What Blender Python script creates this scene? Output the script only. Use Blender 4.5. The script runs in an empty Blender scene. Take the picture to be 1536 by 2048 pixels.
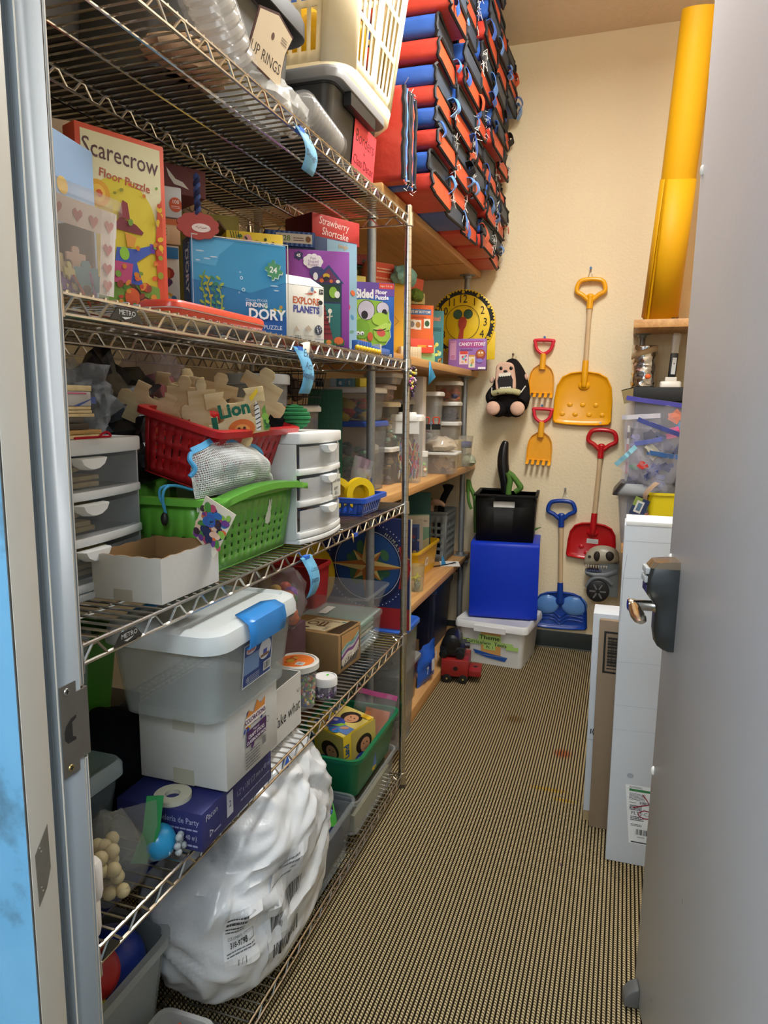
import bpy, bmesh, math, random
from mathutils import Vector, Matrix
from mathutils.noise import noise as pnoise
random.seed(7)
SC = bpy.context.scene
COL = SC.collection
PI = math.pi

# ---------------------------------------------------------------- camera
EYE = Vector((0.0, 0.0, 1.45))
FPX = 1434.0
CAMX = Vector((0.9479014, 0.3184661, 0.0078897))      # camera right
CAMU = Vector((-0.0548071, 0.1386341, 0.9888260))     # camera up
CAMB = Vector((0.3138137, -0.9377419, 0.1488657))     # camera back
cd = bpy.data.cameras.new('camera')
cam = bpy.data.objects.new('camera', cd); COL.objects.link(cam)
cam.matrix_world = Matrix(((CAMX.x, CAMU.x, CAMB.x, EYE.x), (CAMX.y, CAMU.y, CAMB.y, EYE.y),
                           (CAMX.z, CAMU.z, CAMB.z, EYE.z), (0, 0, 0, 1)))
cd.sensor_fit = 'VERTICAL'; cd.sensor_height = 24.0; cd.lens = FPX / 2048 * 24.0
cd.clip_start = 0.02; cd.clip_end = 60
SC.camera = cam

# ---------------------------------------------------------------- world, lights, exposure
w = bpy.data.worlds.new('world'); SC.world = w; w.use_nodes = True
w.node_tree.nodes['Background'].inputs[0].default_value = (0.75, 0.85, 1.0, 1)
w.node_tree.nodes['Background'].inputs[1].default_value = 0.25

def area(name, loc, rot, sx, sy, energy, col):
    l = bpy.data.lights.new(name, 'AREA'); l.shape = 'RECTANGLE'; l.size = sx; l.size_y = sy
    l.energy = energy; l.color = col
    o = bpy.data.objects.new(name, l); COL.objects.link(o); o.location = loc; o.rotation_euler = rot
    return o
area('store_room_lamp', (-0.12, 2.35, 3.25), (0, 0, 0), 0.3, 1.2, 39.0, (1.0, 0.985, 0.95))
area('hall_lamp', (-0.55, -1.0, 2.52), (0, 0, 0), 2.0, 0.7, 70.0, (0.60, 0.83, 1.0))
SC.view_settings.view_transform = 'Standard'
SC.view_settings.look = 'None'
SC.view_settings.exposure = -0.06
SC.view_settings.gamma = 1.0
SC.view_settings.use_curve_mapping = False
try:
    SC.cycles.use_denoising = True
    SC.cycles.max_bounces = 10; SC.cycles.transparent_max_bounces = 24
    SC.cycles.diffuse_bounces = 4; SC.cycles.caustics_reflective = False; SC.cycles.caustics_refractive = False
except Exception:
    pass

# ---------------------------------------------------------------- pixel -> point on a real plane
def _ray(px, py):
    return CAMX * (px - 768) - CAMU * (py - 1024) - CAMB * FPX
def onx(px, py, x):
    r = _ray(px, py); return EYE + r * ((x - EYE.x) / r.x)
def ony(px, py, y):
    r = _ray(px, py); return EYE + r * ((y - EYE.y) / r.y)
def onz(px, py, z):
    r = _ray(px, py); return EYE + r * ((z - EYE.z) / r.z)
def zat(px, py, p):
    r = _ray(px, py); d = Vector((p[0] - EYE.x, p[1] - EYE.y)); h = Vector((r.x, r.y))
    return EYE.z + r.z * (d.dot(h) / h.dot(h))

# ---------------------------------------------------------------- materials
def lin(h):
    if isinstance(h, str):
        h = h.lstrip('#'); c = [int(h[i:i + 2], 16) / 255 for i in (0, 2, 4)]
    else:
        c = h
    return tuple(((v + 0.055) / 1.055) ** 2.4 if v > 0.04045 else v / 12.92 for v in c)
_M = {}
def mat(col, rough=0.45, metal=0.0, alpha=1.0, var=0.06, scale=30.0, bump=0.0, bscale=200.0, spec=0.5, col2=None, emit=0.0, sss=0.0):
    key = (col, rough, metal, alpha, var, scale, bump, bscale, spec, col2, emit, sss)
    if key in _M: return _M[key]
    m = bpy.data.materials.new('m%03d' % len(_M)); m.use_nodes = True
    nt = m.node_tree; N = nt.nodes; L = nt.links; b = N['Principled BSDF']
    c = lin(col)
    b.inputs['Roughness'].default_value = rough; b.inputs['Metallic'].default_value = metal
    b.inputs['Specular IOR Level'].default_value = spec
    b.inputs['Base Color'].default_value = (*c, 1)
    if var > 0 or bump > 0 or col2:
        tc = N.new('ShaderNodeTexCoord')
        nz = N.new('ShaderNodeTexNoise'); nz.inputs['Scale'].default_value = scale; nz.inputs['Detail'].default_value = 3
        L.new(tc.outputs['Object'], nz.inputs['Vector'])
        mx = N.new('ShaderNodeMix'); mx.data_type = 'RGBA'
        c2 = lin(col2) if col2 else tuple(min(1, v * (1 + var) + 0.004) for v in c)
        c1 = c if col2 else tuple(v * (1 - var) for v in c)
        mx.inputs[6].default_value = (*c1, 1); mx.inputs[7].default_value = (*c2, 1)
        L.new(nz.outputs['Fac'], mx.inputs[0]); L.new(mx.outputs[2], b.inputs['Base Color'])
        if bump > 0:
            nb = N.new('ShaderNodeTexNoise'); nb.inputs['Scale'].default_value = bscale; nb.inputs['Detail'].default_value = 4
            L.new(tc.outputs['Object'], nb.inputs['Vector'])
            bp = N.new('ShaderNodeBump'); bp.inputs['Strength'].default_value = bump; bp.inputs['Distance'].default_value = 0.01
            L.new(nb.outputs['Fac'], bp.inputs['Height']); L.new(bp.outputs['Normal'], b.inputs['Normal'])
    if emit:
        b.inputs['Emission Color'].default_value = (*c, 1); b.inputs['Emission Strength'].default_value = emit
    if alpha < 1:
        t = N.new('ShaderNodeBsdfTransparent'); s = N.new('ShaderNodeMixShader'); s.inputs[0].default_value = alpha
        tc_ = tuple(1 - (1 - v) * 0.25 for v in c)
        t.inputs[0].default_value = (*tc_, 1)
        L.new(t.outputs[0], s.inputs[1]); L.new(b.outputs[0], s.inputs[2])
        L.new(s.outputs[0], N['Material Output'].inputs['Surface'])
    _M[key] = m
    return m
def ink(h, rough=0.5):                       # flat print colour
    return mat(h, rough, var=0.0)
def card(h):                                 # printed or plain cardboard
    return mat(h, 0.6, var=0.05, scale=25, bump=0.03, bscale=150)
def plast(h, rough=0.35):
    return mat(h, rough, var=0.04, scale=12)
def clear(h='e8ecec', a=0.3, rough=0.12):    # see-through plastic: part of the light passes straight on
    return mat(h, rough, alpha=a, var=0.03, scale=8)
def cloth(h, h2=None):
    return mat(h, 0.9, var=0.15, scale=60, bump=0.25, bscale=350, spec=0.2, col2=h2)
def ptnode(name, build):
    if name in _M: return _M[name]
    m = bpy.data.materials.new(name); m.use_nodes = True
    build(m.node_tree, m.node_tree.nodes, m.node_tree.links, m.node_tree.nodes['Principled BSDF'])
    _M[name] = m
    return m

def _wood(c1, c2, axis):
    def f(nt, N, L, b):
        tc = N.new('ShaderNodeTexCoord'); mp = N.new('ShaderNodeMapping')
        s = [40, 40, 40]; s[axis] = 2.5; mp.inputs['Scale'].default_value = s
        nz = N.new('ShaderNodeTexNoise'); nz.inputs['Scale'].default_value = 1.0; nz.inputs['Detail'].default_value = 6; nz.inputs['Distortion'].default_value = 0.6
        cr = N.new('ShaderNodeValToRGB'); cr.color_ramp.elements[0].position = 0.3; cr.color_ramp.elements[1].position = 0.7
        cr.color_ramp.elements[0].color = (*lin(c1), 1); cr.color_ramp.elements[1].color = (*lin(c2), 1)
        L.new(tc.outputs['Object'], mp.inputs[0]); L.new(mp.outputs[0], nz.inputs['Vector']); L.new(nz.outputs['Fac'], cr.inputs[0])
        L.new(cr.outputs[0], b.inputs['Base Color']); b.inputs['Roughness'].default_value = 0.45
    return f
WOODY = ptnode('plywood_long', _wood('b98650', 'd2a469', 1))
HANDLEW = ptnode('shovel_wood', _wood('c9a77d', 'dcc19a', 2))
PUZW = ptnode('puzzle_wood', _wood('cdb07c', 'e3cfa0', 0))
def _plaster(N, L, b, c1, c2):
    tc = N.new('ShaderNodeTexCoord'); nz = N.new('ShaderNodeTexNoise'); nz.inputs['Scale'].default_value = 3; nz.inputs['Detail'].default_value = 5
    mx = N.new('ShaderNodeMix'); mx.data_type = 'RGBA'; mx.inputs[6].default_value = (*lin(c1), 1); mx.inputs[7].default_value = (*lin(c2), 1)
    nb = N.new('ShaderNodeTexNoise'); nb.inputs['Scale'].default_value = 75; nb.inputs['Detail'].default_value = 3
    bp = N.new('ShaderNodeBump'); bp.inputs['Strength'].default_value = 0.35; bp.inputs['Distance'].default_value = 0.006
    L.new(tc.outputs['Object'], nz.inputs['Vector']); L.new(tc.outputs['Object'], nb.inputs['Vector'])
    L.new(nz.outputs['Fac'], mx.inputs[0]); L.new(mx.outputs[2], b.inputs['Base Color'])
    L.new(nb.outputs['Fac'], bp.inputs['Height']); L.new(bp.outputs['Normal'], b.inputs['Normal']); b.inputs['Roughness'].default_value = 0.75
WALL = ptnode('cream_paint', lambda nt, N, L, b: _plaster(N, L, b, 'ead7b2', 'efdfbc'))

# ---------------------------------------------------------------- mesh builder
def smooth_pts(pts, n=6, closed=False):
    P = [Vector(p) for p in pts]; out = []; k = len(P)
    rng = range(k if closed else k - 1)
    for i in rng:
        p0 = P[(i - 1) % k] if (closed or i > 0) else P[i]; p1 = P[i]; p2 = P[(i + 1) % k]
        p3 = P[(i + 2) % k] if (closed or i + 2 < k) else p2
        for j in range(n):
            t = j / n
            out.append(0.5 * ((2 * p1) + (p2 - p0) * t + (2 * p0 - 5 * p1 + 4 * p2 - p3) * t * t + (3 * p1 - p0 - 3 * p2 + p3) * t ** 3))
    if not closed: out.append(P[-1])
    return out
def rrect(w, d, r, n=5, cx=0, cy=0):
    out = []
    r = min(r, w / 2 - 1e-4, d / 2 - 1e-4)
    for qx, qy, a0 in ((1, 1, 0), (-1, 1, 90), (-1, -1, 180), (1, -1, 270)):
        for i in range(n + 1):
            a = math.radians(a0 + 90 * i / n)
            out.append((cx + qx * (w / 2 - r) + r * math.cos(a), cy + qy * (d / 2 - r) + r * math.sin(a)))
    return out
def circ(r, n=24, cx=0, cy=0, ry=None, a0=0, a1=360):
    ry = r if ry is None else ry; full = abs(a1 - a0) >= 360
    return [(cx + r * math.cos(math.radians(a0 + (a1 - a0) * i / (n if full else n - 1))), cy + ry * math.sin(math.radians(a0 + (a1 - a0) * i / (n if full else n - 1)))) for i in range(n)]

class MB:
    def __init__(s):
        s.v = []; s.f = []; s.fm = []; s.mats = []; s.M = Matrix.Identity(4)
    def mi(s, m):
        if isinstance(m, str): m = ink(m)
        if m not in s.mats: s.mats.append(m)
        return s.mats.index(m)
    def add(s, vs, fs, m):
        o = len(s.v); k = s.mi(m)
        s.v += [tuple(s.M @ Vector(p)) for p in vs]
        for f in fs: s.f.append([o + i for i in f]); s.fm.append(k)
        return s
    def box(s, x0, y0, z0, x1, y1, z1, m):
        vs = [(x, y, z) for z in (z0, z1) for y in (y0, y1) for x in (x0, x1)]
        return s.add(vs, [(0, 2, 3, 1), (4, 5, 7, 6), (0, 1, 5, 4), (2, 6, 7, 3), (0, 4, 6, 2), (1, 3, 7, 5)], m)
    def loft(s, rings, m, cap0=True, cap1=True, closed=True):
        n = len(rings[0]); vs = [p for r in rings for p in r]; fs = []
        for k in range(len(rings) - 1):
            for i in range(n if closed else n - 1):
                j = (i + 1) % n; fs.append((k * n + i, k * n + j, (k + 1) * n + j, (k + 1) * n + i))
        if cap0: fs.append(tuple(range(n - 1, -1, -1)))
        if cap1: fs.append(tuple((len(rings) - 1) * n + i for i in range(n)))
        return s.add(vs, fs, m)
    def prism(s, poly, z0, z1, m):
        return s.loft([[(x, y, z0) for x, y in poly], [(x, y, z1) for x, y in poly]], m)
    def lathe(s, prof, m, n=24, c=(0, 0, 0), cap0=True, cap1=True):
        return s.loft([[(c[0] + r * math.cos(2 * PI * i / n), c[1] + r * math.sin(2 * PI * i / n), c[2] + z) for i in range(n)] for r, z in prof], m, cap0, cap1)
    def tube(s, pts, r, m, n=6, closed=False):
        P = [Vector(p) for p in pts]; k = len(P); rings = []; up = None
        for i in range(k):
            a = P[(i - 1) % k] if (closed or i > 0) else P[i]; b = P[(i + 1) % k] if (closed or i < k - 1) else P[i]
            t = (b - a)
            t = t.normalized() if t.length > 1e-9 else Vector((0, 0, 1))
            if up is None: up = Vector((0, 0, 1)) if abs(t.z) < 0.9 else Vector((1, 0, 0))
            u = up - t * up.dot(t)
            if u.length < 1e-6: u = Vector((1, 0, 0)) - t * t.x
            u.normalize(); up = u; v = t.cross(u)
            rr = r[i] if isinstance(r, (list, tuple)) else r
            rings.append([tuple(P[i] + (u * math.cos(2 * PI * j / n) + v * math.sin(2 * PI * j / n)) * rr) for j in range(n)])
        if closed: rings.append(rings[0]); return s.loft(rings, m, False, False)
        return s.loft(rings, m)
    def ribbon(s, pts, side, th, m):                # flat strip swept along pts; side = half-width vector
        S = Vector(side); rings = []
        P = [Vector(p) for p in pts]
        for i, p in enumerate(P):
            t = (P[min(i + 1, len(P) - 1)] - P[max(i - 1, 0)]).normalized(); nrm = t.cross(S).normalized() * th / 2
            rings.append([tuple(p - S - nrm), tuple(p + S - nrm), tuple(p + S + nrm), tuple(p - S + nrm)])
        return s.loft(rings, m)
    def sphere(s, c, r, m, n=16, k=10, jit=0.0, fr=3.0, seed=0):
        r = (r, r, r) if not isinstance(r, (list, tuple)) else r; rings = []
        for i in range(1, k):
            a = PI * i / k - PI / 2; ring = []
            for j in range(n):
                d = Vector((math.cos(a) * math.cos(2 * PI * j / n), math.cos(a) * math.sin(2 * PI * j / n), math.sin(a)))
                q = 1 + (jit * pnoise(d * fr + Vector((seed, seed * 1.7, 0))) if jit else 0)
                ring.append((c[0] + d.x * r[0] * q, c[1] + d.y * r[1] * q, c[2] + d.z * r[2] * q))
            rings.append(ring)
        vs = [p for r_ in rings for p in r_] + [(c[0], c[1], c[2] - r[2]), (c[0], c[1], c[2] + r[2])]
        fs = []; B = len(vs) - 2
        for q in range(len(rings) - 1):
            for j in range(n): fs.append((q * n + j, q * n + (j + 1) % n, (q + 1) * n + (j + 1) % n, (q + 1) * n + j))
        for j in range(n):
            fs.append((B, (j + 1) % n, j)); o = (len(rings) - 1) * n; fs.append((B + 1, o + j, o + (j + 1) % n))
        return s.add(vs, fs, m)
    def sheet(s, nu, nv, fn, m):                    # fn(u,v) -> point, u,v in 0..1
        vs = [tuple(fn(i / nu, j / nv)) for j in range(nv + 1) for i in range(nu + 1)]
        fs = [(j * (nu + 1) + i, j * (nu + 1) + i + 1, (j + 1) * (nu + 1) + i + 1, (j + 1) * (nu + 1) + i) for j in range(nv) for i in range(nu)]
        return s.add(vs, fs, m)
    # open container with rounded corners and a lip
    def tub(s, w, d, h, m, taper=0.9, r=0.03, t=0.003, lip=0.008, z0=0.0, n=4, liph=0.012):
        def ring(sw, sd, rr, z): return [(x, y, z) for x, y in rrect(sw, sd, rr, n)]
        wb, db = w * taper, d * taper
        R = [ring(wb, db, r, z0), ring(w, d, r, z0 + h - liph)]
        if lip: R += [ring(w + 2 * lip, d + 2 * lip, r + lip, z0 + h - liph), ring(w + 2 * lip, d + 2 * lip, r + lip, z0 + h)]
        else: R += [ring(w, d, r, z0 + h)]
        R += [ring(w - 2 * t, d - 2 * t, r, z0 + h), ring(wb - 2 * t, db - 2 * t, r, z0 + t * 1.5)]
        return s.loft(R, m)
    def lid(s, w, d, h, m, r=0.03, z0=0.0, lip=0.0, n=4, inset=0.02, dome=0.0):
        def ring(sw, sd, rr, z): return [(x, y, z) for x, y in rrect(sw, sd, max(rr, 0.004), n)]
        R = [ring(w - 0.004, d - 0.004, r, z0), ring(w, d, r, z0 + 0.002), ring(w, d, r, z0 + h * 0.7), ring(w - 0.012, d - 0.012, r, z0 + h),
             ring(w - 2 * inset, d - 2 * inset, r, z0 + h), ring(w - 2 * inset - 0.012, d - 2 * inset - 0.012, r, z0 + h - 0.005 + dome)]
        return s.loft(R, m)
    # wall panel with rows of slots: P(u,v) corner points bilinear
    def holed(s, p00, p10, p11, p01, nu, nv, fu, fv, m, mu=0.08, mv0=0.1, mv1=0.15, skip=None):
        A, B, C_, D = map(Vector, (p00, p10, p11, p01))
        P = lambda u, v: (A * (1 - u) + B * u) * (1 - v) + (D * (1 - u) + C_ * u) * v
        us = [0.0]; cu = (1 - 2 * mu) / nu
        for i in range(nu): us += [mu + cu * i + cu * (1 - fu) / 2, mu + cu * (i + 1) - cu * (1 - fu) / 2]
        us.append(1.0); vs_ = [0.0]; cv = (1 - mv0 - mv1) / nv
        for j in range(nv): vs_ += [mv0 + cv * j + cv * (1 - fv) / 2, mv0 + cv * (j + 1) - cv * (1 - fv) / 2]
        vs_.append(1.0)
        V = [tuple(P(u, v)) for v in vs_ for u in us]; n = len(us); F = []
        for j in range(len(vs_) - 1):
            for i in range(n - 1):
                if i % 2 == 1 and j % 2 == 1 and not (skip and skip(i // 2, j // 2)): continue
                F.append((j * n + i, j * n + i + 1, (j + 1) * n + i + 1, (j + 1) * n + i))
        return s.add(V, F, m)
    def build(s, name, parent=None, bevel=0.0, seg=2, thick=0.0, smooth=True, angle=38, loc=None, sub=0):
        me = bpy.data.meshes.new(name); me.from_pydata(s.v, [], s.f)
        for m in s.mats: me.materials.append(m)
        me.polygons.foreach_set('material_index', s.fm)
        if bevel > 0:
            bm = bmesh.new(); bm.from_mesh(me)
            bmesh.ops.remove_doubles(bm, verts=bm.verts, dist=1e-6)
            bm.normal_update()
            es = [e for e in bm.edges if len(e.link_faces) == 2 and e.calc_face_angle(0) > 0.5]
            bmesh.ops.bevel(bm, geom=es, offset=bevel, segments=seg, profile=0.5, affect='EDGES', clamp_overlap=True)
            bm.to_mesh(me); bm.free()
        if smooth:
            me.polygons.foreach_set('use_smooth', [True] * len(me.polygons))
            try: me.set_sharp_from_angle(angle=math.radians(angle))
            except Exception: pass
        me.update()
        o = bpy.data.objects.new(name, me); COL.objects.link(o)
        if parent is not None: o.parent = parent
        if loc is not None: o.location = loc
        if thick:
            md = o.modifiers.new('thickness', 'SOLIDIFY'); md.thickness = thick; md.offset = -1
        if sub:
            md = o.modifiers.new('smooth', 'SUBSURF'); md.levels = sub; md.render_levels = sub
        return o

# ---------------------------------------------------------------- things
def tag(o, label=None, cat=None, group=None, kind=None):
    if label: o['label'] = label
    if cat: o['category'] = cat
    if group: o['group'] = group
    if kind: o['kind'] = kind
    return o
def thing(name, label, cat, loc, rz=0.0, group=None, rx=0.0, ry=0.0):
    o = bpy.data.objects.new(name, None); COL.objects.link(o); o.empty_display_size = 0.02
    o.location = loc; o.rotation_euler = (rx, ry, rz)
    return tag(o, label, cat, group)
def struct(name, mb, **k):
    o = mb.build(name, **k); o['kind'] = 'structure'; return o
def lab(o, s):
    o['label'] = s; return o
def copy_tree(o, loc, rz, label=None, parent=None):
    c = o.copy(); COL.objects.link(c)
    if parent is not None: c.parent = parent
    else: c.location = loc; c.rotation_euler = (o.rotation_euler.x, o.rotation_euler.y, rz)
    if label: c['label'] = label
    for ch in list(o.children): copy_tree(ch, None, None, None, c)
    return c

# flat print: polygons laid a fraction of a millimetre proud of one face of a thing
_TXT = {}
def text_polys(st, bold=0.0):
    if (st, bold) in _TXT: return _TXT[(st, bold)]
    cu = bpy.data.curves.new('lettering', 'FONT'); cu.body = st; cu.size = 1.0; cu.resolution_u = 2
    cu.align_x = 'CENTER'; cu.align_y = 'CENTER'; cu.fill_mode = 'FRONT'; cu.offset = bold
    o = bpy.data.objects.new('lettering', cu); COL.objects.link(o)
    dg = bpy.context.evaluated_depsgraph_get(); ev = o.evaluated_get(dg); me = ev.to_mesh()
    vs = [tuple(v.co) for v in me.vertices]; fs = [tuple(p.vertices) for p in me.polygons]
    ev.to_mesh_clear(); bpy.data.objects.remove(o); bpy.data.curves.remove(cu)
    _TXT[(st, bold)] = (vs, fs)
    return vs, fs
class Print:
    """face: origin o, axes u (right), v (up), n (outward); coordinates in metres on that face"""
    def __init__(s, mb, o, u, v):
        s.mb = mb; s.o = Vector(o); s.u = Vector(u).normalized(); s.v = Vector(v).normalized(); s.n = s.u.cross(s.v); s.k = 1
    def P(s, x, y): return tuple(s.o + s.u * x + s.v * y + s.n * (0.0003 + 0.00022 * s.k))
    def poly(s, pts, m):
        s.mb.add([s.P(x, y) for x, y in pts], [tuple(range(len(pts)))], m); s.k += 1; return s
    def rect(s, x0, y0, x1, y1, m): return s.poly([(x0, y0), (x1, y0), (x1, y1), (x0, y1)], m)
    def ell(s, x, y, rx, ry, m, rot=0, n=20):
        c, q = math.cos(rot), math.sin(rot)
        return s.poly([(x + a * c - b * q, y + a * q + b * c) for a, b in circ(rx, n, ry=ry)], m)
    def ring(s, x, y, r0, r1, m, n=40, a0=0, a1=360):
        A = circ(r0, n + 1, x, y, a0=a0, a1=a1 - 1e-4); B = circ(r1, n + 1, x, y, a0=a0, a1=a1 - 1e-4)
        vs = [s.P(*p) for p in A] + [s.P(*p) for p in B]
        s.mb.add(vs, [(i, n + 1 + i, n + 2 + i, i + 1) for i in range(n)], m); s.k += 1; return s
    def line(s, pts, wd, m):
        vs = []; fs = []
        for i, (x, y) in enumerate(pts):
            a = pts[max(i - 1, 0)]; b = pts[min(i + 1, len(pts) - 1)]; dx, dy = b[0] - a[0], b[1] - a[1]; L = math.hypot(dx, dy) or 1
            nx, ny = -dy / L * wd / 2, dx / L * wd / 2
            vs += [s.P(x - nx, y - ny), s.P(x + nx, y + ny)]
            if i: fs.append((2 * i - 2, 2 * i, 2 * i + 1, 2 * i - 1))
        s.mb.add(vs, fs, m); s.k += 1; return s
    def text(s, st, x, y, size, m, rot=0.0, sx=1.0, shear=0.0, bold=0.0):
        vs, fs = text_polys(st, bold); c, q = math.cos(rot), math.sin(rot)
        out = []
        for a, b, _ in vs:
            a = (a + shear * b) * size * sx; b = b * size
            out.append(s.P(x + a * c - b * q, y + a * q + b * c))
        s.mb.add(out, fs, m); s.k += 1; return s
    def blobs(s, x0, y0, x1, y1, n, cols, r0, r1, seed=1):
        rd = random.Random(seed)
        for _ in range(n):
            r = rd.uniform(r0, r1); s.ell(rd.uniform(x0 + r, x1 - r), rd.uniform(y0 + r, y1 - r), r, r * rd.uniform(0.5, 1), rd.choice(cols), rd.uniform(0, 3), 9); s.k -= 0.8
        return s
    def lines(s, x0, y0, x1, y1, n, m, fill=0.4, seed=1):      # rows of small print too fine to read
        rd = random.Random(seed); hh = (y1 - y0) / n
        for i in range(n):
            x = x0; y = y0 + hh * i
            while x < x1:
                l = rd.uniform(0.06, 0.2) * (x1 - x0); s.rect(x, y, min(x + l, x1), y + hh * fill, m); s.k -= 1; x += l + 0.02 * (x1 - x0)
        s.k += 1; return s
    def bars(s, x0, y0, x1, y1, m, seed=3, back='f4f4f2'):
        rd = random.Random(seed)
        if back: s.rect(x0, y0, x1, y1, back)
        wd = x1 - x0; x = x0 + wd * 0.06
        while x < x1 - wd * 0.08:
            l = rd.choice((0.018, 0.03, 0.045)) * wd; s.rect(x, y0 + (y1 - y0) * 0.12, x + l, y1 - (y1 - y0) * 0.1, m); s.k -= 1; x += l + rd.choice((0.02, 0.03, 0.05)) * wd
        s.k += 1; return s

# a closed printed carton: origin at the middle of its base, front face towards local -Y
class Carton:
    def __init__(s, name, label, cat, loc, w, d, h, rz, col, group=None, bevel=0.0025, rx=0.0, ry=0.0, side=None, top=None):
        s.w, s.d, s.h = w, d, h
        s.t = thing(name, label, cat, loc, rz, group, rx, ry)
        mb = MB(); m = col if not isinstance(col, str) else card(col)
        mb.box(-w / 2, -d / 2, 0, w / 2, d / 2, h, m)
        if side or top:
            for i, f in enumerate(list(mb.f)):
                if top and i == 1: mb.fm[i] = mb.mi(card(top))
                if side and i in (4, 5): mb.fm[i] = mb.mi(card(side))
        s.body = mb.build('carton_body', s.t, bevel=bevel)
        s.pm = {}
    def face(s, which='front', name=None):
        w, d, h = s.w, s.d, s.h
        key = name or which + '_print'
        if key not in s.pm: s.pm[key] = (MB(), key)
        mb = s.pm[key][0]
        return {'front': lambda: Print(mb, (0, -d / 2, h / 2), (1, 0, 0), (0, 0, 1)),
                'right': lambda: Print(mb, (w / 2, 0, h / 2), (0, 1, 0), (0, 0, 1)),
                'left': lambda: Print(mb, (-w / 2, 0, h / 2), (0, -1, 0), (0, 0, 1)),
                'top': lambda: Print(mb, (0, 0, h), (1, 0, 0), (0, 1, 0))}[which]()
    def done(s):
        for k, (mb, nm) in s.pm.items():
            if mb.f: mb.build(nm, s.t, smooth=False)
        return s.t
def seat(pl, pr, z):
    """two pixels of the front bottom edge resting at height z -> base middle, turn, width"""
    a = onz(*pl, z); b = onz(*pr, z)
    return a, b, (b - a).length, math.atan2(b.y - a.y, b.x - a.x)
def fit(pl, pr, z, depth, top=None):
    a, b, wd, rz = seat(pl, pr, z)
    back = Vector((-math.sin(rz), math.cos(rz), 0))
    c = (a + b) / 2 + back * depth / 2
    h = (zat(*top, (a if abs(top[0] - pl[0]) < abs(top[0] - pr[0]) else b)) - z) if top else None
    return Vector((c.x, c.y, z)), wd, h, rz
# ================================================================ the setting
S1, S2, S3, S4, S5 = 2.09, 1.603, 1.10, 0.607, 0.055         # wire shelf decks
W1, W2, W3, W4, W5 = 2.212, 1.645, 1.10, 0.553, 0.066         # wooden shelf tops
XL, YB, ZC = -1.42, 4.29, 3.41
DOORX, YJ = -0.70, 0.78

def carpet(nt, N, L, b):
    tc = N.new('ShaderNodeTexCoord'); sp = N.new('ShaderNodeSeparateXYZ'); L.new(tc.outputs['Object'], sp.inputs[0])
    nz = N.new('ShaderNodeTexNoise'); nz.inputs['Scale'].default_value = 160; nz.inputs['Detail'].default_value = 2; L.new(tc.outputs['Object'], nz.inputs['Vector'])
    big = N.new('ShaderNodeTexNoise'); big.inputs['Scale'].default_value = 2.5; L.new(tc.outputs['Object'], big.inputs['Vector'])
    # twist of the yarn: slanted bands along each rib
    ad = N.new('ShaderNodeMath'); ad.operation = 'MULTIPLY_ADD'; ad.inputs[1].default_value = 0.55
    L.new(sp.outputs[0], ad.inputs[0]); L.new(sp.outputs[1], ad.inputs[2])
    mu = N.new('ShaderNodeMath'); mu.operation = 'MULTIPLY'; mu.inputs[1].default_value = 2 * PI / 0.0085; L.new(ad.outputs[0], mu.inputs[0])
    sn = N.new('ShaderNodeMath'); sn.operation = 'SINE'; L.new(mu.outputs[0], sn.inputs[0])
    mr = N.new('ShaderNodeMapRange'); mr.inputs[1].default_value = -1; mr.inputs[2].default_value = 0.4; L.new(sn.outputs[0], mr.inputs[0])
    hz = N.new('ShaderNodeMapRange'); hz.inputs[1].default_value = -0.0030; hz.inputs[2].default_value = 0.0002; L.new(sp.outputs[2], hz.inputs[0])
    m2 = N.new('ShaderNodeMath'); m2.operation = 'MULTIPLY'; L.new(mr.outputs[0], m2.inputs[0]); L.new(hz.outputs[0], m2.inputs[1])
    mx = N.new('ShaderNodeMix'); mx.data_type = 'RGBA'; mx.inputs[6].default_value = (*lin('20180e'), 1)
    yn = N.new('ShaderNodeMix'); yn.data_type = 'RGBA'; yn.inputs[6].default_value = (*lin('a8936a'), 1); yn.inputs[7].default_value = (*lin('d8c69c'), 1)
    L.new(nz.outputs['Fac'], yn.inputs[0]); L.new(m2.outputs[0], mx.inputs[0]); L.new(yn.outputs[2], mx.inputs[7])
    st = mx.outputs[2]
    for (px, py, sx, sy, col) in ((-0.178, 2.93, 0.05, 0.05, 'a84a20'), (-0.205, 2.62, 0.10, 0.018, 'c09a20'), (-0.14, 2.56, 0.06, 0.014, 'c8a01c'), (-0.12, 2.17, 0.009, 0.009, '4a2a70'), (-0.42, 3.2, 0.06, 0.05, '8a6a3a')):
        vm = N.new('ShaderNodeMapping'); vm.vector_type = 'POINT'
        vm.inputs['Location'].default_value = (-px / sx, -py / sy, 0); vm.inputs['Scale'].default_value = (1 / sx, 1 / sy, 0)
        L.new(tc.outputs['Object'], vm.inputs[0])
        ln = N.new('ShaderNodeVectorMath'); ln.operation = 'LENGTH'; L.new(vm.outputs[0], ln.inputs[0])
        rg = N.new('ShaderNodeMapRange'); rg.inputs[1].default_value = 0.4; rg.inputs[2].default_value = 1.0; rg.inputs[3].default_value = 0.95; rg.inputs[4].default_value = 0.0
        L.new(ln.outputs['Value'], rg.inputs[0])
        m3 = N.new('ShaderNodeMath'); m3.operation = 'MULTIPLY'; L.new(rg.outputs[0], m3.inputs[0]); L.new(m2.outputs[0], m3.inputs[1])
        sm = N.new('ShaderNodeMix'); sm.data_type = 'RGBA'; L.new(m3.outputs[0], sm.inputs[0]); L.new(st, sm.inputs[6]); sm.inputs[7].default_value = (*lin(col), 1); st = sm.outputs[2]
    L.new(st, b.inputs['Base Color']); b.inputs['Roughness'].default_value = 0.95; b.inputs['Specular IOR Level'].default_value = 0.1
CARPET = ptnode('ribbed_carpet', carpet)
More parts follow.
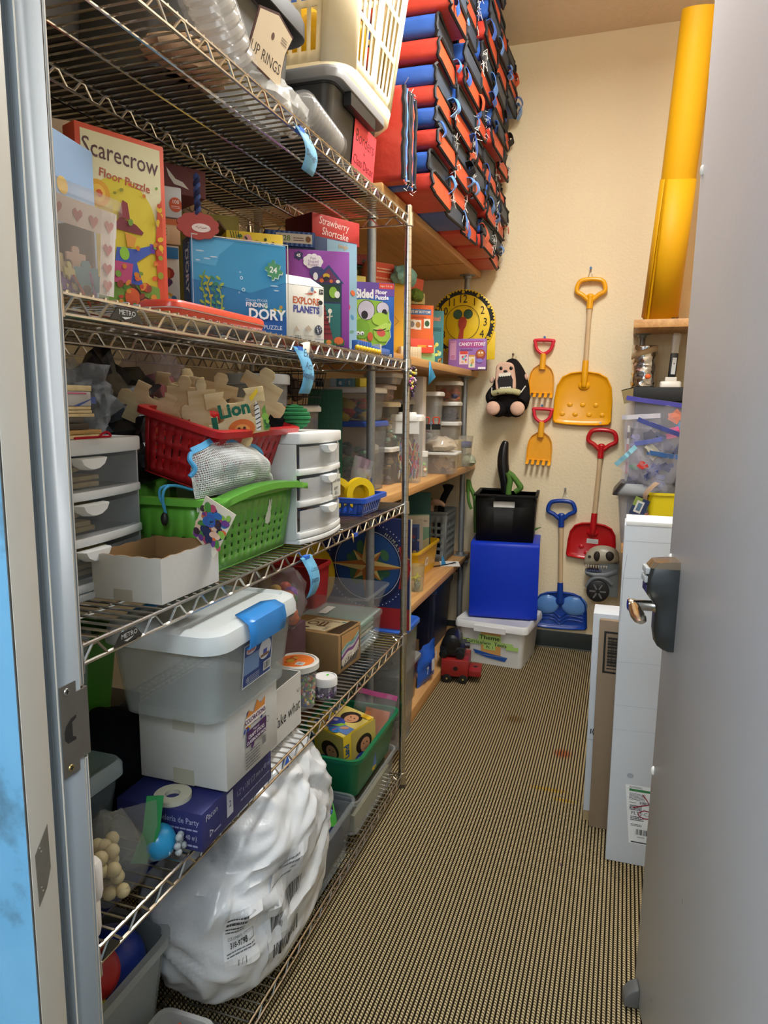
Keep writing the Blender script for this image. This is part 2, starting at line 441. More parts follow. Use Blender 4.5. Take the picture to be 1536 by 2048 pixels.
mb = MB(); mb.box(-3.0, -3.0, -0.1, 3.0, YB + 0.1, -0.006, mat('2a2218', 0.95))
floor = struct('floor', mb)
mb = MB(); sp_ = 0.0115; x = -1.40                     # the loop pile: one raised rib after another
prof = [(-0.0042, 0.0), (-0.0036, 0.0036), (-0.0018, 0.0052), (0.0018, 0.0052), (0.0036, 0.0036), (0.0042, 0.0)]
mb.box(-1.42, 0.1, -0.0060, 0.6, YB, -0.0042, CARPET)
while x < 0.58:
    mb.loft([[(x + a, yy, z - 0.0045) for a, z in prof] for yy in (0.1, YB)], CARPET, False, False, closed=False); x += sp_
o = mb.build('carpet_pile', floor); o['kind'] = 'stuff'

mb = MB(); mb.box(XL - 0.1, YJ - 0.1, -0.1, XL, YB + 0.1, ZC + 0.05, WALL); struct('wall_left', mb)
mb = MB(); mb.box(XL, YB, -0.1, 0.7, YB + 0.1, ZC + 0.05, WALL); struct('wall_back', mb)
mb = MB(); mb.box(0.60, YJ - 0.1, -0.1, 0.70, YB, ZC + 0.05, WALL); struct('wall_right', mb)
mb = MB(); mb.box(XL, YJ - 0.1, ZC, 0.60, YB, ZC + 0.1, mat('e6d3ba', 0.85, bump=0.2, bscale=80)); struct('ceiling', mb)
# front wall with the door opening; its hall side is painted blue and scuffed
def bluewall(nt, N, L, b):
    tc = N.new('ShaderNodeTexCoord'); nz = N.new('ShaderNodeTexNoise'); nz.inputs['Scale'].default_value = 5; nz.inputs['Detail'].default_value = 6; nz.inputs['Roughness'].default_value = 0.6
    L.new(tc.outputs['Object'], nz.inputs['Vector'])
    cr = N.new('ShaderNodeValToRGB'); e = cr.color_ramp.elements; e[0].position = 0.34; e[0].color = (*lin('46606c'), 1); e[1].position = 0.47; e[1].color = (*lin('66a0c4'), 1)
    e2 = e.new(0.7); e2.color = (*lin('70a9cc'), 1)
    L.new(nz.outputs['Fac'], cr.inputs[0]); L.new(cr.outputs[0], b.inputs['Base Color']); b.inputs['Roughness'].default_value = 0.6
BLUEW = ptnode('scuffed_blue_paint', bluewall)
mb = MB()
mb.box(-2.6, 0.672, -0.1, DOORX - 0.02, 0.773, ZC, WALL); mb.box(0.30, 0.672, -0.1, 2.6, 0.773, ZC, WALL); mb.box(DOORX - 0.02, 0.672, 2.47, 0.30, 0.773, ZC, WALL)
mb.box(-2.6, 0.664, -0.1, DOORX - 0.0045, 0.672, 2.6, BLUEW); mb.box(DOORX - 0.006, 0.6635, -0.1, DOORX - 0.0042, 0.668, 2.6, mat('4d4b47', 0.9, var=0.5, scale=40)); mb.box(0.32, 0.668, -0.1, 2.6, 0.672, 2.6, BLUEW); mb.box(-2.6, 0.668, 2.6, 2.6, 0.672, 3.0, BLUEW)
struct('wall_front', mb)
# hall behind the camera
HALL = mat('dfe2e4', 0.8)
mb = MB(); mb.box(-2.7, -2.4, -0.1, -2.6, 0.67, 2.8, HALL); struct('wall_hall_left', mb)
mb = MB(); mb.box(2.6, -2.4, -0.1, 2.7, 0.67, 2.8, HALL); struct('wall_hall_right', mb)
mb = MB(); mb.box(-2.7, -2.5, -0.1, 2.7, -2.4, 2.8, HALL); struct('wall_hall_back', mb)
mb = MB(); mb.box(-2.7, -2.5, 2.62, 2.7, 0.667, 2.72, HALL); struct('ceiling_hall', mb)
# black cove base along the back wall, with a pale carpet edge strip
mb = MB(); mb.box(XL, YB - 0.006, 0.0, 0.6, YB, 0.104, mat('1c2424', 0.4)); mb.box(XL, YB - 0.014, 0.0, 0.6, YB - 0.006, 0.007, mat('9a9484', 0.7))
struct('baseboard_back', mb, bevel=0.003)

# steel door frame, left leg: stop, groove, strike side, rolled room edge
FR = mat('7c848a', 0.42, var=0.03, scale=6, bump=0.03, bscale=60)
FRB = mat('d2cabc', 0.45, var=0.04, scale=6)
mb = MB()
def frame_leg(sg, x0):
    X = lambda d: x0 - sg * d
    def B(d0, y0, d1, y1, m, z0=0.0, z1=2.45): mb.box(min(X(d0), X(d1)), y0, z0, max(X(d0), X(d1)), y1, z1, m)
    B(0.003, 0.6655, 0.06, 0.7085, FRB); B(0.011, 0.7085, 0.06, 0.724, FR); B(0.0, 0.724, 0.06, 0.768, FR)
B_ = [(-0.700, 0.768), (-0.7002, 0.774), (-0.704, 0.779), (-0.712, 0.7815), (-0.745, 0.7815), (-0.745, 0.768)]
mb = MB(); mb.M = Matrix.Identity(4); frame_leg(1, DOORX)
for z0, z1 in ((0.0, 0.952), (1.058, 2.45)): mb.prism(B_, z0, z1, FR)
mb.prism([(-0.712, 0.768), (-0.712, 0.7815), (-0.745, 0.7815), (-0.745, 0.768)], 0.952, 1.058, FR)
frame = struct('trim_1', mb, bevel=0.0015)
# strike plate let into the frame, with latch hole and two screws
ST = mat('8e8a84', 0.42, metal=0.85, var=0.1, scale=40)
mb = MB(); mb.M = Matrix.Translation((DOORX, 0, 0)) @ Matrix.Rotation(PI / 2, 4, 'Z') @ Matrix.Rotation(PI / 2, 4, 'X')
# local x -> world y, local y -> world z, local z -> world x
mb.prism([(0.727, 0.94), (0.757, 0.94), (0.757, 0.956), (0.779, 0.956), (0.779, 1.055), (0.757, 1.055), (0.757, 1.071), (0.727, 1.071)], -0.012, 0.0012, ST)
strike = mb.build('strike_plate', frame); lab(strike, 'grey steel strike plate')
mb = MB(); mb.M = Matrix.Translation((DOORX + 0.0013, 0, 0)) @ Matrix.Rotation(PI / 2, 4, 'Z') @ Matrix.Rotation(PI / 2, 4, 'X')
mb.prism([(0.754, 1.023), (0.744, 1.021), (0.735, 1.013), (0.732, 1.005), (0.732, 0.994), (0.737, 0.988), (0.752, 0.988), (0.752, 0.992), (0.746, 0.995), (0.746, 1.015), (0.754, 1.019)], 0, 0.0006, mat('1e1a17', 0.8))
mb.build('latch_hole', strike)
for zz, cc in ((1.061, 'a9a59c'), (0.951, 'b09a62')):
    mb = MB(); mb.M = Matrix.Translation((DOORX + 0.0012, 0.740, zz)) @ Matrix.Rotation(PI / 2, 4, 'Y')
    mb.lathe([(0.0052, 0), (0.0046, 0.0014), (0.0016, 0.0012)], mat(cc, 0.35, metal=0.8), 14)
    mb.box(-0.003, -0.0007, 0.0013, 0.003, 0.0007, 0.0018, '2a2622'); mb.box(-0.0007, -0.003, 0.0013, 0.0007, 0.003, 0.0018, '2a2622')
    mb.build('screw', strike)
# worn filler plate on the stop, pointed at both ends
mb = MB(); mb.M = Matrix.Translation((DOORX - 0.003, 0, 0)) @ Matrix.Rotation(PI / 2, 4, 'Z') @ Matrix.Rotation(PI / 2, 4, 'X')
mb.prism([(0.672, 0.862), (0.6955, 0.893), (0.6965, 0.83), (0.688, 0.806), (0.6735, 0.787)], 0, 0.0008, mat('6d675c', 0.6, var=0.15, scale=80))
for q in ((0.680, 0.868), (0.679, 0.812), (0.681, 0.806), (0.682, 0.862)): mb.prism(circ(0.0012, 8, *q), 0.0008, 0.0013, 'a59d8e')
lab(mb.build('filler_plate', frame), 'worn grey filler plate with pointed ends')
mb = MB(); frame_leg(-1, 0.28); struct('trim_2', mb, bevel=0.0015)
mb = MB(); mb.box(DOORX - 0.06, 0.6655, 2.42, 0.34, 0.7815, 2.47, FR); struct('trim_3', mb, bevel=0.0015)

# ---------------------------------------------------------------- the open door, seen edge-on at the right
DH = Vector((0.243, 0.80, 0)); DF = Vector((0.107, 1.722, 0))
dang = math.atan2(DF.y - DH.y, DF.x - DH.x); DLEN = (DF - DH).length
door = thing('door_1', 'grey painted steel door standing open into the store room', 'door', DH, dang); door['kind'] = 'structure'
door.rotation_euler = (0.012, 0, dang); door.location = DH + Vector((-math.sin(dang), math.cos(dang), 0)) * 0.0115
del door['category']; del door['label']
DOORM = mat('bcbcc0', 0.38, var=0.05, scale=3, bump=0.04, bscale=90)
mb = MB(); mb.box(0, -0.045, 0.012, DLEN, 0.0, 2.43, DOORM)
mb.build('door_leaf', door, bevel=0.003)
# local frame: x along the leaf towards its free edge, +y = face towards the shelves
mb = MB(); mb.box(DLEN - 0.001, -0.042, 0.012, DLEN + 0.0005, -0.003, 2.43, mat('8e8c8a', 0.5)); mb.build('edge_channel', door)
for zz in (1.935, 0.60, 1.06 + 0.052):
    mb = MB(); mb.sphere((DLEN - 0.018, 0.001, zz), (0.007, 0.005, 0.011), plast('ecebe6'), 12, 8); lab(mb.build('bumper', door), 'small white bumper dot')
for (xx, zz, l) in ((DLEN - 0.03, 0.47, 0.008), (DLEN - 0.014, 0.14, 0.008), (DLEN - 0.35, 0.5, 0.012), (DLEN - 0.18, 0.13, 0.01)):
    mb = MB(); Print(mb, (xx, 0, zz), (-1, 0, 0), (0, 0, 1)).poly([(-0.001, 0), (0.001, 0.001), (0.0015, l), (0, l + 0.002)], '5a5650'); mb.build('scuff', door, smooth=False)
# keypad lock with lever
LM = mat('4c4f50', 0.36, metal=0.75, var=0.06, scale=50); LMB = mat('b9a890', 0.22, metal=0.9)
lx = DLEN - 0.085
mb = MB(); sec = []
for z, dp in ((0.925, 0.020), (0.935, 0.034), (0.965, 0.040), (1.005, 0.040), (1.022, 0.042), (1.042, 0.058), (1.056, 0.064), (1.085, 0.063), (1.108, 0.058), (1.118, 0.048), (1.121, 0.020)):
    sec.append([(lx - 0.03, 0.0, z), (lx + 0.03, 0.0, z), (lx + 0.03, dp - 0.008, z), (lx + 0.022, dp, z), (lx - 0.022, dp, z), (lx - 0.03, dp - 0.008, z)])
mb.loft(sec, LM); lock = mb.build('keypad_lock', door, angle=50); lab(lock, 'bronze grey keypad lock with lever handle')
mb = MB(); mb.loft([[(lx - 0.0305, 0.0, z), (lx + 0.0305, 0.0, z), (lx + 0.0305, dp - 0.006, z), (lx + 0.023, dp + 0.001, z), (lx - 0.023, dp + 0.001, z), (lx - 0.0305, dp - 0.006, z)] for z, dp in ((1.1065, 0.0595), (1.1195, 0.049), (1.1225, 0.02))], LMB); mb.build('lock_cap', lock)
for i in range(4):
    for j in range(2):
        mb = MB(); zz = 1.099 - j * 0.019 - i * 0.0; xx = lx + 0.017 - i * 0.0115
        mb.box(xx - 0.0042, 0.055, zz - 0.007, xx + 0.0042, 0.0685 + 0.001 * j, zz + 0.007, plast('b9bcbc')); mb.build('key', lock, bevel=0.002)
mb = MB(); mb.box(lx - 0.02, 0.060, 1.052, lx + 0.02, 0.0655, 1.068, ink('2c2a66')); mb.build('blue_badge', lock, bevel=0.001)
mb = MB(); mb.M = Matrix.Translation((lx - 0.004, 0.038, 1.018)) @ Matrix.Rotation(-PI / 2, 4, 'X')
mb.lathe([(0.016, 0), (0.0125, 0.004), (0.0118, 0.012), (0.0118, 0.044), (0.0130, 0.046), (0.0130, 0.058), (0.0115, 0.060)], mat('c4bfb6', 0.14, metal=1.0), 24)
lev = mb.build('lever_hub', lock)
mb = MB(); mb.loft([[(lx - 0.004 + dx, 0.086 + a, 1.018 + dz + b) for a, b in circ(ry_, 16, ry=rz_)] for dx, ry_, rz_, dz in ((0.010, 0.011, 0.010, 0), (-0.010, 0.012, 0.010, -0.001), (-0.035, 0.015, 0.008, -0.003), (-0.070, 0.016, 0.007, -0.006), (-0.092, 0.013, 0.006, -0.008), (-0.103, 0.007, 0.004, -0.009))], mat('cdbfa9', 0.18, metal=1.0))
mb.build('lever', lock)
# grey rubber stop at the foot of the door
mb = MB(); mb.M = Matrix.Translation((DLEN - 0.045, 0.0, 0.0))
mb.loft([[(-0.02, 0.0, z), (0.02, 0.0, z), (0.018, d, z), (-0.018, d, z)] for z, d in ((0.006, 0.034), (0.03, 0.034), (0.05, 0.020), (0.058, 0.004))], mat('5a5a58', 0.5))
lab(mb.build('door_stop', door, bevel=0.004), 'dark grey rubber door stop')
# ================================================================ chrome wire rack
CHROME=mat('c9c5be',.22,metal=1.0,var=.08,scale=60)
CHD=mat('8a8780',.3,metal=1.0,var=.1,scale=60)
RX0,RX1,RY0,RY1=-1.355,-.742,.80,2.455
rack=thing('wire_shelving_rack','chrome wire shelving rack with five shelves along the left wall','shelf',((RX0+RX1)/2,(RY0+RY1)/2,0))
ROFF=Vector(((RX0+RX1)/2,(RY0+RY1)/2,0))
def rackmb():
 m=MB(); m.M=Matrix.Translation(-ROFF); return m
for px_ in(RX0,RX1):
 for py_ in(RY0,RY1):
  mb=rackmb(); prof=[(.012,.028)]
  z=.06
  while z<2.11:
   prof+=[(.0127,z),(.0127,z+.0235),(.0117,z+.0240),(.0117,z+.0250)]; z+=.0254
  prof+=[(.0127,2.115),(.010,2.118)]
  mb.lathe(prof,CHROME,14,(px_,py_,0)); po=mb.build('post',rack)
  mb=rackmb(); mb.lathe([(.016,0),(.016,.006),(.006,.010),(.006,.03)],CHD,12,(px_,py_,0)); mb.build('levelling_foot',po)
def zig(p0,p1,z0,z1,per=.068):
 L_=(Vector(p1)-Vector(p0)).length; n=max(2,int(L_/per)); out=[]
 for i in range(n):
  for t,z in((.0,z0),(.13,z0),(.42,z1),(.58,z1),(.87,z0)):
   q=Vector(p0).lerp(Vector(p1),(i+t)/n); out.append((q.x,q.y,z))
 out.append((p1[0],p1[1],z0)); return out
def truss(mb,a,b,z,m=None,r=.0032,per=.068):
 m=m or CHROME; h=.028
 mb.tube([(*a,z),(*b,z)],r,m,6); mb.tube([(*a,z-h),(*b,z-h)],r,m,6)
 mb.tube(zig(a,b,z-h+.002,z-.003,per),.0025,m,5)
for k,zs in enumerate((S1,S2,S3,S4,S5)):
 zd=zs-.006
 sh=rackmb()
 y=RY0+.03
 while y<RY1-.02:
  sh.tube([(RX1+.001,y,zs-.0024),(RX0-.001,y,zs-.0024)],.0024,CHROME,5); y+=.0262
 shelf=sh.build('shelf',rack); shelf['kind']='stuff'
 for nm,xx in(('front_truss',RX1),('middle_truss',-1.07),('rear_truss',RX0)):
  mb=rackmb(); truss(mb,(xx,RY0+.012),(xx,RY1-.012),zd-(.002 if nm!='front_truss' else 0)); mb.build(nm,shelf)
 for yy in(RY0,RY1):
  mb=rackmb(); truss(mb,(RX1-.012,yy),(RX0+.012,yy),zd,per=.075); mb.build('end_truss',shelf)
 for xx in(-.85,-.96,-1.18,-1.29):
  mb=rackmb(); mb.tube([(xx,RY0+.01,zd-.002),(xx,RY1-.01,zd-.002)],.0030,CHROME,6); mb.build('support_rail',shelf)
 for px_ in(RX0,RX1):
  for py_ in(RY0,RY1):
   mb=rackmb(); mb.lathe([(.0135,zs-.042),(.0175,zs-.040),(.0155,zs+.004),(.0135,zs+.005)],CHROME,14,(px_,py_,0)); mb.build('collar',shelf)
 if k in(1,2,3):
  ty={1:(.918,.985),2:(.893,.95),3:(.83,.86)}[k]
  mb=rackmb(); mb.M=mb.M@Matrix.Translation((RX1+.003,0,0))
  mb.loft([[(xx,ty[0]-.006,zd-.024),(xx,ty[1]+.006,zd-.024),(xx,ty[1]-.012,zd-.005),(xx,ty[0]+.012,zd-.005)]for xx in(-.0012,.0012)],mat('26241f',.5))
  if k!=3:
   Print(mb,(.0012,(ty[0]+ty[1])/2,zd-.015),(0,1,0),(0,0,1)).text('METRO',0,.003,.011,'d8d6d0',sx=1.1).poly([(-.014,-.004),(.012,-.002),(-.006,-.007)],'d8d6d0')
  mb.build('shelf_tag',shelf)
# ================================================================ plywood shelves on galvanised pipe
GALV=mat('8d9091',.45,metal=.6,var=.25,scale=90)
wr=thing('plywood_shelving','plywood shelving on galvanised pipe legs behind the wire rack','shelf',(-1.13,3.38,0))
WOFF=Vector((-1.13,3.38,0))
def wmb():
 m=MB(); m.M=Matrix.Translation(-WOFF); return m
XW=-.853
for zt,xf,th in((W1,-.85,.032),(W2,-.853,.034),(W3,-.855,.034),(W4,-.872,.034),(W5,-.858,.06)):
 mb=wmb(); mb.box(XL+.002,2.62 if zt==W4 else 2.49,zt-th,xf,4.286,zt,WOODY); mb.build('shelf_board',wr,bevel=.002)
mb=wmb(); mb.box(XL+.002,3.82,W1-.0326,-.8505,3.824,W1+.0005,mat('3a2a1a',.8)); mb.build('board_joint',wr)
for yy in(2.54,4.17):
 for xx in(-.905,-1.36):
  for z0,z1 in(((W5,W4-.034),(W4,W3-.034))if yy>3 else((W5,W3-.034),))+((W3,W2-.034),(W2,W1-.032)):
   mb=wmb(); mb.tube([(xx,yy,z0),(xx,yy,z1)],.0165,GALV,16); lg=mb.build('pipe_leg',wr)
   for zz,s in((z0,1),(z1,-1)):
    mb=wmb(); mb.lathe([(.045,0),(.045,.004*s),(.024,.006*s),(.022,.02*s),(.0165,.021*s)],GALV,20,(xx,yy,zz))
    for q in range(4):mb.lathe([(.005,.004*s),(.004,.008*s)],CHD,8,(xx+.034*math.cos(q*PI/2+.78),yy+.034*math.sin(q*PI/2+.78),zz))
    mb.build('pipe_flange',lg)
# right-hand plywood shelf by the back wall
rs=thing('corner_plywood_shelf','short plywood shelf on pipe legs in the back right corner under the yellow roll','shelf',(.3,4.09,0))
mb=MB(); mb.box(-.292,-.19,1.838,.298,.196,1.878,WOODY); mb.build('shelf_board',rs,bevel=.002)
for xx in(-.245,.25):
 mb=MB(); mb.tube([(xx,.15,.002),(xx,.15,1.838)],.0165,GALV,16); lg=mb.build('pipe_leg',rs)
 mb=MB(); mb.lathe([(.045,0),(.045,-.004),(.024,-.006),(.022,-.02),(.0165,-.021)],GALV,20,(xx,.15,1.838)); mb.build('pipe_flange',lg)
mb=MB(); mb.box(-.292,-.39,.725,.298,.196,.76,WOODY); mb.build('shelf_board',rs,bevel=.002)
# ceiling lamp that lights the store room, hall lamp
for nm,lb,loc,sx,sy in(('ceiling_light','white ceiling light fixture above the aisle of the store room',(-.12,2.35,ZC),.34,1.26),('hall_ceiling_light','white ceiling light fixture in the hall',(-.55,-1.0,2.62),2.1,.8)):
 t=thing(nm,lb,'lamp',loc)
 mb=MB(); mb.box(-sx/2,-sy/2,-.012,sx/2,sy/2,0,mat('e8e6e0',.5)); mb.build('housing',t,bevel=.004)
 mb=MB(); mb.box(-sx/2+.015,-sy/2+.015,-.14,sx/2-.015,sy/2-.015,-.012,mat('f2faff',.5,var=0,emit=16.0)); mb.build('diffuser',t)
# ================================================================ against the back wall, on the floor
TRW=clear('f0f1ef',.62,.3)
# milky box with a taped sign
c,wd,_,rz=fit((920,1320),(1042,1340),.0,.34)
HB=zat(925,1237,onz(920,1320,0))
t=thing('storage_box','milky white storage box with green taped sign under the blue cube','box',(c.x,c.y,.001),rz)
mb=MB(); mb.tub(wd+.03,.36,HB-.02,TRW,taper=.92,r=.03,lip=.004); mb.build('box_body',t)
mb=MB(); mb.lid(wd+.065,.39,.042,mat('eceef0',.35,alpha=.9,var=.02),r=.03,z0=HB-.042); mb.box(-.09,-.205,HB-.05,.09,-.19,HB-.018,mat('eceef0',.35,alpha=.9,var=.02)); mb.build('lid',t,bevel=.0)
mb=MB(); tl=math.atan2(.5*.08*.36,HB); p=Print(mb,(0,-.36*.46-.0105+.0,HB*.45),(1,0,0),(0,-.07,1))
p.rect(-.055,-.065,.06,.078,'cf9d58').poly([(-.10,-.03),(.0,-.045),(.10,-.055),(.085,-.082),(-.02,-.07),(-.085,-.055)],'1f52a6')
p.rect(-.068,.03,.062,.065,'b2d37a').rect(-.16,.004,.13,.029,'a9d072').rect(-.038,-.022,.03,.006,'b2d37a').rect(.09,-.01,.16,.014,'a9d072')
K='1c2420'
p.text('Theme',-.004,.048,.036,K,sx=1.15,shear=.1,bold=.01).text('Curriculum  Tools',-.025,.016,.029,K,sx=1.1,rot=-.03,shear=.1,bold=.01).text('Pt. 1',-.002,-.008,.024,K,bold=.01)
p.line([(-.14,-.055),(-.14,.02),(.14,.02),(.14,-.055),(-.14,-.055)],.0012,'c4c6c4')
mb.build('taped_sign',t,smooth=False)
TOPB=HB
# blue plastic cube seat, hollow towards the right
BLU=mat('0a34c0',.42,var=.03,spec=.3)
a,b,cw,rz=seat((931,1233),(1067,1243),TOPB)
mid=(a+b)/2; CHh=zat(931,1083,a)-TOPB
t=thing('cube_seat','bright blue plastic cube seat stacked on the milky storage box','cube',(mid.x,mid.y+.19,TOPB+.001),rz)
mb=MB(); hw=cw/2; hd=.19
n=6
ro=[[(x,y,z)for y,z in rrect(2*hd,CHh,.022,4,0,CHh/2)]for x in(-hw,hw)]
ri=[[(x,y,z)for y,z in rrect(2*hd-.02,CHh-.02,.018,4,0,CHh/2)]for x in(hw,-hw+.02)]
mb.loft(ro+ri,BLU); mb.build('cube_body',t,bevel=.006)
TOPC=TOPB+CHh+.002
# black file crate with cut-out grip
BLK=mat('101010',.6,var=.04,spec=.25)
a,b,cw,rz=seat((948,1080),(1061,1086),TOPC); ch=zat(945,987,a)-TOPC; mid=(a+b)/2
t=thing('file_crate','black plastic file crate with grip hole on top of the blue cube','crate',(mid.x+.0,mid.y+.15,TOPC),rz)
cd_=.30
mb=MB()
def wallp(x0,y0,x1,y1):
 k=1.05
 return((x0,y0,0),(x1,y1,0),(x1*k,y1*k,ch),(x0*k,y0*k,ch))
hw,hd=cw/2,cd_/2
for(x0,y0,x1,y1)in((-hw,-hd,hw,-hd),(hw,-hd,hw,hd),(hw,hd,-hw,hd),(-hw,hd,-hw,-hd)):
 A,B_,C_,D=map(Vector,wallp(x0,y0,x1,y1)); P=lambda u,v:(A*(1-u)+B_*u)*(1-v)+(D*(1-u)+C_*u)*v
 us=(0,.30,.33,.63,.66,1); vs=(0,.73,.75,.84,.86,1)
 V=[tuple(P(u,v))for v in vs for u in us]; F=[(j*6+i,j*6+i+1,j*6+i+7,j*6+i+6)for j in range(5)for i in range(5)if not(1<=i<=3 and 1<=j<=3)]
 mb.add(V,F,BLK)
mb.add([(-hw,-hd,.002),(hw,-hd,.002),(hw,hd,.002),(-hw,hd,.002)],[(0,1,2,3)],BLK)
mb.build('crate_wall',t,thick=.005)
mb=MB(); k=1.05
mb.loft([[(x,y,z)for x,y in rrect(2*hw*k+o_,2*hd*k+o_,.006,2)]for o_,z in((.0,ch-.012),(.022,ch-.010),(.022,ch),(-.004,ch),(-.004,ch-.012))],BLK); mb.build('rim',t)
mb=MB(); mb.box(-hw*.8,-hd+.012,.02,hw*.8,-hd+.02,ch-.03,card('f0efea')); mb.build('white_folder',t)
CRT=Vector((mid.x,mid.y+.15,TOPC))
# things standing in the crate: black sleeve, green dinosaur arm, green tail hanging out
q0=ony(1013,985,CRT.y+.03); q1=ony(1006,930,CRT.y+.03); q2=ony(1012,882,CRT.y+.03)
mb=MB(); pts=smooth_pts([(q0.x,q0.y,TOPC+.012),q0,q1,((q1.x+q2.x)/2-.004,q1.y,(q1.z+q2.z)/2+.02),q2],5); L_=len(pts)
mb.tube(pts,[.016+.018*math.sin(PI*min(1,i/(L_-1))**.9)if i<L_-1 else .012 for i in range(L_)],mat('121214',.28,var=.1),12)
tag(mb.build('puppet_sleeve'),'tall glossy black stuffed shape rising from the black crate','toy')
GRN=mat('3f6a25',.6,var=.3,scale=140,bump=.5,bscale=260,col2='5f8f33')
mb=MB(); Q=[ony(x,y,CRT.y-.03)for x,y in((1017,985),(1020,962),(1016,945))]; Q.insert(0,Vector((Q[0].x,Q[0].y,TOPC+.012)))
mb.tube(smooth_pts(Q,5),.017,GRN,10)
Q=[ony(x,y,CRT.y-.03)for x,y in((1016,945),(1026,953),(1036,966),(1041,976),(1030,984))]
mb.tube(smooth_pts(Q,5),[.017]*6+[.016]*5+[.017]*5+[.015]*5,GRN,10)
tag(mb.build('dinosaur_limb_toy'),'bent green scaly dinosaur limb poking out of the black crate','toy')
mb=MB(); yq=CRT.y+.02
Q=[ony(x,y,yq)for x,y in((950,1000),(941,975),(937,960),(936,985),(938,1005),(943,1018))]; Q.insert(0,Vector((Q[0].x+.01,Q[0].y,TOPC+.012)))
mb.tube(smooth_pts(Q,5),[.013 if i<8 else(.012 if i<20 else .009)for i in range(31)],GRN,8)
for i in range(6):mb.lathe([(.006,0),(.0005,.022)],GRN,6,tuple(Q[2].lerp(Q[4],i/6)+Vector((-.012,0,0))))
tag(mb.build('alligator_tail'),'thin green spiny tail hanging over the left side of the black crate','toy')
mb=MB(); q=ony(1066,1060,CRT.y+.05); q2=ony(1083,1054,CRT.y+.05)
mb.tube([(q.x-.06,q.y,q.z-.03),q,q2],[.012,.010,.001],GRN,8); tag(mb.build('tail_tip'),'pointed green tail tip sticking out right of the black crate','toy')
# ================================================================ hung on the back wall
YW=YB-.002
def wall(px,py,d=.0):return ony(px,py,YW-d)
PIN=mat('2f6fb0',.3,var=0); WIRE=mat('9c9a94',.3,metal=1.0)
def pin_and_wire(px,py,to,loop=True,grp=None,lb=None,c=PIN):
 p=wall(px,py)
 t=thing('push_pin',lb,'pin',p)
 mb=MB(); mb.M=Matrix.Rotation(PI/2,4,'X'); mb.lathe([(.0015,-.002),(.0015,.006),(.006,.007),(.004,.010),(.004,.018),(.0065,.020),(.0065,.023)],c,10); mb.build('pin_head',t)
 if loop:
  e=Vector(to)-p; mb=MB()
  mb.tube(smooth_pts([(0,-.008,.002),(-.010,-.010,e.z*.6),(e.x-.012,e.y-.004,e.z),(e.x,e.y+.006,e.z-.012),(e.x+.010,e.y-.004,e.z),(.009,-.010,e.z*.5),(.001,-.008,.003)],4),.0011,WIRE,5); mb.build('wire_loop',t)
def shovel(label,bot,top,col,bw,bh,gh,wood=True,dimples=None,bulge=False,gw=.155,grp='toy shovels on the back wall'):
 p0,p1=wall(*bot),wall(*top); L_=(p1-p0).length; an=math.atan2(p1.x-p0.x,p1.z-p0.z)
 t=thing('toy_shovel',label,'shovel',(p0.x,YW-.006,p0.z),0,grp); t.rotation_euler=(0,an,0)
 m=mat(col,.25,var=.05,scale=10); mb=MB()
 # dished blade: rim profile, lofted inwards
 def outline(k,y):
  w_=bw/2*k; out=[]
  for x,z in((-.94,.0),(-.5,-.025),(0,-.033),(.5,-.025),(.94,.0),(1.0,.06),(.985,.45),(.93,.70),(.76,.88),(.48,.96),(.16,.985),(-.16,.985),(-.48,.96),(-.76,.88),(-.93,.70),(-.985,.45),(-1.0,.06)):
   zz=(z-.5)*k+.5; out.append((x*w_,y,zz*bh))
  return out
 mb.loft([outline(1.0,.0),outline(1.0,-.020),outline(.965,-.024),outline(.93,-.016),outline(.80,-.008)],m)
 bl=mb.build('blade',t,angle=60)
 if dimples:
  for dx,dz in dimples:
   mb=MB(); mb.sphere((dx*bw,-.008,dz*bh),(.016,.005,.013),m,14,8); mb.build('dimple',bl)
 if bulge:
  for sx in(-1,1):
   mb=MB(); mb.sphere((sx*.26*bw,-.009,.63*bh),(.075,.018,.062),mat('5f8fd0',.12,var=.1),24,12); mb.build('painted_reflection',bl)  # paler blue domes: reflections on the blade put into colour and shape
  for zz in(.40,.30,.2):
   mb=MB(); mb.tube(smooth_pts([(-.42*bw,-.008,zz*bh),(-.15*bw,-.010,(zz+.04)*bh),(0,-.010,(zz-.10)*bh),(.15*bw,-.010,(zz+.04)*bh),(.42*bw,-.008,zz*bh)],5),.0045,m,8); mb.build('ripple',bl)
 mb=MB(); mb.tube([(0,-.022,bh*.70),(0,-.024,bh*.86),(0,-.020,bh+.055)],[.014,.019,.017],m,12)
 mb.loft([[(a,-.010-y,bh*.72+b)for a,b in circ(.034*k,14,ry=.026*k)]for y,k in((0,1),(.006,.9),(.012,.6))],m); mb.build('blade_socket',t)
 z1=L_-gh
 mb=MB(); mb.tube([(0,-.020,bh+.03),(0,-.020,z1+.03)],.0135,HANDLEW if wood else m,14); mb.build('shaft',t)
 mb=MB(); zc=L_-gh*.42; g=gw/2
 path=smooth_pts([(0,-.020,z1+.045),(-g*.55,-.020,z1+.075),(-g*.98,-.020,zc),(-g*.82,-.020,L_-.025),(-g*.35,-.020,L_-.012),(g*.35,-.020,L_-.012),(g*.82,-.020,L_-.025),(g*.98,-.020,zc),(g*.55,-.020,z1+.075)],5,True)
 mb.tube(path,.0125,m,10,True); mb.tube([(0,-.02,z1),(0,-.02,z1+.07)],[.0175,.018],m,12); mb.sphere((0,-.02,z1+.065),(.024,.013,.018),m,12,8); mb.build('grip',t)
 return t
dim=[(-.22,.36),(.0,.36),(.22,.36),(-.34,.18),(-.12,.18),(.12,.18),(.34,.18)]
shovel('yellow toy shovel with wooden shaft hanging highest on the back wall',(1163,848),(1184,556),'f2ab12',.325,.30,.17,dimples=dim)
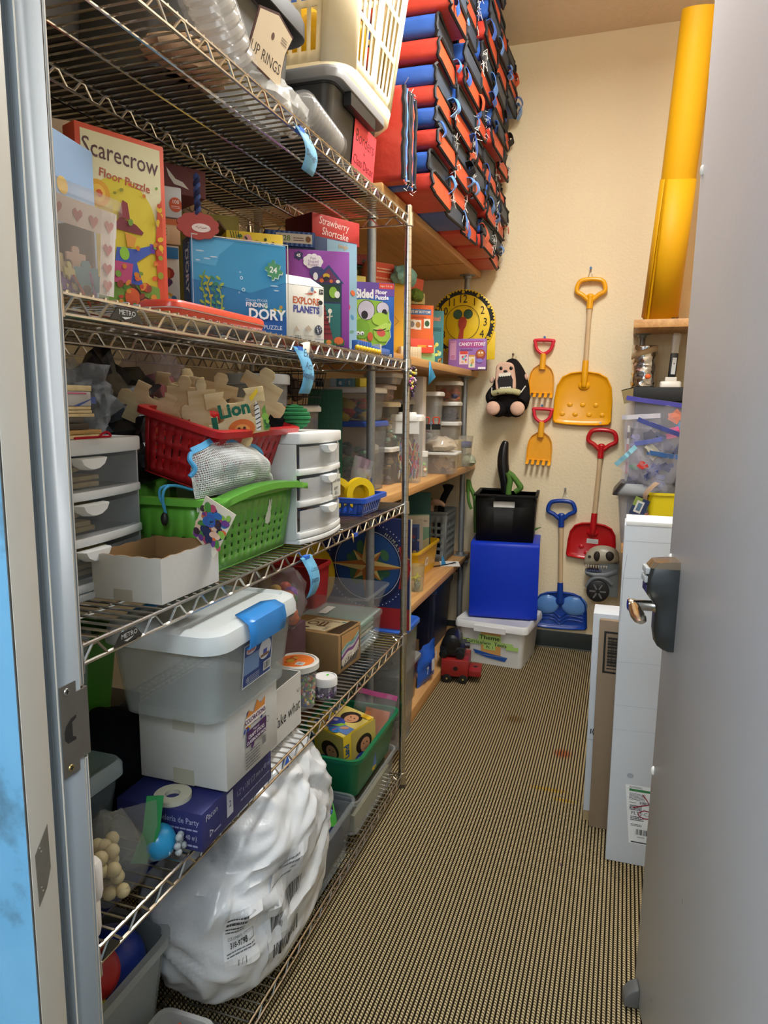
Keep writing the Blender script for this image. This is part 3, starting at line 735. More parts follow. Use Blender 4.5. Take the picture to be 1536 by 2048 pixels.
shovel('red toy shovel with wooden shaft hanging right of the blue one',(1180,1116),(1207,856),'c2161c',.275,.215,.17,dimples=[(-.2,.3),(.08,.3),(-.08,.14)])
shovel('blue toy shovel with wooden shaft and two pale painted reflections, lowest on the wall',(1120,1254),(1124,997),'123f9c',.315,.225,.165,bulge=True)
pin_and_wire(1182,537,wall(1180,560,.03),lb='blue push pin with wire loop holding the yellow shovel')
pin_and_wire(1201,846,wall(1203,861,.03),lb='pin with wire loop holding the red shovel',c=mat('b0aca4',.3,metal=1.0))
pin_and_wire(1131,977,wall(1128,1001,.03),lb='pin with wire loop holding the blue shovel',c=mat('b0aca4',.3,metal=1.0))
# white sticker on the red shovel
t=bpy.data.objects['toy_shovel.001']
mb=MB(); mb.box(-.028,-.0095,.09,.036,-.0085,.117,card('dcdad6')); p=Print(mb,(.004,-.0095,.103),(1,0,0),(0,0,1)); p.lines(-.028,-.009,.028,.01,4,'7a7a80',.3); lab(mb.build('sticker',t,smooth=False),'small white sticker')
def rake(label,bot,top):
 p0,p1=wall(*bot),wall(*top); L_=(p1-p0).length; an=math.atan2(p1.x-p0.x,p1.z-p0.z)
 t=thing('toy_rake',label,'rake',(p0.x,YW-.010,p0.z),0,'toy rakes on the back wall'); t.rotation_euler=(0,an,0)
 Y=mat('f6ad1c',.3,alpha=.9,var=.05); Rm=mat('d8263a',.3,var=.05); mb=MB(); hb=.195; hw=.073
 def out(k,y,lo):
  return[(x*hw*k,y,z)for x,z in((-1,lo),(1,lo),(1.0,.10),(.92,.14),(.7,.170),(.3,hb-.004),(-.3,hb-.004),(-.7,.170),(-.92,.14),(-1.0,.10))]
 mb.loft([out(1,.0,.03),out(1,-.018,.03),out(.94,-.018,.03),out(.9,-.006,.03)],Y)
 mb.build('rake_body',t,angle=50)
 for i in range(5):
  x=-hw*.86+i*hw*.43; mb=MB(); mb.loft([[(x-.0085,y,z),(x+.0085,y,z),(x+.0085,y-.006,z),(x-.0085,y-.006,z)]for y,z in((-.002,.036),(-.020,.018),(-.048,.006))],Y); mb.build('tine',t)
 mb=MB(); mb.tube([(0,-.015,hb-.03),(0,-.015,hb+.06)],[.019,.0155],Y,12); mb.build('socket',t)
 mb=MB(); mb.tube([(0,-.015,hb+.055),(0,-.015,L_-.085)],[.0135,.015],Rm,12)
 g=.050
 mb.tube(smooth_pts([(0,-.015,L_-.085),(-g*.75,-.015,L_-.062),(-g,-.015,L_-.022),(-g*.92,-.015,L_-.010),(g*.92,-.015,L_-.010),(g,-.015,L_-.022),(g*.75,-.015,L_-.062)],5,True),.0098,Rm,10,True); mb.build('grip',t)
rake('orange and red toy rake hanging above its twin, beside the gorilla',(1081,797),(1090,678))
rake('orange and red toy rake hanging below its twin, above the blue shovel',(1077,930),(1087,815))
pin_and_wire(1090,675,None,False,lb='blue push pin holding the upper toy rake'); pin_and_wire(1085,811,None,False,lb='blue push pin holding the lower toy rake')
# plush gorilla bag
p=wall(1019,776,.085)
t=thing('gorilla_plush','black plush gorilla with wide open mouth hanging on the back wall','plush toy',p)
FUR=cloth('141213','1e1a1b'); PINK=cloth('d9b09a','e2bda8')
mb=MB(); rings=[]
for k in range(11):
 z=-.168+.337*k/10; u=k/10; ww=.116*(math.sin(PI*min(1.0,.06+.94*u)**.72)**.55)if 0<k<10 else .02
 rings.append([(.012*u+a,b,z)for a,b in circ(ww,20,ry=ww*.74)])
mb.loft(rings,FUR); mb.build('body',t,sub=1)
# face: flattened disc on the front with eyes, mouth
fz=.055; fo=(-.014,-.070,fz)
mb=MB(); mb.M=Matrix.Translation(fo)@Matrix.Rotation(-.08,4,'Y')@Matrix.Rotation(PI/2,4,'X')
fp=smooth_pts([(0,.088,0),(-.042,.075,0),(-.052,.035,0),(-.058,-.03,0),(-.050,-.075,0),(0,-.088,0),(.050,-.075,0),(.058,-.03,0),(.052,.035,0),(.042,.075,0)],3,True)
mb.loft([[(q.x*k,q.y*k,h)for q in fp]for k,h in((1,-.02),(1,.008),(.92,.016),(.7,.019))],PINK); face=mb.build('face',t)
mb=MB(); mb.M=Matrix.Translation((fo[0],fo[1]-.0185,fo[2]))@Matrix.Rotation(-.08,4,'Y')
pr=Print(mb,(0,0,0),(1,0,0),(0,0,1))
pr.poly([(-.030,.022),(.032,.022),(.044,-.015),(.040,-.062),(-.038,-.062),(-.044,-.015)],'120c0e')
for i in range(5):pr.ell(-.026+i*.013,.018,.008,.011,'ece6d8'); pr.ell(-.026+i*.013,-.058,.007,.008,'ece6d8')
mb.build('mouth',face,smooth=False)
for sx in(-1,1):
 mb=MB(); mb.sphere((fo[0]+sx*.028+.004,fo[1]-.017,fz+.052),(.010,.006,.011),mat('181414',.25,var=0),10,8); mb.build('eye',face)
 mb=MB(); mb.sphere((sx*.098-.002,-.02,.062 if sx>0 else .045),(.013,.011,.018),PINK,12,8); mb.build('ear',t)
 mb=MB(); mb.tube(smooth_pts([(sx*.075,-.03,.0),(sx*.095,-.05,-.05),(sx*.08,-.078,-.08)],4),[.024,.027,.03,.032,.033,.033,.032,.03,.026],FUR,12); mb.build('arm',t)
 mb=MB(); mb.tube(smooth_pts([(sx*.045,-.04,-.125),(sx*.060,-.09,-.118)],4),[.042,.044,.045,.045,.044],FUR,14); lg=mb.build('leg',t)
 mb=MB(); mb.sphere((sx*.064-(.008 if sx<0 else-.002),-.118,-.116),(.041,.022,.040),PINK,16,10); mb.build('foot',lg)
mb=MB(); mb.sphere((fo[0]+.002,fo[1]-.02,fz+.036),(.012,.007,.007),mat('181414',.5,var=0),10,8); mb.build('nose',face)
mb=MB(); mb.tube(smooth_pts([(-.085,-.085,-.035),(-.03,-.108,-.022),(.03,-.108,-.020),(.075,-.085,-.03)],5),[.006]+[.017]*14+[.006],mat('b8b486',.6,var=.3,scale=80),10)
for xx,zz in((-.045,-.038),(.0,-.035)):mb.sphere((xx,-.121,zz+.006),(.006,.004,.005),'2a2618',8,6)
mb.tube([(-.088,-.085,-.03),(-.092,-.055,.0)],.003,'e8e4da',6); mb.tube([(.075,-.085,-.03),(.098,-.055,.01)],.003,'e8e4da',6)
lab(mb.build('banana_roll',t),'pale green roll held across its chest')
mb=MB(); mb.tube([(.02,.0,.165),(.024,.05,.182),(.024,.075,.20)],.0015,'d8d0c0',5); mb.build('hanging_cord',t)
pin_and_wire(1027,709,None,False,lb='brown push pin holding the plush gorilla',c=mat('6a5140',.4,var=0))
# dinosaur skull launcher toy, half hidden by the tall white carton
p=wall(1197,1148,.10)
t=thing('dinosaur_truck','grey dinosaur skull toy with black wheel behind the tall white carton','toy',p)
BONE=mat('9d9480',.35,var=.2,scale=30,col2='b5ac97'); GRY=mat('6d7377',.4,var=.1)
mb=MB(); rings=[]
for x,zc,hz,hy in((-.083,.065,.018,.02),(-.075,.075,.045,.035),(-.05,.09,.060,.045),(-.015,.10,.068,.05),(.03,.105,.066,.052),(.08,.105,.055,.05),(.11,.10,.03,.03)):
 rings.append([(x,a,zc+b*(1 if b>0 else .75))for a,b in circ(hy,18,ry=hz)])
mb.loft(rings,BONE); sk=mb.build('skull',t,sub=1)
mb=MB()
for px_,pz,rx_,rz_ in((-.012,.110,.020,.030),(-.052,.106,.010,.007),(.055,.115,.026,.028)):mb.M=Matrix.Identity(4); mb.sphere((px_,-.040 if px_>-.05 else-.036,pz),(rx_,.016,rz_),mat('241a14',.7),14,8)
mb.build('eye_socket',sk)
mb=MB()
for i in range(9):mb.lathe([(.006,0),(.001,-.016)],mat('e6ded0',.4),6,(-.070+i*.014,-.036,.056))
mb.build('upper_teeth',sk)
mb=MB(); mb.loft([[(x,a,zc+b)for a,b in circ(.038,14,ry=h)]for x,zc,h in((-.075,.018,.006),(-.068,.008,.018),(-.02,-.004,.024),(.04,.0,.028),(.10,.03,.03))],GRY); jw=mb.build('jaw',t)
mb=MB(); mb.box(-.065,-.030,.020,.01,.02,.026,ink('1d2d6a'))
for i in range(9):mb.lathe([(.005,0),(.001,.014)],mat('2c3a58',.4),6,(-.060+i*.009,-.032,.02))
mb.build('lower_teeth',jw)
mb=MB(); mb.M=Matrix.Translation((.002,-.03,-.088))@Matrix.Rotation(PI/2,4,'X'); mb.lathe([(.02,.03),(.052,.03),(.062,.024),(.062,-.006),(.05,-.012),(.02,-.012)],mat('16161a',.5),28); wh=mb.build('wheel',t)
for i in range(6):
 mb=MB(); a=i*PI/3; mb.M=Matrix.Translation((.002,-.0605,-.088))@Matrix.Rotation(a,4,'Y'); mb.box(.012,-.003,-.004,.045,.002,.004,mat('8f9296',.3,metal=.6)); mb.build('spoke',wh)
mb=MB(); mb.tube(smooth_pts([(-.062,-.03,-.075),(-.03,-.03,-.024),(.03,-.03,-.016),(.08,-.03,-.05)],5),.012,GRY,8); mb.box(.0,-.03,-.12,.11,.09,.07,GRY); mb.build('mudguard',t)
# ================================================================ right side: corner shelf and tall cartons
# yellow paper roll leaning in the corner
p0=ony(1320,632,4.02); p0.z=1.879; p1=ony(1404,0,3.66)
ax=(p1-p0); L_=min(ax.length,(3.405-p0.z)/(ax.z/ax.length)); ax.normalize()
q=ax.to_track_quat('Z','X')
t=thing('paper_roll','tall bright yellow paper roll leaning in the back right corner','roll',p0); t.rotation_euler=q.to_euler()
YEL=mat('d8a004',.55,var=.05,scale=4,spec=.3)
mb=MB(); mb.lathe([(.070,.012),(.078,.010),(.078,L_-.03),(.070,L_-.028)],YEL,36); mb.build('roll_body',t)
mb=MB(); zs_=.66; mb.loft([[((.0815+.012*(1-z/zs_)*(i/40))*math.cos(a),(.0815+.012*(1-z/zs_)*(i/40))*math.sin(a),z)for i in range(41)for a in(2.2+2*PI*.98*i/40,)]for z in(.02,zs_)],YEL,False,False,closed=False); lab(mb.build('outer_sheet',t,thick=.0015),'loose outer yellow sheet with a seam')
mb=MB(); rd=random.Random(5)
for i in range(26):
 a=3.6+i*.09+rd.uniform(-.03,.03); h=rd.uniform(.003,.010); mb.box(.083*math.cos(a)-.003,.083*math.sin(a)-.003,.012,.083*math.cos(a)+.003,.083*math.sin(a)+.003,.022+h,'4a3a14')
mb.lathe([(.080,.008),(.0825,.008),(.0825,.012),(.080,.012)],'3a2e12',30); o=mb.build('frayed_edge',t); o['kind']='stuff'
ZR=.761
# big black carton under the corner shelf, with items on its lid
a=ony(1257,1000,3.95); x0=a.x+.005; zt=zat(1300,775,(.05,4.03,0)); w_=.44
t=thing('black_carton','large black carton under the corner shelf carrying foil and stapler','carton',(x0+w_/2,4.13,ZR))
BC=card('1a1c1e'); H_=zt-ZR
mb=MB(); mb.box(-w_/2,-.085,0,w_/2,.075,H_,BC); mb.build('carton_body',t,bevel=.003)
mb=MB(); mb.box(-w_/2-.012,-.10,H_-.004,w_/2+.01,.085,H_+.002,BC); mb.box(-w_/2-.012,-.105,H_-.07,w_/2+.01,-.098,H_+.002,BC); mb.build('lid',t,bevel=.002)
mb=MB(); mb.M=Matrix.Translation((-w_/2-.012,0,H_))@Matrix.Rotation(-.25,4,'Y'); mb.box(-.062,-.10,-.072,-.0,-.096,.002,card('8c7a4e')); mb.box(-.062,-.10,-.002,.0,.0,.002,card('a8956a')); lab(mb.build('side_flap',t),'tan inside of a side flap')
LIDZ=zt+.003
p=ony(1285,776,4.12); r_=.062
t=thing('foil_roll','crumpled silver foil wrapped roll with a tan paper band on the black carton','roll',(p.x,4.12,LIDZ))
FOIL=mat('c9c9cc',.16,metal=1.0,var=.1,scale=30); H_=zat(1285,692,(p.x,4.12,0))-LIDZ
def foilpt(u,v):
 a=u*2*PI; k=r_*(1+.10*pnoise(Vector((math.cos(a)*2.2,math.sin(a)*2.2,v*7)))+.05*pnoise(Vector((math.cos(a)*6,math.sin(a)*6,v*20))))
 return(k*math.cos(a),k*math.sin(a),v*H_)
mb=MB(); mb.sheet(40,34,foilpt,FOIL); mb.build('foil_wrap',t,thick=.001,angle=25)
mb=MB(); mb.lathe([(.05,.004),(.055,H_-.02),(.05,H_-.012)],card('b9a27c'),24); mb.build('inner_roll',t)
mb=MB(); mb.loft([[(1.06*r_*math.cos(a),1.06*r_*math.sin(a),H_-.05+.02*math.cos(a)+d)for a in[2*PI*i/28 for i in range(28)]]for d in(0,.03)],card('c0a680'),False,False); mb.build('paper_band',t,thick=.001)
mb=MB(); mb.M=Matrix.Translation((.022,-r_*1.02,.055)); mb.sphere((0,0,0),(.015,.006,.013),ink('ee6a2c'),12,8); lab(mb.build('orange_sticker',t),'round orange sticker')
p=ony(1340,776,4.08)
t=thing('long_reach_stapler','white and black stapler standing on end on the black carton','stapler',(p.x,4.08,LIDZ))
WP=plast('e6e1d6'); s=.0029
mb=MB(); mb.loft([[(x,y,z)for x,y in rrect(.105-k,.06-k,.012,3)]for z,k in((0,0),(.022,0),(.03,.012))],WP); mb.build('base',t)
mb=MB(); mb.box(-.028,-.016,.028,.03,.016,.052,WP); mb.build('hinge_block',t,bevel=.004)
mb=MB(); mb.M=Matrix.Rotation(.06,4,'Y'); mb.box(-.018,-.014,.036,.020,.014,.175,plast('17191c')); arm=mb.build('arm',t,bevel=.006)
mb=MB(); mb.M=Matrix.Rotation(.06,4,'Y'); mb.box(-.006,-.0165,.066,.014,-.013,.150,plast('d8dadc')); p_=Print(mb,(.004,-.0165,.108),(1,0,0),(0,0,1)); p_.ell(0,.012,.003,.003,'1a1a1a'); mb.build('staple_rail',arm)
mb=MB(); mb.M=Matrix.Rotation(.06,4,'Y'); mb.loft([[(x,y,z)for x,y in rrect(w2,.022,.008,3)]for z,w2 in((.172,.040),(.255,.044),(.272,.040),(.276,.030))],mat('cfcac0',.3,alpha=.95,var=.05)); mb.build('handle_grip',t)
# clear tote with black lid, black folder box on it
a=ony(1232,985,3.78); zl=zat(1260,990,(.0,3.78,0))
t=thing('clear_tote','clear tote with flared black lid on the right below the black folders','box',(a.x+.155,3.885,ZR))
mb=MB(); mb.tub(.29,.26,zl-ZR+.0,clear('cfd2dc',.22),.84,.03,lip=.0); mb.build('box_body',t)
mb=MB(); mb.loft([[(x,y,z)for x,y in rrect(w2,d2,.03,4)]for w2,d2,z in((.30,.27,zl-ZR-.002),(.345,.30,zl-ZR),(.335,.29,zl-ZR+.016),(.27,.24,zl-ZR+.058),(.25,.22,zl-ZR+.056))],plast('202224')); mb.build('lid',t)
mb=MB()
for i in range(7):mb.box(-.10+i*.03,-.09,.004,-.09+i*.03,.08,zl-ZR-.04-.01*(i%3),card(['5a5470','8a7f9c','c9c6d0','4a3f4a','6d4a50','b8b4bc','3c3a52'][i]))
mb.build('paper_sheaf',t)
ZT=zl+.059
a=ony(1250,972,3.86); a2=ony(1292,972,3.86); h_=zat(1260,857,(a.x,3.86,0))-ZT
for k,(nm,lb,c_,xo,hh,w2)in enumerate((('magazine_file','black magazine file standing on the clear tote','16171a',.012,h_,.10),('picture_book','thin picture book with red and white edge left of the black magazine file','d8d2cc',-.004,h_+.012,.012))):
 bx=Carton(nm,lb,'folder' if k==0 else 'book',(a.x+xo+w2/2,3.93,ZT),w2,.13,hh,0,c_)
 if k:bx.face().rect(-.006,-.1,.006,-.04,'b4282c').rect(-.006,.0,.006,.05,'c84a44').rect(-.006,.08,.006,.11,'5a4a44')
 bx.done()
# yellow tub stuffed with zip bags
a=ony(1296,985,3.72); zt=a.z
t=thing('yellow_tub','yellow plastic tub crammed with zip bags beside the door edge','tub',(a.x+.125,3.83,ZR))
mb=MB(); mb.tub(.25,.22,zt-ZR,plast('ecd614',.4),.86,.03,lip=.007); mb.build('tub_body',t)
TC=Vector((a.x+.125,3.83,ZR)); ZY=zt
def zipbag(px,py,y,w2,h2,tilt,ln,tint='e6e6f2',zipc='4f54b0',seed=1,a_=.15,lean=.0,cont=None,lb=''):
 p=ony(px,py,y)
 t=thing('zip_bag',lb,'bag',p,0,'zip bags in the yellow tub'); t.rotation_euler=(lean,tilt,0)
 def f(u,v):
  n_=pnoise(Vector((u*3+seed,v*4,seed)))*.022+pnoise(Vector((u*9,v*9+seed,2)))*.008
  pinch=1-.55*v**1.5
  return((u-.5)*w2*pinch,n_-.01*math.sin(PI*u),-v*h2)
 mb=MB(); mb.sheet(12,14,f,clear(tint,a_,.1)); mb.sheet(12,14,lambda u,v:Vector(f(u,v))+Vector((.004*math.sin(9*v),.012*math.sin(PI*v)+.004,0)),clear(tint,a_*.8,.1)); b=mb.build('bag_film',t,angle=70)
 mb=MB(); mb.ribbon([Vector(f(i/10,0))+Vector((0,-.001,-.012))for i in range(11)],(0,0,.011),.003,mat(zipc,.35,alpha=.9,var=.1)); lab(mb.build('zip_strip',t),'coloured zip strip')
 mb=MB()
 for i,(u,v,r,c_)in enumerate(cont or[]):
  q_=Vector(f(u,v)); rr_=random.Random(seed*9+i)
  for e_ in range(4):mb.M=Matrix.Translation(q_+Vector((rr_.uniform(-.6,.6)*r,.007,rr_.uniform(-.8,.8)*r)))@Matrix.Rotation(rr_.uniform(-1,1),4,'Y')@Matrix.Rotation(rr_.uniform(-.3,.3),4,'X'); mb.box(-r*.75,-.002,-r*.35,r*.75,.002,r*.35,ink(c_))
  mb.M=Matrix.Identity(4)
 if cont:mb.build('bag_contents',t)
 return t
zipbag(1342,803,3.86,.42,.52,.14,.4,zipc='5552b4',seed=2,lean=.1,cont=[(.60,.14,.035,'ee7a3c'),(.62,.3,.03,'e04a8a'),(.72,.2,.045,'35a5d8'),(.6,.42,.03,'2c3558'),(.4,.35,.04,'39435f'),(.5,.55,.05,'2f3a60'),(.66,.5,.04,'3b4f86')],lb='uppermost zip bag with blue zip in the yellow tub')
zipbag(1282,828,3.80,.18,.42,-.06,.4,zipc='d8d8e6',seed=5,lean=.08,cont=[(.4,.3,.025,'8a86b8')],lb='small clear zip bag with white rim left of the uppermost one')
zipbag(1322,850,3.77,.22,.42,.35,.4,zipc='48549c',seed=8,lean=.1,cont=[(.4,.2,.035,'2c3450'),(.6,.12,.03,'44507c'),(.5,.4,.035,'7a7a5a'),(.62,.65,.03,'2a3358'),(.4,.75,.03,'50567a'),(.7,.3,.03,'34436e'),(.5,.5,.03,'3d4a80'),(.3,.55,.02,'3aa05a')],lb='zip bag of dark navy pieces in the middle of the yellow tub')
zipbag(1330,905,3.745,.16,.36,.15,.4,zipc='3f6aa8',seed=11,lean=.06,cont=[(.5,.4,.03,'7c86ac'),(.5,.75,.03,'8ad06a'),(.45,.9,.028,'e09a8a'),(.6,.2,.03,'2a3a6a')],lb='zip bag showing a bright green lump at the front of the yellow tub')
zipbag(1248,908,3.74,.13,.28,-.8,.4,zipc='8cc9e0',seed=14,lean=.05,cont=[(.7,.35,.022,'d0322c'),(.6,.6,.02,'2f3a66')],lb='zip bag with pale blue zip flopping left over the tub rim')
zipbag(1296,878,3.75,.13,.36,-.2,.4,zipc='6a78c0',seed=19,lean=.05,cont=[(.5,.2,.035,'b9b6a6'),(.5,.42,.03,'5560a0'),(.5,.7,.024,'c8c8d8')],lb='zip bag of folded papers in front of the black magazine file')
# fabric tag hanging from the tub
p=ony(1283,1005,3.70)
t=thing('card_tag','navy and green card tag on a tan ribbon left of the yellow tub','tag',p); t.rotation_euler=(.05,.35,0)
mb=MB(); mb.box(-.035,-.001,-.07,.035,.001,.02,card('24345c')); pr=Print(mb,(0,-.001,-.025),(1,0,0),(0,0,1)); pr.rect(-.035,.0,.0,.045,'8aa04a').rect(-.02,-.03,.015,.03,'d8d8d4').rect(-.012,-.02,.008,.02,'5c7a9a'); mb.build('card',t,smooth=False)
mb=MB(); mb.ribbon(smooth_pts([(.01,0,.02),(.0,-.01,.05),(.018,.0,.10),(.03,.02,.115)],4),(.011,0,0),.0015,cloth('b79c84')); mb.build('ribbon',t)
# tall white carton leaning by the door, and the lower one behind it
WB=mat('c6ccd4',.55,var=.03,scale=10,bump=.05,bscale=40)
yA=2.245; xa=onz(1210,1722,0).x
bx=Carton('tall_white_carton','tall narrow white carton with a shipping label next to the door','carton',(xa+.16,yA+.075,.001),.32,.15,1.095,0,WB)
f=bx.face('front','crease_print')
for z_,d_ in((.50,0),(.385,.004),(.12,.003),(-.02,.002),(-.10,.004)):f.line([(-.16,z_),(-.05,z_+d_),(.16,z_-d_)],.0012,'aeb4bd')
f.line([(-.148,.46),(-.155,.40),(-.157,.25)],.001,'9aa0aa').ell(-.10,-.247,.010,.008,'9ba2ae')
mb=MB(); mb.box(-.156,-.0755,1.095,.16,.07,1.108,mat('eceeee',.5)); lab(mb.build('top_flap',bx.t,bevel=.001),'brighter white top flap')
mb=MB(); f=Print(mb,(0,-.0753,.5475),(1,0,0),(0,0,1)); cxl=.005; K='30343a'
X0,X1,Z0,Z1=-.112,.06,-.475,-.275
f.poly([(X0,Z1-.002),(X1,Z1),(X1,Z0),(X0+.02,Z0+.002)],'dfe3e6').rect(X0+.012,Z1-.022,X1,Z1-.014,'2f7a48').lines(X0+.012,Z1-.011,X0+.05,Z1-.004,2,K).lines(X1-.03,Z1-.012,X1,Z1-.003,3,K)
f.lines(X0+.013,Z1-.05,X0+.06,Z1-.026,6,K).bars(X0+.042,Z1-.063,X0+.078,Z1-.052,K,back=None).lines(X0+.014,Z1-.06,X0+.035,Z1-.056,1,K)
f.lines(X0+.016,Z1-.084,X0+.052,Z1-.066,4,K,.6).text('FLT5-CA1-7',X0+.062,Z1-.094,.016,K).lines(X0+.02,Z1-.118,X0+.06,Z1-.102,3,K,.5).lines(X0+.022,Z1-.137,X0+.055,Z1-.128,2,K)
f.bars(X0+.036,Z1-.168,X0+.09,Z1-.144,K,seed=8,back=None).lines(X0+.044,Z1-.174,X0+.066,Z1-.170,1,K).rect(X0+.026,Z0+.007,X1,Z0+.011,K)
RP='8c1830'
f.line([(X0+.052,Z1-.028),(X0+.064,Z1-.042),(X0+.074,Z1-.058),(X0+.050,Z1-.066),(X0+.026,Z1-.076)],.0035,RP)
f.line([(X0+.082,Z1-.082),(X0+.06,Z1-.08),(X0+.045,Z1-.088),(X0+.044,Z1-.100),(X0+.058,Z1-.107),(X0+.074,Z1-.106),(X0+.082,Z1-.098)],.0035,RP)
lab(mb.build('shipping_label',bx.t,smooth=False),'white shipping label with green band and red pen marks')
bx.done()
yB=2.455; xb=onz(1165,1640,0).x
bx=Carton('short_white_carton','shorter white carton standing behind the tall white one','carton',(xb+.14,yB+.06,.001),.28,.12,.755,0,WB)
f=bx.face(); f.rect(-.14,-.3775,.14,-.34,'a08a66').line([(-.14,-.075),(.14,-.075)],.0015,'8e949c').line([(-.14,.29),(.1,.285)],.001,'b0b6be')
f.ring(-.107,-.045,.013,.016,'2a2e34').ell(-.107,-.045,.006,.006,'2a2e34').poly([(-.122,-.035),(-.114,-.030),(-.112,-.037),(-.119,-.042)],'2a2e34').poly([(-.122,-.055),(-.114,-.060),(-.112,-.053),(-.119,-.048)],'2a2e34').rect(-.13,-.053,-.126,-.035,'2a2e34')
bx.done()
KR=mat('8a7660',.65,var=.06,bump=.05,bscale=60)
a=ony(1196,1300,2.40)
bx=Carton('cardboard_sheet','brown cardboard sheet wedged between the two white cartons','cardboard',(a.x+.115,2.425,.001),.23,.022,.745,-.04,KR)
f=bx.face(); f.rect(-.098,.19,.0,.335,'16140f').rect(-.091,.197,.0,.328,'8a7660').bars(-.087,.203,-.05,.322,'1c1812',back=None)
for i in range(11):f.rect(-.085,.205+i*.0105,-.045,.205+i*.0105+.004+.002*(i%3),'1c1812')
bx.done()
# ================================================================ folded gym mats stacked on the top plywood shelf
MR,MBL,MS=mat('c23a2a',.42,var=.1,scale=14,bump=.25,bscale=22),mat('2f5db0',.42,var=.12,scale=14,bump=.25,bscale=22),mat('38414e',.6,var=.15,scale=30,bump=.2,bscale=40)
MRO=mat('cf4e2a',.45,var=.12,scale=18,bump=.3,bscale=25); MK=mat('15161a',.7,var=.1); MLB=mat('5b8fd8',.4,var=.2,scale=30,bump=.3,bscale=40); THR=mat('d9d6d0',.8)
cols=[2.665,2.955,3.29,3.615,3.925,4.235]
ordn=['first','second','third','fourth','fifth','sixth','seventh']; coln=['nearest','second nearest','middle','second farthest','farthest']
def pad(t,nm,dx,wy,z0,h,m,rd,endm):
 # soft vinyl pad: front end (towards +x) sagging, with black piping round the end face
 nx,ny=3,5; sag=rd.uniform(.002,.010); x1=rd.uniform(-.012,.012); sk=rd.uniform(-.012,.012)
 def prof(x,k):
  out=[]
  for y,z in rrect(wy*.985,h*.94,h*.30,3):
   u=(y/wy+.5); zz=z0+h/2+z*k-sag*(math.sin(PI*u))*(.5+.5*(x/dx))+sk*(u-.5)
   out.append((x,y*(.97+.03*k),zz))
  return out
 mb=MB(); mb.loft([prof(-dx/2,.9),prof(-dx/2+.03,1.0),prof(dx/2-.03+x1,1.0),prof(dx/2+x1,.96)],m); p=mb.build(nm,t)
 e=prof(dx/2+x1,.90); e2=[(x+.004,y,z)for x,y,z in e]
 mb=MB(); mb.loft([[(x-.001,y,z)for x,y,z in prof(dx/2+x1,.98)],e2],endm,False,True); mb.build('end_panel',p)
 mb=MB(); lo=prof(dx/2+x1+.003,1.0); pts=[]
 for i,q in enumerate(lo):pts.append((q[0]+rd.uniform(-.004,.007),q[1],q[2]+rd.uniform(-.004,.004)))
 mb.tube(pts,.0062,MK,5,True); mb.build('piping',p)
for c in range(5):
 y0,y1=cols[c],cols[c+1]; z=W1+.001; rd=random.Random(40+c); k=0
 top=3.28 if c>0 else 3.25
 while z<top-.10 and k<7:
  h=rd.uniform(.070,.084); wy=(y1-y0)-.012; dx=.60
  xo=-.732-dx/2+.075*(z-W1)/1.1+rd.uniform(-.022,.016)
  t=thing('folded_mat','folded gym mat, %s from the bottom of the %s mat pile'%(ordn[k],coln[c]),'mat',(xo,(y0+y1)/2,z),rd.uniform(-.03,.03),'folded gym mats on the top plywood shelf')
  a,b=(MR,MBL)if rd.random()<.72 else(MBL,MR)
  ea,eb=(MRO,MS)if a is MR else(MS,MRO)
  pad(t,'red_pad' if a is MR else 'blue_pad',dx,wy,0,h,a,rd,ea); pad(t,'blue_pad' if a is MR else 'red_pad',dx,wy,h+.001,h,b,rd,eb)
  # torn hook-and-loop flap curling out of the end
  for q in range(rd.choice((1,2,2))):
   fy=rd.choice((-.40,.42,.36,-.3))*wy; fz=rd.uniform(.3,1.5)*h; ln=rd.uniform(.03,.07)
   mb=MB(); mb.ribbon(smooth_pts([(dx/2-.01,fy,fz),(dx/2+.018,fy+rd.uniform(-.01,.01),fz+.008),(dx/2+.026+rd.uniform(0,.012),fy+rd.uniform(-.015,.015),fz-ln*.5),(dx/2+rd.uniform(.0,.03),fy,fz-ln)],4),(0,rd.uniform(.012,.03),rd.uniform(-.01,.01)),.0025,rd.choice((MLB,MLB,MK,MBL,MRO))); mb.build('torn_flap',t)
  if rd.random()<.5:
   mb=MB(); fy=rd.choice((-.42,.42))*wy
   for q in range(9):
    p=Vector((dx/2+.008,fy+rd.uniform(-.02,.02),rd.uniform(.2,1.8)*h)); mb.tube([p,p+Vector((rd.uniform(.005,.02),rd.uniform(-.02,.02),rd.uniform(-.02,.02))),p+Vector((rd.uniform(.0,.03),rd.uniform(-.02,.02),rd.uniform(-.04,.0)))],.0012,THR,4)
   o=mb.build('frayed_threads',t); o['kind']='stuff'
  z+=2*h+.004; k+=1
# one mat standing on edge at the near end of the pile
q=onx(822,300,-.775)
t=thing('upright_mat','red folded gym mat standing on edge at the near end of the mat pile','mat',(-1.075,2.572,W1+.001),0)
hz=zat(830,180,(-.775,2.56,0))-W1
for i,(m_,nm)in enumerate(((MR,'red_pad'),(MBL,'blue_pad'))):
 y=-.040+i*.076
 mb=MB(); mb.loft([[(x,yy+y,zz)for yy,zz in rrect(.072*k,hz*(.97+.03*k),.022,4,0,hz/2)]for x,k in((-.30,.8),(-.28,1),(.28,1),(.296,.9))],m_); pd=mb.build(nm,t)
 mb=MB()
 for yy in(-.028,.0,.028):
  mb.tube([(.298+random.uniform(-.003,.003),y+yy+random.uniform(-.003,.003),hz*(.02+.96*j/14))for j in range(15)],.0085 if yy else .005,MK if yy else(MRO if i else MLB),6)
 mb.build('edge_binding',pd)
mb=MB(); rd=random.Random(3)
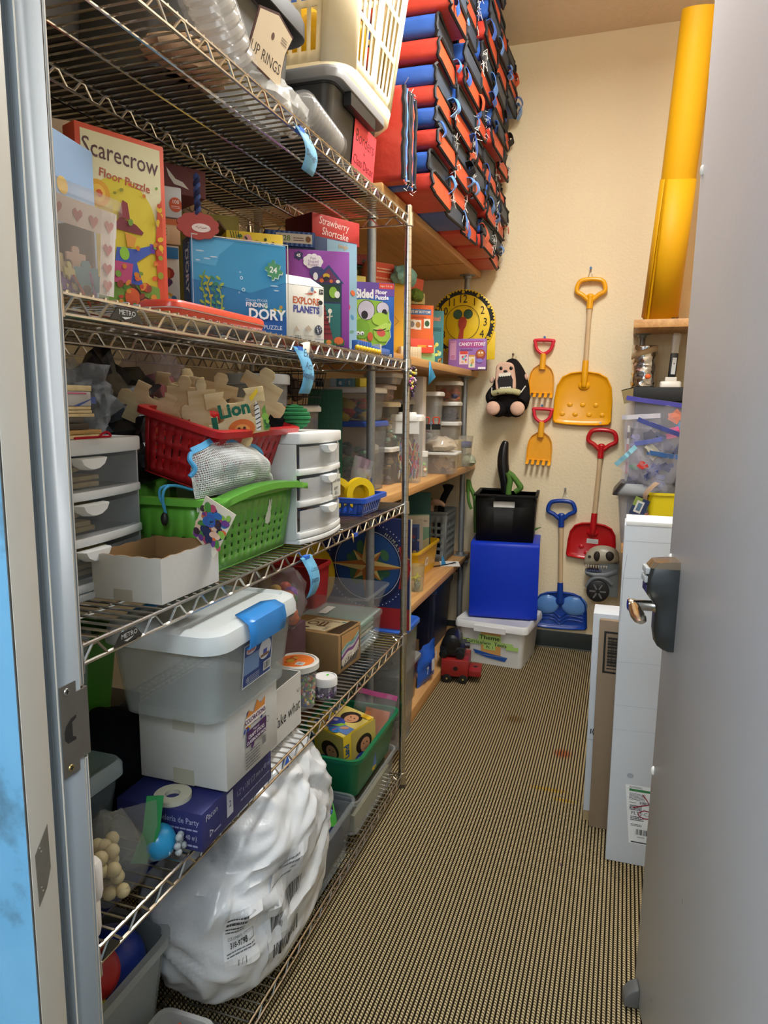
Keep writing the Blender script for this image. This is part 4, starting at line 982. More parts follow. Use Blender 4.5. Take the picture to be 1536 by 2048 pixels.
for zz in(.0,hz):
 for q in range(12):
  p=Vector((.295,rd.uniform(-.06,.06),zz+rd.uniform(-.02,.01))); mb.tube([p,p+Vector((rd.uniform(0,.015),rd.uniform(-.012,.012),rd.uniform(-.02,.02)))],.0013,THR,4)
o=mb.build('frayed_threads',t); o['kind']='stuff'
# ================================================================ top wire shelf
DG=plast('4a4843',.5)
t=thing('grey_tote','large charcoal tote with overhanging black lid on the top wire shelf','tote',(-1.11,1.53,S1))
mb=MB(); mb.tub(.50,.56,.275,DG,.93,.04,lip=.004); mb.build('tote_body',t)
mb=MB(); mb.lid(.575,.615,.055,plast('1b1b1c',.45),.05,.268); mb.build('lid',t)
t=thing('black_tote','black tote with grey lid and red sign at the end of the top wire shelf','tote',(-1.05,2.055,S1))
mb=MB(); mb.tub(.54,.37,.205,plast('1d1c1b',.45),.93,.03,lip=.003); body=mb.build('tote_body',t)
mb=MB(); mb.lid(.59,.41,.032,plast('7f7f80',.45),.04,.200); mb.box(.27,-.10,.165,.292,.10,.202,plast('1d1c1b',.45)); mb.build('lid',t)
mb=MB(); f=Print(mb,(.2645,.08,.105),(0,1,0),(.094,0,1)); f.rect(-.092,-.075,.092,.062,'e8424e'); K='6a1428'
f.text('Borders',0,.022,.048,K,shear=.05).text('+',.0,-.012,.03,K).text('Class Decor',0,-.042,.036,K,sx=.92); lab(mb.build('red_sign',t,smooth=False),'red paper sign reading Borders + Class Decor')
# laundry basket on the black tote
ZB=S1+.234
t=thing('laundry_basket','white plastic laundry basket full of yellow things on the black tote','basket',(-1.0,2.225,ZB))
IV=mat('e9dcbc',.35,var=.04); Wt,Dt,Wb,Db,HH=.52,.56,.40,.44,.50
def bq(s_,z):k=z/HH; return((Wb+(Wt-Wb)*k)/2,(Db+(Dt-Db)*k)/2)
mb=MB()
z0,z1=.07,HH-.03
rr=.075
a0=bq(0,z0); a1=bq(0,z1)
for(dx,dy)in((1,0),(-1,0),(0,1),(0,-1)):
 if dx:A=[(dx*a0[0],-dx*(a0[1]-rr),z0),(dx*a0[0],dx*(a0[1]-rr),z0),(dx*a1[0],dx*(a1[1]-rr),z1),(dx*a1[0],-dx*(a1[1]-rr),z1)]
 else:A=[(dy*(a0[0]-rr),dy*a0[1],z0),(-dy*(a0[0]-rr),dy*a0[1],z0),(-dy*(a1[0]-rr),dy*a1[1],z1),(dy*(a1[0]-rr),dy*a1[1],z1)]
 mb.holed(*A,9,3,.62,.86,IV,mu=.04,mv0=.06,mv1=.03,skip=lambda i,j:i==4)
for sx in(1,-1):
 for sy in(1,-1):
  R_=[]
  for z in(z0,z1):
   a=bq(0,z); cx_,cy_=sx*(a[0]-rr),sy*(a[1]-rr)
   R_.append([(cx_+sx*rr*math.sin(i*PI/12),cy_+sy*rr*math.cos(i*PI/12),z)for i in range(7)])
  if sx*sy<0:R_=[r[::-1]for r in R_]
  mb.loft(R_,IV,False,False,closed=False)
mb.build('basket_wall',t,thick=.004)
mb=MB(); mb.loft([[(x,y,z)for x,y in rrect(2*a0[0]*k,2*a0[1]*k,rr*k,6)]for z,k in((z0+.002,1.0),(.035,.97),(.010,.86),(.0,.74))],IV,False,True); mb.build('basket_bottom',t,thick=.004)
mb=MB(); mb.loft([[(x,y,z)for x,y in rrect(Wt+o_,Dt+o_,rr,6)]for o_,z in((0,HH-.035),(.05,HH-.03),(.05,HH),(0,HH))],IV,False,False); mb.build('rim',t,thick=.004)
mb=MB(); hx=Wt/2+.03; mb.tube(smooth_pts([(-.08,Dt/2+.0,HH-.02),(-.07,Dt/2+.055,HH-.01),(.07,Dt/2+.055,HH-.01),(.08,Dt/2,HH-.02)],5),.013,IV,10)
mb.tube(smooth_pts([(hx-.03,-.11,HH-.02),(hx+.025,-.10,HH-.06),(hx+.025,.10,HH-.06),(hx-.03,.11,HH-.02)],5),.013,IV,10); mb.build('handle',t)
for i,(x,y,s_)in enumerate(((.0,-.10,.11),(.09,.03,.09),(-.09,-.02,.1),(.02,.12,.09),(.08,-.14,.08),(-.06,.13,.08))):
 mb=MB(); mb.sphere((0,0,0),(s_,s_*.9,s_*.8),plast('f2c40c',.35),18,12,jit=.12,fr=1.5,seed=i)
 o=mb.build('yellow_ball',None,loc=(-1.0+x,2.225+y,ZB+.10+s_*.9+.06*(i%2))); tag(o,'yellow ball in the white laundry basket, '+['at its near end','by its aisle wall','by its wall side','at its far end','in its near aisle corner','in its far wall corner'][i],'ball','yellow balls in the laundry basket')
# sleeves of clear ribbed cups
def cup_sleeve(label,pa,pb,r,n,tint='e4e0da',a_=.45,two=False):
 A,B=Vector(pa),Vector(pb); ax=(B-A); L_=ax.length; t=thing('cup_sleeve',label,'cups',A,0,'sleeves of clear cups'); t.rotation_euler=ax.to_track_quat('Z','Y').to_euler()
 for k in range(n):
  z0=L_*k/n; d=L_/n; mb=MB(); mb.lathe([(r*.86,z0),(r,z0+d*.25),(r*1.02,z0+d*.6),(r*.9,z0+d*.95)],clear(tint,a_,.08),20,cap0=False,cap1=(k==n-1)); mb.build('cup',t)
 mb=MB(); mb.lathe([(r*1.05,-.01),(r*1.06,L_+.004),(r*.8,L_+.02),(.005,L_+.05)],clear('f2f2f2',.1,.05),18,cap0=False); mb.build('sleeve_film',t)
 return t
cup_sleeve('tall sleeve of clear ribbed cups standing at the left of the top shelf edge',(-.80,1.40,S1+.04),(-.80,1.21,S1+.22),.047,11)
cup_sleeve('second sleeve of clear ribbed cups lying behind the tall sleeve',(-.86,1.46,S1+.06),(-.87,1.25,S1+.24),.045,10)
cup_sleeve('short sleeve of shiny clear lids in front of the grey tote corner',(-.795,1.90,S1+.045),(-.80,1.72,S1+.075),.042,11,'b9b4b0',.55)
# card with printed words, clear bag of rings
a=onx(500,75,-.765); b=onx(548,140,-.765)
t=thing('printed_card','cream card printed UP RINGS standing among the cup sleeves','card',(-.775,1.485,S1+.05)); t.rotation_euler=(.30,.0,PI/2)
mb=MB(); cp=[(-.085,-.045),(-.075,.055),(.0,.075),(.075,.06),(.06,.02),(.062,-.02),(.075,-.05)]
mb.M=Matrix.Rotation(PI/2,4,'X'); mb.prism([(x,z+.05)for x,z in cp],-.0012,.0012,card('4a2420')); mb.M=Matrix.Identity(4)
f=Print(mb,(0,-.0012,.05),(1,0,0),(0,0,1)); f.poly([(x*.95,z*.93)for x,z in cp],'d8c6aa').text('UP RINGS',-.012,-.018,.030,'2c2420').ell(-.005,.028,.006,.007,'5a3a34').lines(.03,.03,.055,.045,3,'7a6a5c'); mb.build('card_front',t,smooth=False)
def bagpt(seed,sx,sy,sz,jit=.25):
 def f(u,v):
  a=u*2*PI; b=(v-.5)*PI; d=Vector((math.cos(b)*math.cos(a),math.cos(b)*math.sin(a),math.sin(b)))
  k=1+jit*pnoise(d*2.3+Vector((seed,0,0)))+jit*.5*pnoise(d*6+Vector((0,seed,0)))
  return(d.x*sx*k,d.y*sy*k,d.z*sz*k)
 return f
def soft_bag(name,label,loc,sz,m,seed=1,cont=None,group=None,nu=26,nv=14,jit=.25,cat='bag',rz=.0,contm=None):
 t=thing(name,label,cat,loc,rz,group); f=bagpt(seed,sz[0],sz[1],sz[2],jit)
 mb=MB(); mb.sheet(nu,nv,lambda u,v:(lambda p:(p[0],p[1],max(p[2],-sz[2]*.8)+sz[2]*.8))(f(u,v)),m); mb.build('bag_film',t,angle=50)
 if cont:
  rd=random.Random(seed); mb=MB()
  for i in range(cont[0]):
   a=rd.uniform(0,6.28); q=rd.uniform(0,.62); z=rd.uniform(.15,1.1); r=cont[1]*rd.uniform(.8,1.1)
   mb.sphere((sz[0]*q*math.cos(a),sz[1]*q*math.sin(a),sz[2]*z),r,ink(rd.choice(cont[2])),9,6)
  o=mb.build('bag_contents',t); o['kind']='stuff'
 return t
soft_bag('clear_bag','crumpled clear bag of white rings lying along the top shelf edge',(-.80,1.60,S1),(.05,.13,.045),clear('f4f4f2',.35,.06),4,(14,.016,['e8e6e0','f2efe8','d8d4ca']))
soft_bag('peach_bag','peach coloured bag lying on the top wire shelf under the cup sleeves',(-.86,1.33,S1),(.07,.11,.03),cloth('d8b490'),9)
t=thing('red_ball','pinkish red ball resting on the top wire shelf at far left','ball',(-.87,.92,S1)); mb=MB(); mb.sphere((0,0,.07),.07,plast('b4474a'),20,12); mb.build('ball',t)
t=thing('dark_bin','dark grey bin with rounded corners on the top wire shelf at far left','bin',(-1.15,1.005,S1)); mb=MB(); mb.tub(.38,.37,.22,plast('2c2b2a',.5),.93,.04); mb.build('bin_body',t)
# blue paper tag folded over the top shelf rail
def rail_tag(name,label,px,z,y,w2,h2,col,words,curl=.02,xx=-.734,lean=.2):
 t=thing(name,label,'tag',(xx,y,z),0)
 mb=MB(); pts=[(-.002,0,.006),(.004,0,.003)]+[(.004+curl*math.sin(PI*.9*i/8)*(1 if i<9 else 1),0,-h2*i/8)for i in range(9)]
 for i in range(len(pts)-1):pass
 V=[]; F=[]
 for i,p in enumerate(pts):
  k=1-.12*i/len(pts); sh=lean*w2*i/len(pts); V+=[(p[0],-w2/2*k+sh,p[2]),(p[0],w2/2*k+sh,p[2])]
  if i:F.append((2*i-2,2*i-1,2*i+1,2*i))
 mb.add(V,F,card(col)); o=mb.build('paper',t,thick=.0008)
 mb=MB(); mid=pts[5]
 for i,(st,dz,sz)in enumerate(words):
  p=Print(mb,(.004+curl*.85+.004,lean*w2*.5,-h2*.45),(0,1,0),(0,0,1)); p.text(st,.0,dz,sz,'2a3350',shear=.15,rot=-.1)
 if words:mb.build('handwriting',t,smooth=False)
 mb=MB(); mb.box(-.006,-.012,-.004,.0055,.014,.008,ink('2f6fd0')); lab(mb.build('tape',t),'blue tape')
 return t
rail_tag('shelf_note','pale blue paper note taped to the top shelf rail',0,S1-.034,1.575,.07,.085,'79b4d6',[('Fun',.018,.022),('Dough',-.014,.02)])
# ================================================================ second wire shelf: puzzles and games
def bytop(TL,TR,xr,depth,z):
 """top-left and top-right pixel of a carton's front, right corner in the plane x=xr, standing at z"""
 A=onx(*TR,xr); B=onz(*TL,A.z); d=A-B; rz=math.atan2(d.y,d.x); back=Vector((-math.sin(rz),math.cos(rz),0))
 c=(A+B)/2+back*depth/2
 return Vector((c.x,c.y,z)),d.length,A.z-z,rz
def carton_top(name,label,cat,TL,TR,xr,depth,z,col,**k):
 c,wd,h,rz=bytop(TL,TR,xr,depth,z+.001)
 return Carton(name,label,cat,c,wd,depth,h,rz,col,**k)
# clear tub with a heart ribbon, full of loose puzzle pieces
t=thing('clear_tub','clear rimmed tub with heart ribbon and jigsaw pieces on the second wire shelf','tub',(-.835,.895,S2))
TW,TD,TH=.145,.175,.15
mb=MB(); mb.tub(TW,TD,TH,clear('efe6de',.16,.1),.86,.025,lip=.010,liph=.016,t=.002); mb.build('tub_body',t)
mb=MB(); f=Print(mb,(TW*.47-.004,.0,.10),(0,1,0),(.09,0,1)); f.rect(-.07,-.002,.08,.034,'ded0c6').rect(.045,-.09,.078,.034,'e6dcd4')
def heart(f,x,y,s,m):f.poly([(x,y-s),(x+s*.9,y),(x+s,y+s*.5),(x+s*.5,y+s*.85),(x,y+s*.45),(x-s*.5,y+s*.85),(x-s,y+s*.5),(x-s*.9,y)],m)
for i,(x,y)in enumerate(((-.045,.016),(-.005,.014),(.028,.012),(.062,.012),(.060,-.022),(.060,-.050),(.061,-.075))):heart(f,x,y,.010,['c98a88','b86a70','c07878'][i%3])
mb.build('heart_ribbon',t,smooth=False)
mb=MB(); mb.box(-.052,-.065,.004,-.044,.072,.125,card('c79a78')); mb.box(-.050,.066,.004,.03,.072,.125,card('5a5450')); lab(mb.build('picture_frame',t),'tan board with dark frame inside')
def piece_poly(s,rd):
 out=[]
 for k in range(4):
  a=k*PI/2; c,q=math.cos(a),math.sin(a); sg=rd.choice((1,-1))
  for x,y in((.5,-.5),(.5,-.16),(.5+.12*sg,-.2),(.5+.26*sg,-.13),(.5+.28*sg,.0),(.5+.26*sg,.13),(.5+.12*sg,.2),(.5,.16)):out.append(((x*c-y*q)*s,(x*q+y*c)*s))
 return out
rd=random.Random(12)
for i,(yy,zz,xx,c_)in enumerate(((-.035,.030,.030,'d9c7b2'),(-.040,.058,.022,'3f6cc0'),(-.012,.066,.012,'4a4440'),(-.022,.080,.020,'b84a4a'),(.012,.026,.032,'d9d28c'),(.032,.052,.026,'d8b49a'),(.042,.032,.036,'7fc0cc'),(.0,.018,.036,'6a4a8a'),(.024,.014,.040,'c05a3a'),(-.058,.045,.020,'b84a70'),(.010,.052,.010,'cfc08a'),(.05,.018,.04,'8a5a9a'))):
 mb=MB()
 mb.prism(piece_poly(.036,rd),0,.003,card(c_)); o=mb.build('puzzle_piece',None,loc=(-.835+xx,.895+yy,S2+zz)); o.rotation_euler=(rd.uniform(-.4,.4),PI/2+rd.uniform(-.5,.2),rd.uniform(-.6,.6))
 tag(o,['cream back of a','blue','dark grey','red','pale yellow','peach','turquoise','violet','rust orange','magenta','straw coloured','mauve'][i]+' jigsaw piece inside the clear tub with hearts','puzzle piece','jigsaw pieces in the heart ribbon tub')
bx=carton_top('blue_carton','plain light blue carton behind the clear tub with hearts','carton',(88,243),(185,304),-.935,.06,S2,'8fb2dc'); f=bx.face(); f.ell(-.03,.06,.016,.014,'e3c05a'); bx.done()
bx=carton_top('cream_carton','tall cream carton behind the light blue one','carton',(70,228),(150,243),-1.02,.07,S2,'dcc8ae'); bx.done()
# scarecrow puzzle
bx=carton_top('puzzle_box','tall red bordered puzzle box titled Scarecrow Floor Puzzle','puzzle',(147,238),(327,294),-.89,.045,S2,'d5543a')
f=bx.face(); W_,H_=bx.w/2,bx.h/2; a=.010
f.rect(-W_+a,-H_+a,W_-a,H_-a,'e0dcb4')
cx_,cy_,R_=-.006,-.005,W_*.80
f.poly([(cx_+R_*math.cos(math.radians(q)),cy_+.02+R_*1.05*math.sin(math.radians(q)))for q in range(0,181,9)]+[(-W_+a,-H_+a),(W_-.02,-H_+a)],'d9c838')
f.text('Scarecrow',-.002,H_-.042,.044,'54303a',sx=.82,rot=-.04,bold=.004).text('Floor Puzzle',.004,H_-.083,.021,'b4503a',rot=-.1,bold=.015)
f.ell(-.052,.055,.024,.024,'e0a42a').ell(-.052,.055,.015,.015,'ecc04a')
f.poly([(W_-.022,-H_+a),(W_-a,-H_+a),(W_-a,.07),(W_-.02,.05),(W_-.028,-.03)],'cc4a2a').rect(-W_+a,-H_+a,W_-a,-H_+.03,'c23c28').poly([(-W_+a,-H_+.028),(W_-.02,-H_+.03),(W_-.022,-H_+.07),(-.02,-H_+.085),(-W_+a,-H_+.07)],'6f9a3a')
f.poly([(-.012,.02),(.022,.012),(.038,.0),(.034,-.006),(-.020,-.002),(-.022,.004)],'7a2e3a').poly([(-.014,.02),(.010,.018),(.006,.048),(-.004,.052)],'8a3440').poly([(-.002,-.005),(.022,-.012),(.016,-.03),(.002,-.032)],'d99a3a')
f.poly([(-.02,-.035),(.018,-.034),(.052,-.022),(.055,-.034),(.02,-.058),(.032,-.10),(.014,-.10),(-.03,-.092)],'3a5ab8').poly([(.050,-.018),(.062,-.02),(.060,-.036),(.052,-.036)],'6a4ab0').ell(-.005,-.045,.010,.012,'8ac83a').poly([(-.03,-.06),(.012,-.062),(.006,-.10),(-.03,-.10)],'b8487a')
f.poly([(.0,-.10),(.014,-.10),(.028,-.135),(.05,-.138),(.052,-.126),(.03,-.118)],'4a2a24').ell(.008,-.125,.016,.018,'d0582a')
f.blobs(-.03,-H_+.02,W_-.03,-H_+.08,16,['b8402a','4a7a2a','d08a2a','8a3a2a'],.004,.010,4).blobs(-.06,-.10,W_-.012,.10,22,['c87a1c','6f9a3a','8a8a20','d05a2a'],.003,.007,9).blobs(W_-.03,-.1,W_-.010,.09,14,['d8b42a','8a9a2a','c04a2a'],.004,.008,6)
bx.done()
# fish puzzle: sea scene (the film figures are left off)
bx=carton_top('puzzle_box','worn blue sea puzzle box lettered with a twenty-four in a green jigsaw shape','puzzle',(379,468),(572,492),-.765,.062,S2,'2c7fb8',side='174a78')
f=bx.face(); W_,H_=bx.w/2,bx.h/2
f.poly([(-W_+.002,H_*.1),(W_*.2,-.01),(W_-.002,H_*.2),(W_-.002,H_-.003),(-W_+.002,H_-.003)],'3f9bcb').poly([(-W_+.002,H_*.45),(-W_*.5,H_*.4),(-W_*.42,H_*.65),(-W_*.1,H_*.95),(-W_+.002,H_*.95)],'58aedb').rect(-W_+.002,-H_+.003,W_-.002,-H_*.62,'1b6ab2').poly([(.0,-H_*.62),(W_-.002,-H_*.55),(W_-.002,-H_+.003),(.0,-H_+.003)],'1c5ba8')
for x,y,l in((-.09,.07,.02),(-.075,.055,.016),(-.06,.06,.018),(-.095,.05,.012),(.08,.01,.02),(.085,.0,.014)):f.ell(x,y,l/2,.0016,'b8dcee',n=10)
for k in range(4):
 x0=-.085+.012*k; f.line([(x0,-H_+.02),(x0+.004,-.03),(x0-.004,.0),(x0+.004,.03-.012*k)],.003,['6f9a3a','a8a83a','3a7a5a','8aa84a'][k])
 for j in range(6):f.ell(x0+.004*(-1)**j,-.05+.013*j,.006,.003,['8aa83a','b0b040','3a8a6a','9ab84a'][k],.6*(-1)**j,8)
for x,y,r in((.0,.02,.0035),(.004,-.005,.004),(-.006,-.012,.002),(-.003,.032,.002)):f.ring(x,y,r*.65,r,'d6ecf6',14)
f.blobs(.05,-.06,.10,-.03,10,['d8b43a','6fb08a','c8923a'],.002,.005,3)
px=[(.062,.058),(.070,.058),(.072,.066),(.078,.066),(.080,.058),(.092,.056),(.090,.046),(.098,.042),(.096,.036),(.089,.036),(.086,.026),(.078,.028),(.076,.022),(.070,.022),(.070,.030),(.060,.032),(.062,.040),(.054,.044),(.056,.050),(.063,.050)]
f.poly([(x+.001,y-.002)for x,y in px],'dff0e0').poly(px,'4f9a6c').text('24',.075,.043,.018,'f2f6f0',rot=-.08,bold=.03)
f.text('Disney PIXAR',.034,-H_*.26,.009,'c8dcec').text('FINDING',.034,-H_*.36,.013,'f4f6f8',bold=.03).text('DORY',.058,-H_*.56,.032,'f6f8fa',bold=.03).text('PUZZLE',.072,-H_*.83,.013,'e8eef4')
f.line([(-W_,H_-.001),(W_,H_-.001)],.002,'d8d2c4').line([(W_-.001,-H_),(W_-.001,H_)],.0025,'cfc9bc').line([(-W_+.001,-H_),(-W_+.001,H_)],.0015,'b8c4cc')
f=bx.face('left','spine_print'); f.text('DORY',.004,.03,.034,'dfe8ee',rot=-PI/2,bold=.03).text('FINDING',.020,.062,.013,'dfe8ee',rot=-PI/2)
bx.done()
# red tray lid in front of it
a=onx(345,638,-.755); b=onx(535,668,-.752)
t=thing('tray_lid','shallow orange red tray in front of the sea puzzle','tray',(-.80,(a.y+b.y)/2+.01,S2),PI/2-.0)
mb=MB(); wl=(b.y-a.y); mb.loft([[(x,y,z)for x,y in rrect(wl-k,.085-k,.025,5)]for z,k in((.0,.006),(.010,.0),(.0125,.0),(.0135,-.004),(.022,-.002),(.0265,.006),(.0235,.02),(.0235,.03))],mat('d8452c',.3,var=.05)); mb.build('tray_body',t)
mb=MB(); mb.tube([(x,y,.0125)for x,y in rrect(wl+.001,.086,.025,5)],.0012,'f0d8cc',5,True); lab(mb.build('edge_line',t),'pale line round the edge')
# white gable topped carton
c,wd,h,rz=bytop((540,562),(648,576),-.79,.05,S2)
bx=Carton('puzzle_box','white puzzle carton with slanted top, rocket and astronaut pictures','puzzle',c,wd,.05,h,rz,'e4e2da')
mb=MB(); w2=bx.w/2; mb.loft([[(-w2,-.025,h),(w2,-.025,h),(w2,.025,h),(-w2,.025,h)],[(-w2,.006,h+.030),(w2*.72,.006,h+.026),(w2*.72,.016,h+.026),(-w2,.016,h+.030)]],card('efede6')); mb.build('carton_top',bx.t)
f=bx.face(); W_,H_=bx.w/2,bx.h/2; cx_=W_-.045
f.text('EXPLORE',cx_-.012,H_-.040,.024,'c8643a',bold=.03,sx=.85).text('PLANETS',cx_-.012,H_-.062,.024,'4a50a0',bold=.04,sx=.85).rect(W_-.016,H_-.018,W_-.003,H_-.005,'2a2a2e').text('2+',W_-.0095,H_-.0115,.010,'f0f0ee')
f.poly([(cx_-.02,H_-.022),(cx_+.006,H_-.016),(cx_+.012,H_-.014),(cx_+.006,H_-.022)],'c85a3a').ell(cx_+.004,H_-.013,.010,.004,'d8d4d0').ell(cx_+.006,H_-.008,.005,.006,'6a86b0').poly([(cx_+.012,H_-.010),(cx_+.020,H_-.014),(cx_+.012,H_-.018)],'c8503a')
f.ell(W_-.013,H_-.040,.007,.006,'20222a').poly([(W_-.018,H_-.046),(W_-.008,H_-.046),(W_-.006,H_-.066),(W_-.010,H_-.076),(W_-.013,H_-.066),(W_-.016,H_-.070)],'c9cad2')
f.ell(W_-.020,-H_+.042,.012,.013,'2e3344').blobs(W_-.030,-H_+.031,W_-.010,-H_+.053,22,['7a86a4','c8c8d0','596a8a'],.0012,.003,5)
pp=piece_poly(.013,random.Random(2)); f.poly([(x+cx_-.008,y-H_+.042)for x,y in pp],'b8a898').poly([(cx_-.05,-H_+.036),(cx_-.036,-H_+.036),(cx_-.046,-H_+.05)],'b8a898')
f.text('WOODEN',cx_-.008,-H_+.024,.006,'8a8a90').text('PUZZLE',cx_-.008,-H_+.017,.006,'8a8a90').text('12x4"',W_-.020,-H_+.024,.006,'55607a').text('DIAMETER',W_-.020,-H_+.017,.006,'4a58a0').bars(cx_-.052,-H_+.014,cx_-.03,-H_+.026,'5a6a6a',back=None)
bx.done()
# purple haunted house puzzle
c,wd,h,rz=bytop((560,496),(699,504),-.80,.045,S2)
bx=Carton('puzzle_box','purple shaped puzzle box with a spooky house picture','puzzle',c,wd,.045,h,rz,'8a3a9c')
f=bx.face(); W_,H_=bx.w/2,bx.h/2; x0=W_-.10
bl=[(x0-.05+.011*(1+.35*(i%2))*math.cos(i*PI/6),H_-.018+.011*(1+.35*(i%2))*math.sin(i*PI/6))for i in range(12)]
f.poly(bl,'2a2a5a').text('45',x0-.05,H_-.0175,.012,'f0f0f4',bold=.03)
for q in range(9):f.ell(x0-.008+.020*math.cos(q*.698),H_-.032+.013*math.sin(q*.698),.010,.009,'f0ecf4',n=12)
f.ell(x0-.008,H_-.032,.022,.014,'f0ecf4').text('Fun',x0-.008,H_-.024,.011,'8a4a9c').text('Shaped',x0-.008,H_-.033,.011,'8a4a9c').text('Puzzle!',x0-.008,H_-.042,.011,'8a4a9c')
hx=W_-.062; N_='22305a'
f.ell(hx-.035,H_-.062,.022,.016,'3a3a74').poly([(hx-.052,H_-.09),(hx,H_-.040),(hx+.045,H_-.092)],'2c3f78').poly([(hx-.04,H_-.09),(hx,H_-.050),(hx+.034,H_-.09)],'6a2a5a').rect(hx-.042,-H_+.02,hx+.038,H_-.09,N_).rect(hx-.038,H_-.145,hx+.034,H_-.096,'16382a').rect(hx-.038,-H_+.03,hx+.034,H_-.15,'1f6a6a')
f.poly([(hx-.038,H_-.152),(hx-.015,H_-.152),(hx+.012,-H_+.035),(hx-.030,-H_+.035)],'8a2a34')
for q in range(7):f.rect(hx-.036+q*.0035,H_-.160-q*.013,hx-.010+q*.003,H_-.157-q*.013,'4a1820')
f.ell(hx+.012,H_-.118,.012,.016,'8ab83a').ell(hx+.024,H_-.124,.008,.010,'e8e8e4').ell(hx-.008,H_-.072,.010,.007,'d0a82a').ell(hx-.008,H_-.080,.009,.006,'241a24').ell(hx-.022,H_-.086,.006,.006,'d0662a').ell(hx+.006,H_-.087,.005,.005,'d0662a').ell(hx+.026,H_-.087,.006,.005,'e8e4e0')
f.ell(hx-.040,H_-.075,.007,.011,'e8e6ee').ell(hx+.002,H_-.172,.006,.007,'e8e4da').line([(hx+.002,H_-.178),(hx,H_-.205)],.004,'d8d0c8').line([(hx-.008,H_-.19),(hx+.01,H_-.186)],.003,'d8d0c8').ell(hx-.032,H_-.135,.006,.006,'d0662a')
f.rect(hx-.05,-H_+.018,hx+.045,-H_+.034,'2f6a3a').ell(hx+.028,-H_+.032,.014,.011,'d8662a').ell(hx-.002,-H_+.027,.008,.007,'e08a3a').ell(hx-.03,-H_+.027,.008,.008,'d8662a')
for q in range(10):f.line([(hx-.045+q*.0095,-H_+.014),(hx-.045+q*.0095,-H_+.026)],.0012,'1a1a24')
f.text('HOUSE',W_-.04,-H_+.008,.012,'e4c8ea',bold=.02)
bx.done()
# double sided floor puzzle
c,wd,h,rz=bytop((650,560),(789,567),-.79,.022,S2)
bx=Carton('puzzle_box','blue Floor Puzzle box with a green googly eyed fish and a crab','puzzle',c,wd,.022,h,rz,'1d5cb4')
f=bx.face(); W_,H_=bx.w/2,bx.h/2; sc=.145/.87
def Q(u,v):return(W_-.150+u*.150,H_-v*h)
f.poly([Q(-.4,.0),Q(1,.0),Q(1,.17),Q(-.4,.17)],'6a4ca4').rect(W_-.055,H_-.020,W_-.002,H_-.002,'d8402c').text('Ages 3 & Up',W_-.029,H_-.011,.0085,'f2e8e0').text('2-Sided',W_-.118,H_-.040,.040,'f4f2f4',sx=.72,bold=.05).text('Floor',W_-.048,H_-.032,.019,'f2ecf4',bold=.04).text('Puzzle',W_-.045,H_-.050,.019,'f2ecf4',bold=.04)
fo_=[Q(-.1,.24),Q(.30,.22),Q(.72,.24),Q(.87,.34),Q(.88,.46),Q(.93,.52),Q(.90,.60),Q(.92,.70),Q(.80,.80),Q(.55,.84),Q(.3,.92),Q(-.1,.93)]
f.poly(fo_,'dfe8e0').poly([(x-.002,y)for x,y in fo_],'8cb838').poly([Q(-.1,.24),Q(.25,.22),Q(.2,.6),Q(-.1,.8)],'a8cc4a')
f.ell(*Q(.33,.36),.031,.034,'2a3a20').ell(*Q(.33,.36),.029,.032,'c9c2d2').ell(*Q(.29,.42),.012,.014,'16141a').ell(*Q(.72,.33),.023,.022,'2a3a20').ell(*Q(.72,.33),.0215,.0205,'c9c2d2').ell(*Q(.76,.38),.009,.011,'16141a')
f.ell(*Q(.22,.60),.030,.034,'78a82e').ell(*Q(.66,.47),.030,.022,'a4c840').poly([Q(.48,.60),Q(.62,.56),Q(.80,.51),Q(.92,.53),Q(.90,.60),Q(.78,.62),Q(.62,.61)],'b8d860').poly([Q(.50,.62),Q(.66,.66),Q(.82,.62),Q(.90,.68),Q(.82,.76),Q(.64,.76),Q(.52,.70)],'a0c444').ell(*Q(.68,.645),.016,.013,'d0544a',-.4).line([Q(.50,.61),Q(.66,.62),Q(.80,.59)],.003,'1c2a10')
f.ell(*Q(.24,.80),.022,.016,'d8923a').ell(*Q(.13,.66),.007,.007,'eeeef2').ell(*Q(.23,.66),.007,.007,'eeeef2').ell(*Q(.14,.668),.003,.003,'20202a').ell(*Q(.24,.668),.003,.003,'20202a').ell(*Q(.01,.72),.009,.014,'b8502a').ell(*Q(.42,.70),.010,.015,'c85a30').line([Q(.14,.82),Q(.24,.835),Q(.34,.80)],.002,'7a3018').blobs(W_-.15,-H_+.03,W_-.08,-H_+.055,9,['b8502a','4a7a3a'],.003,.006,2)
f.text('Silly Silly Sea',W_-.092,-H_+.014,.0165,'e8e4f2',sx=.9,bold=.02).bars(W_-.034,-H_+.008,W_-.010,-H_+.020,'20242c')
bx.done()
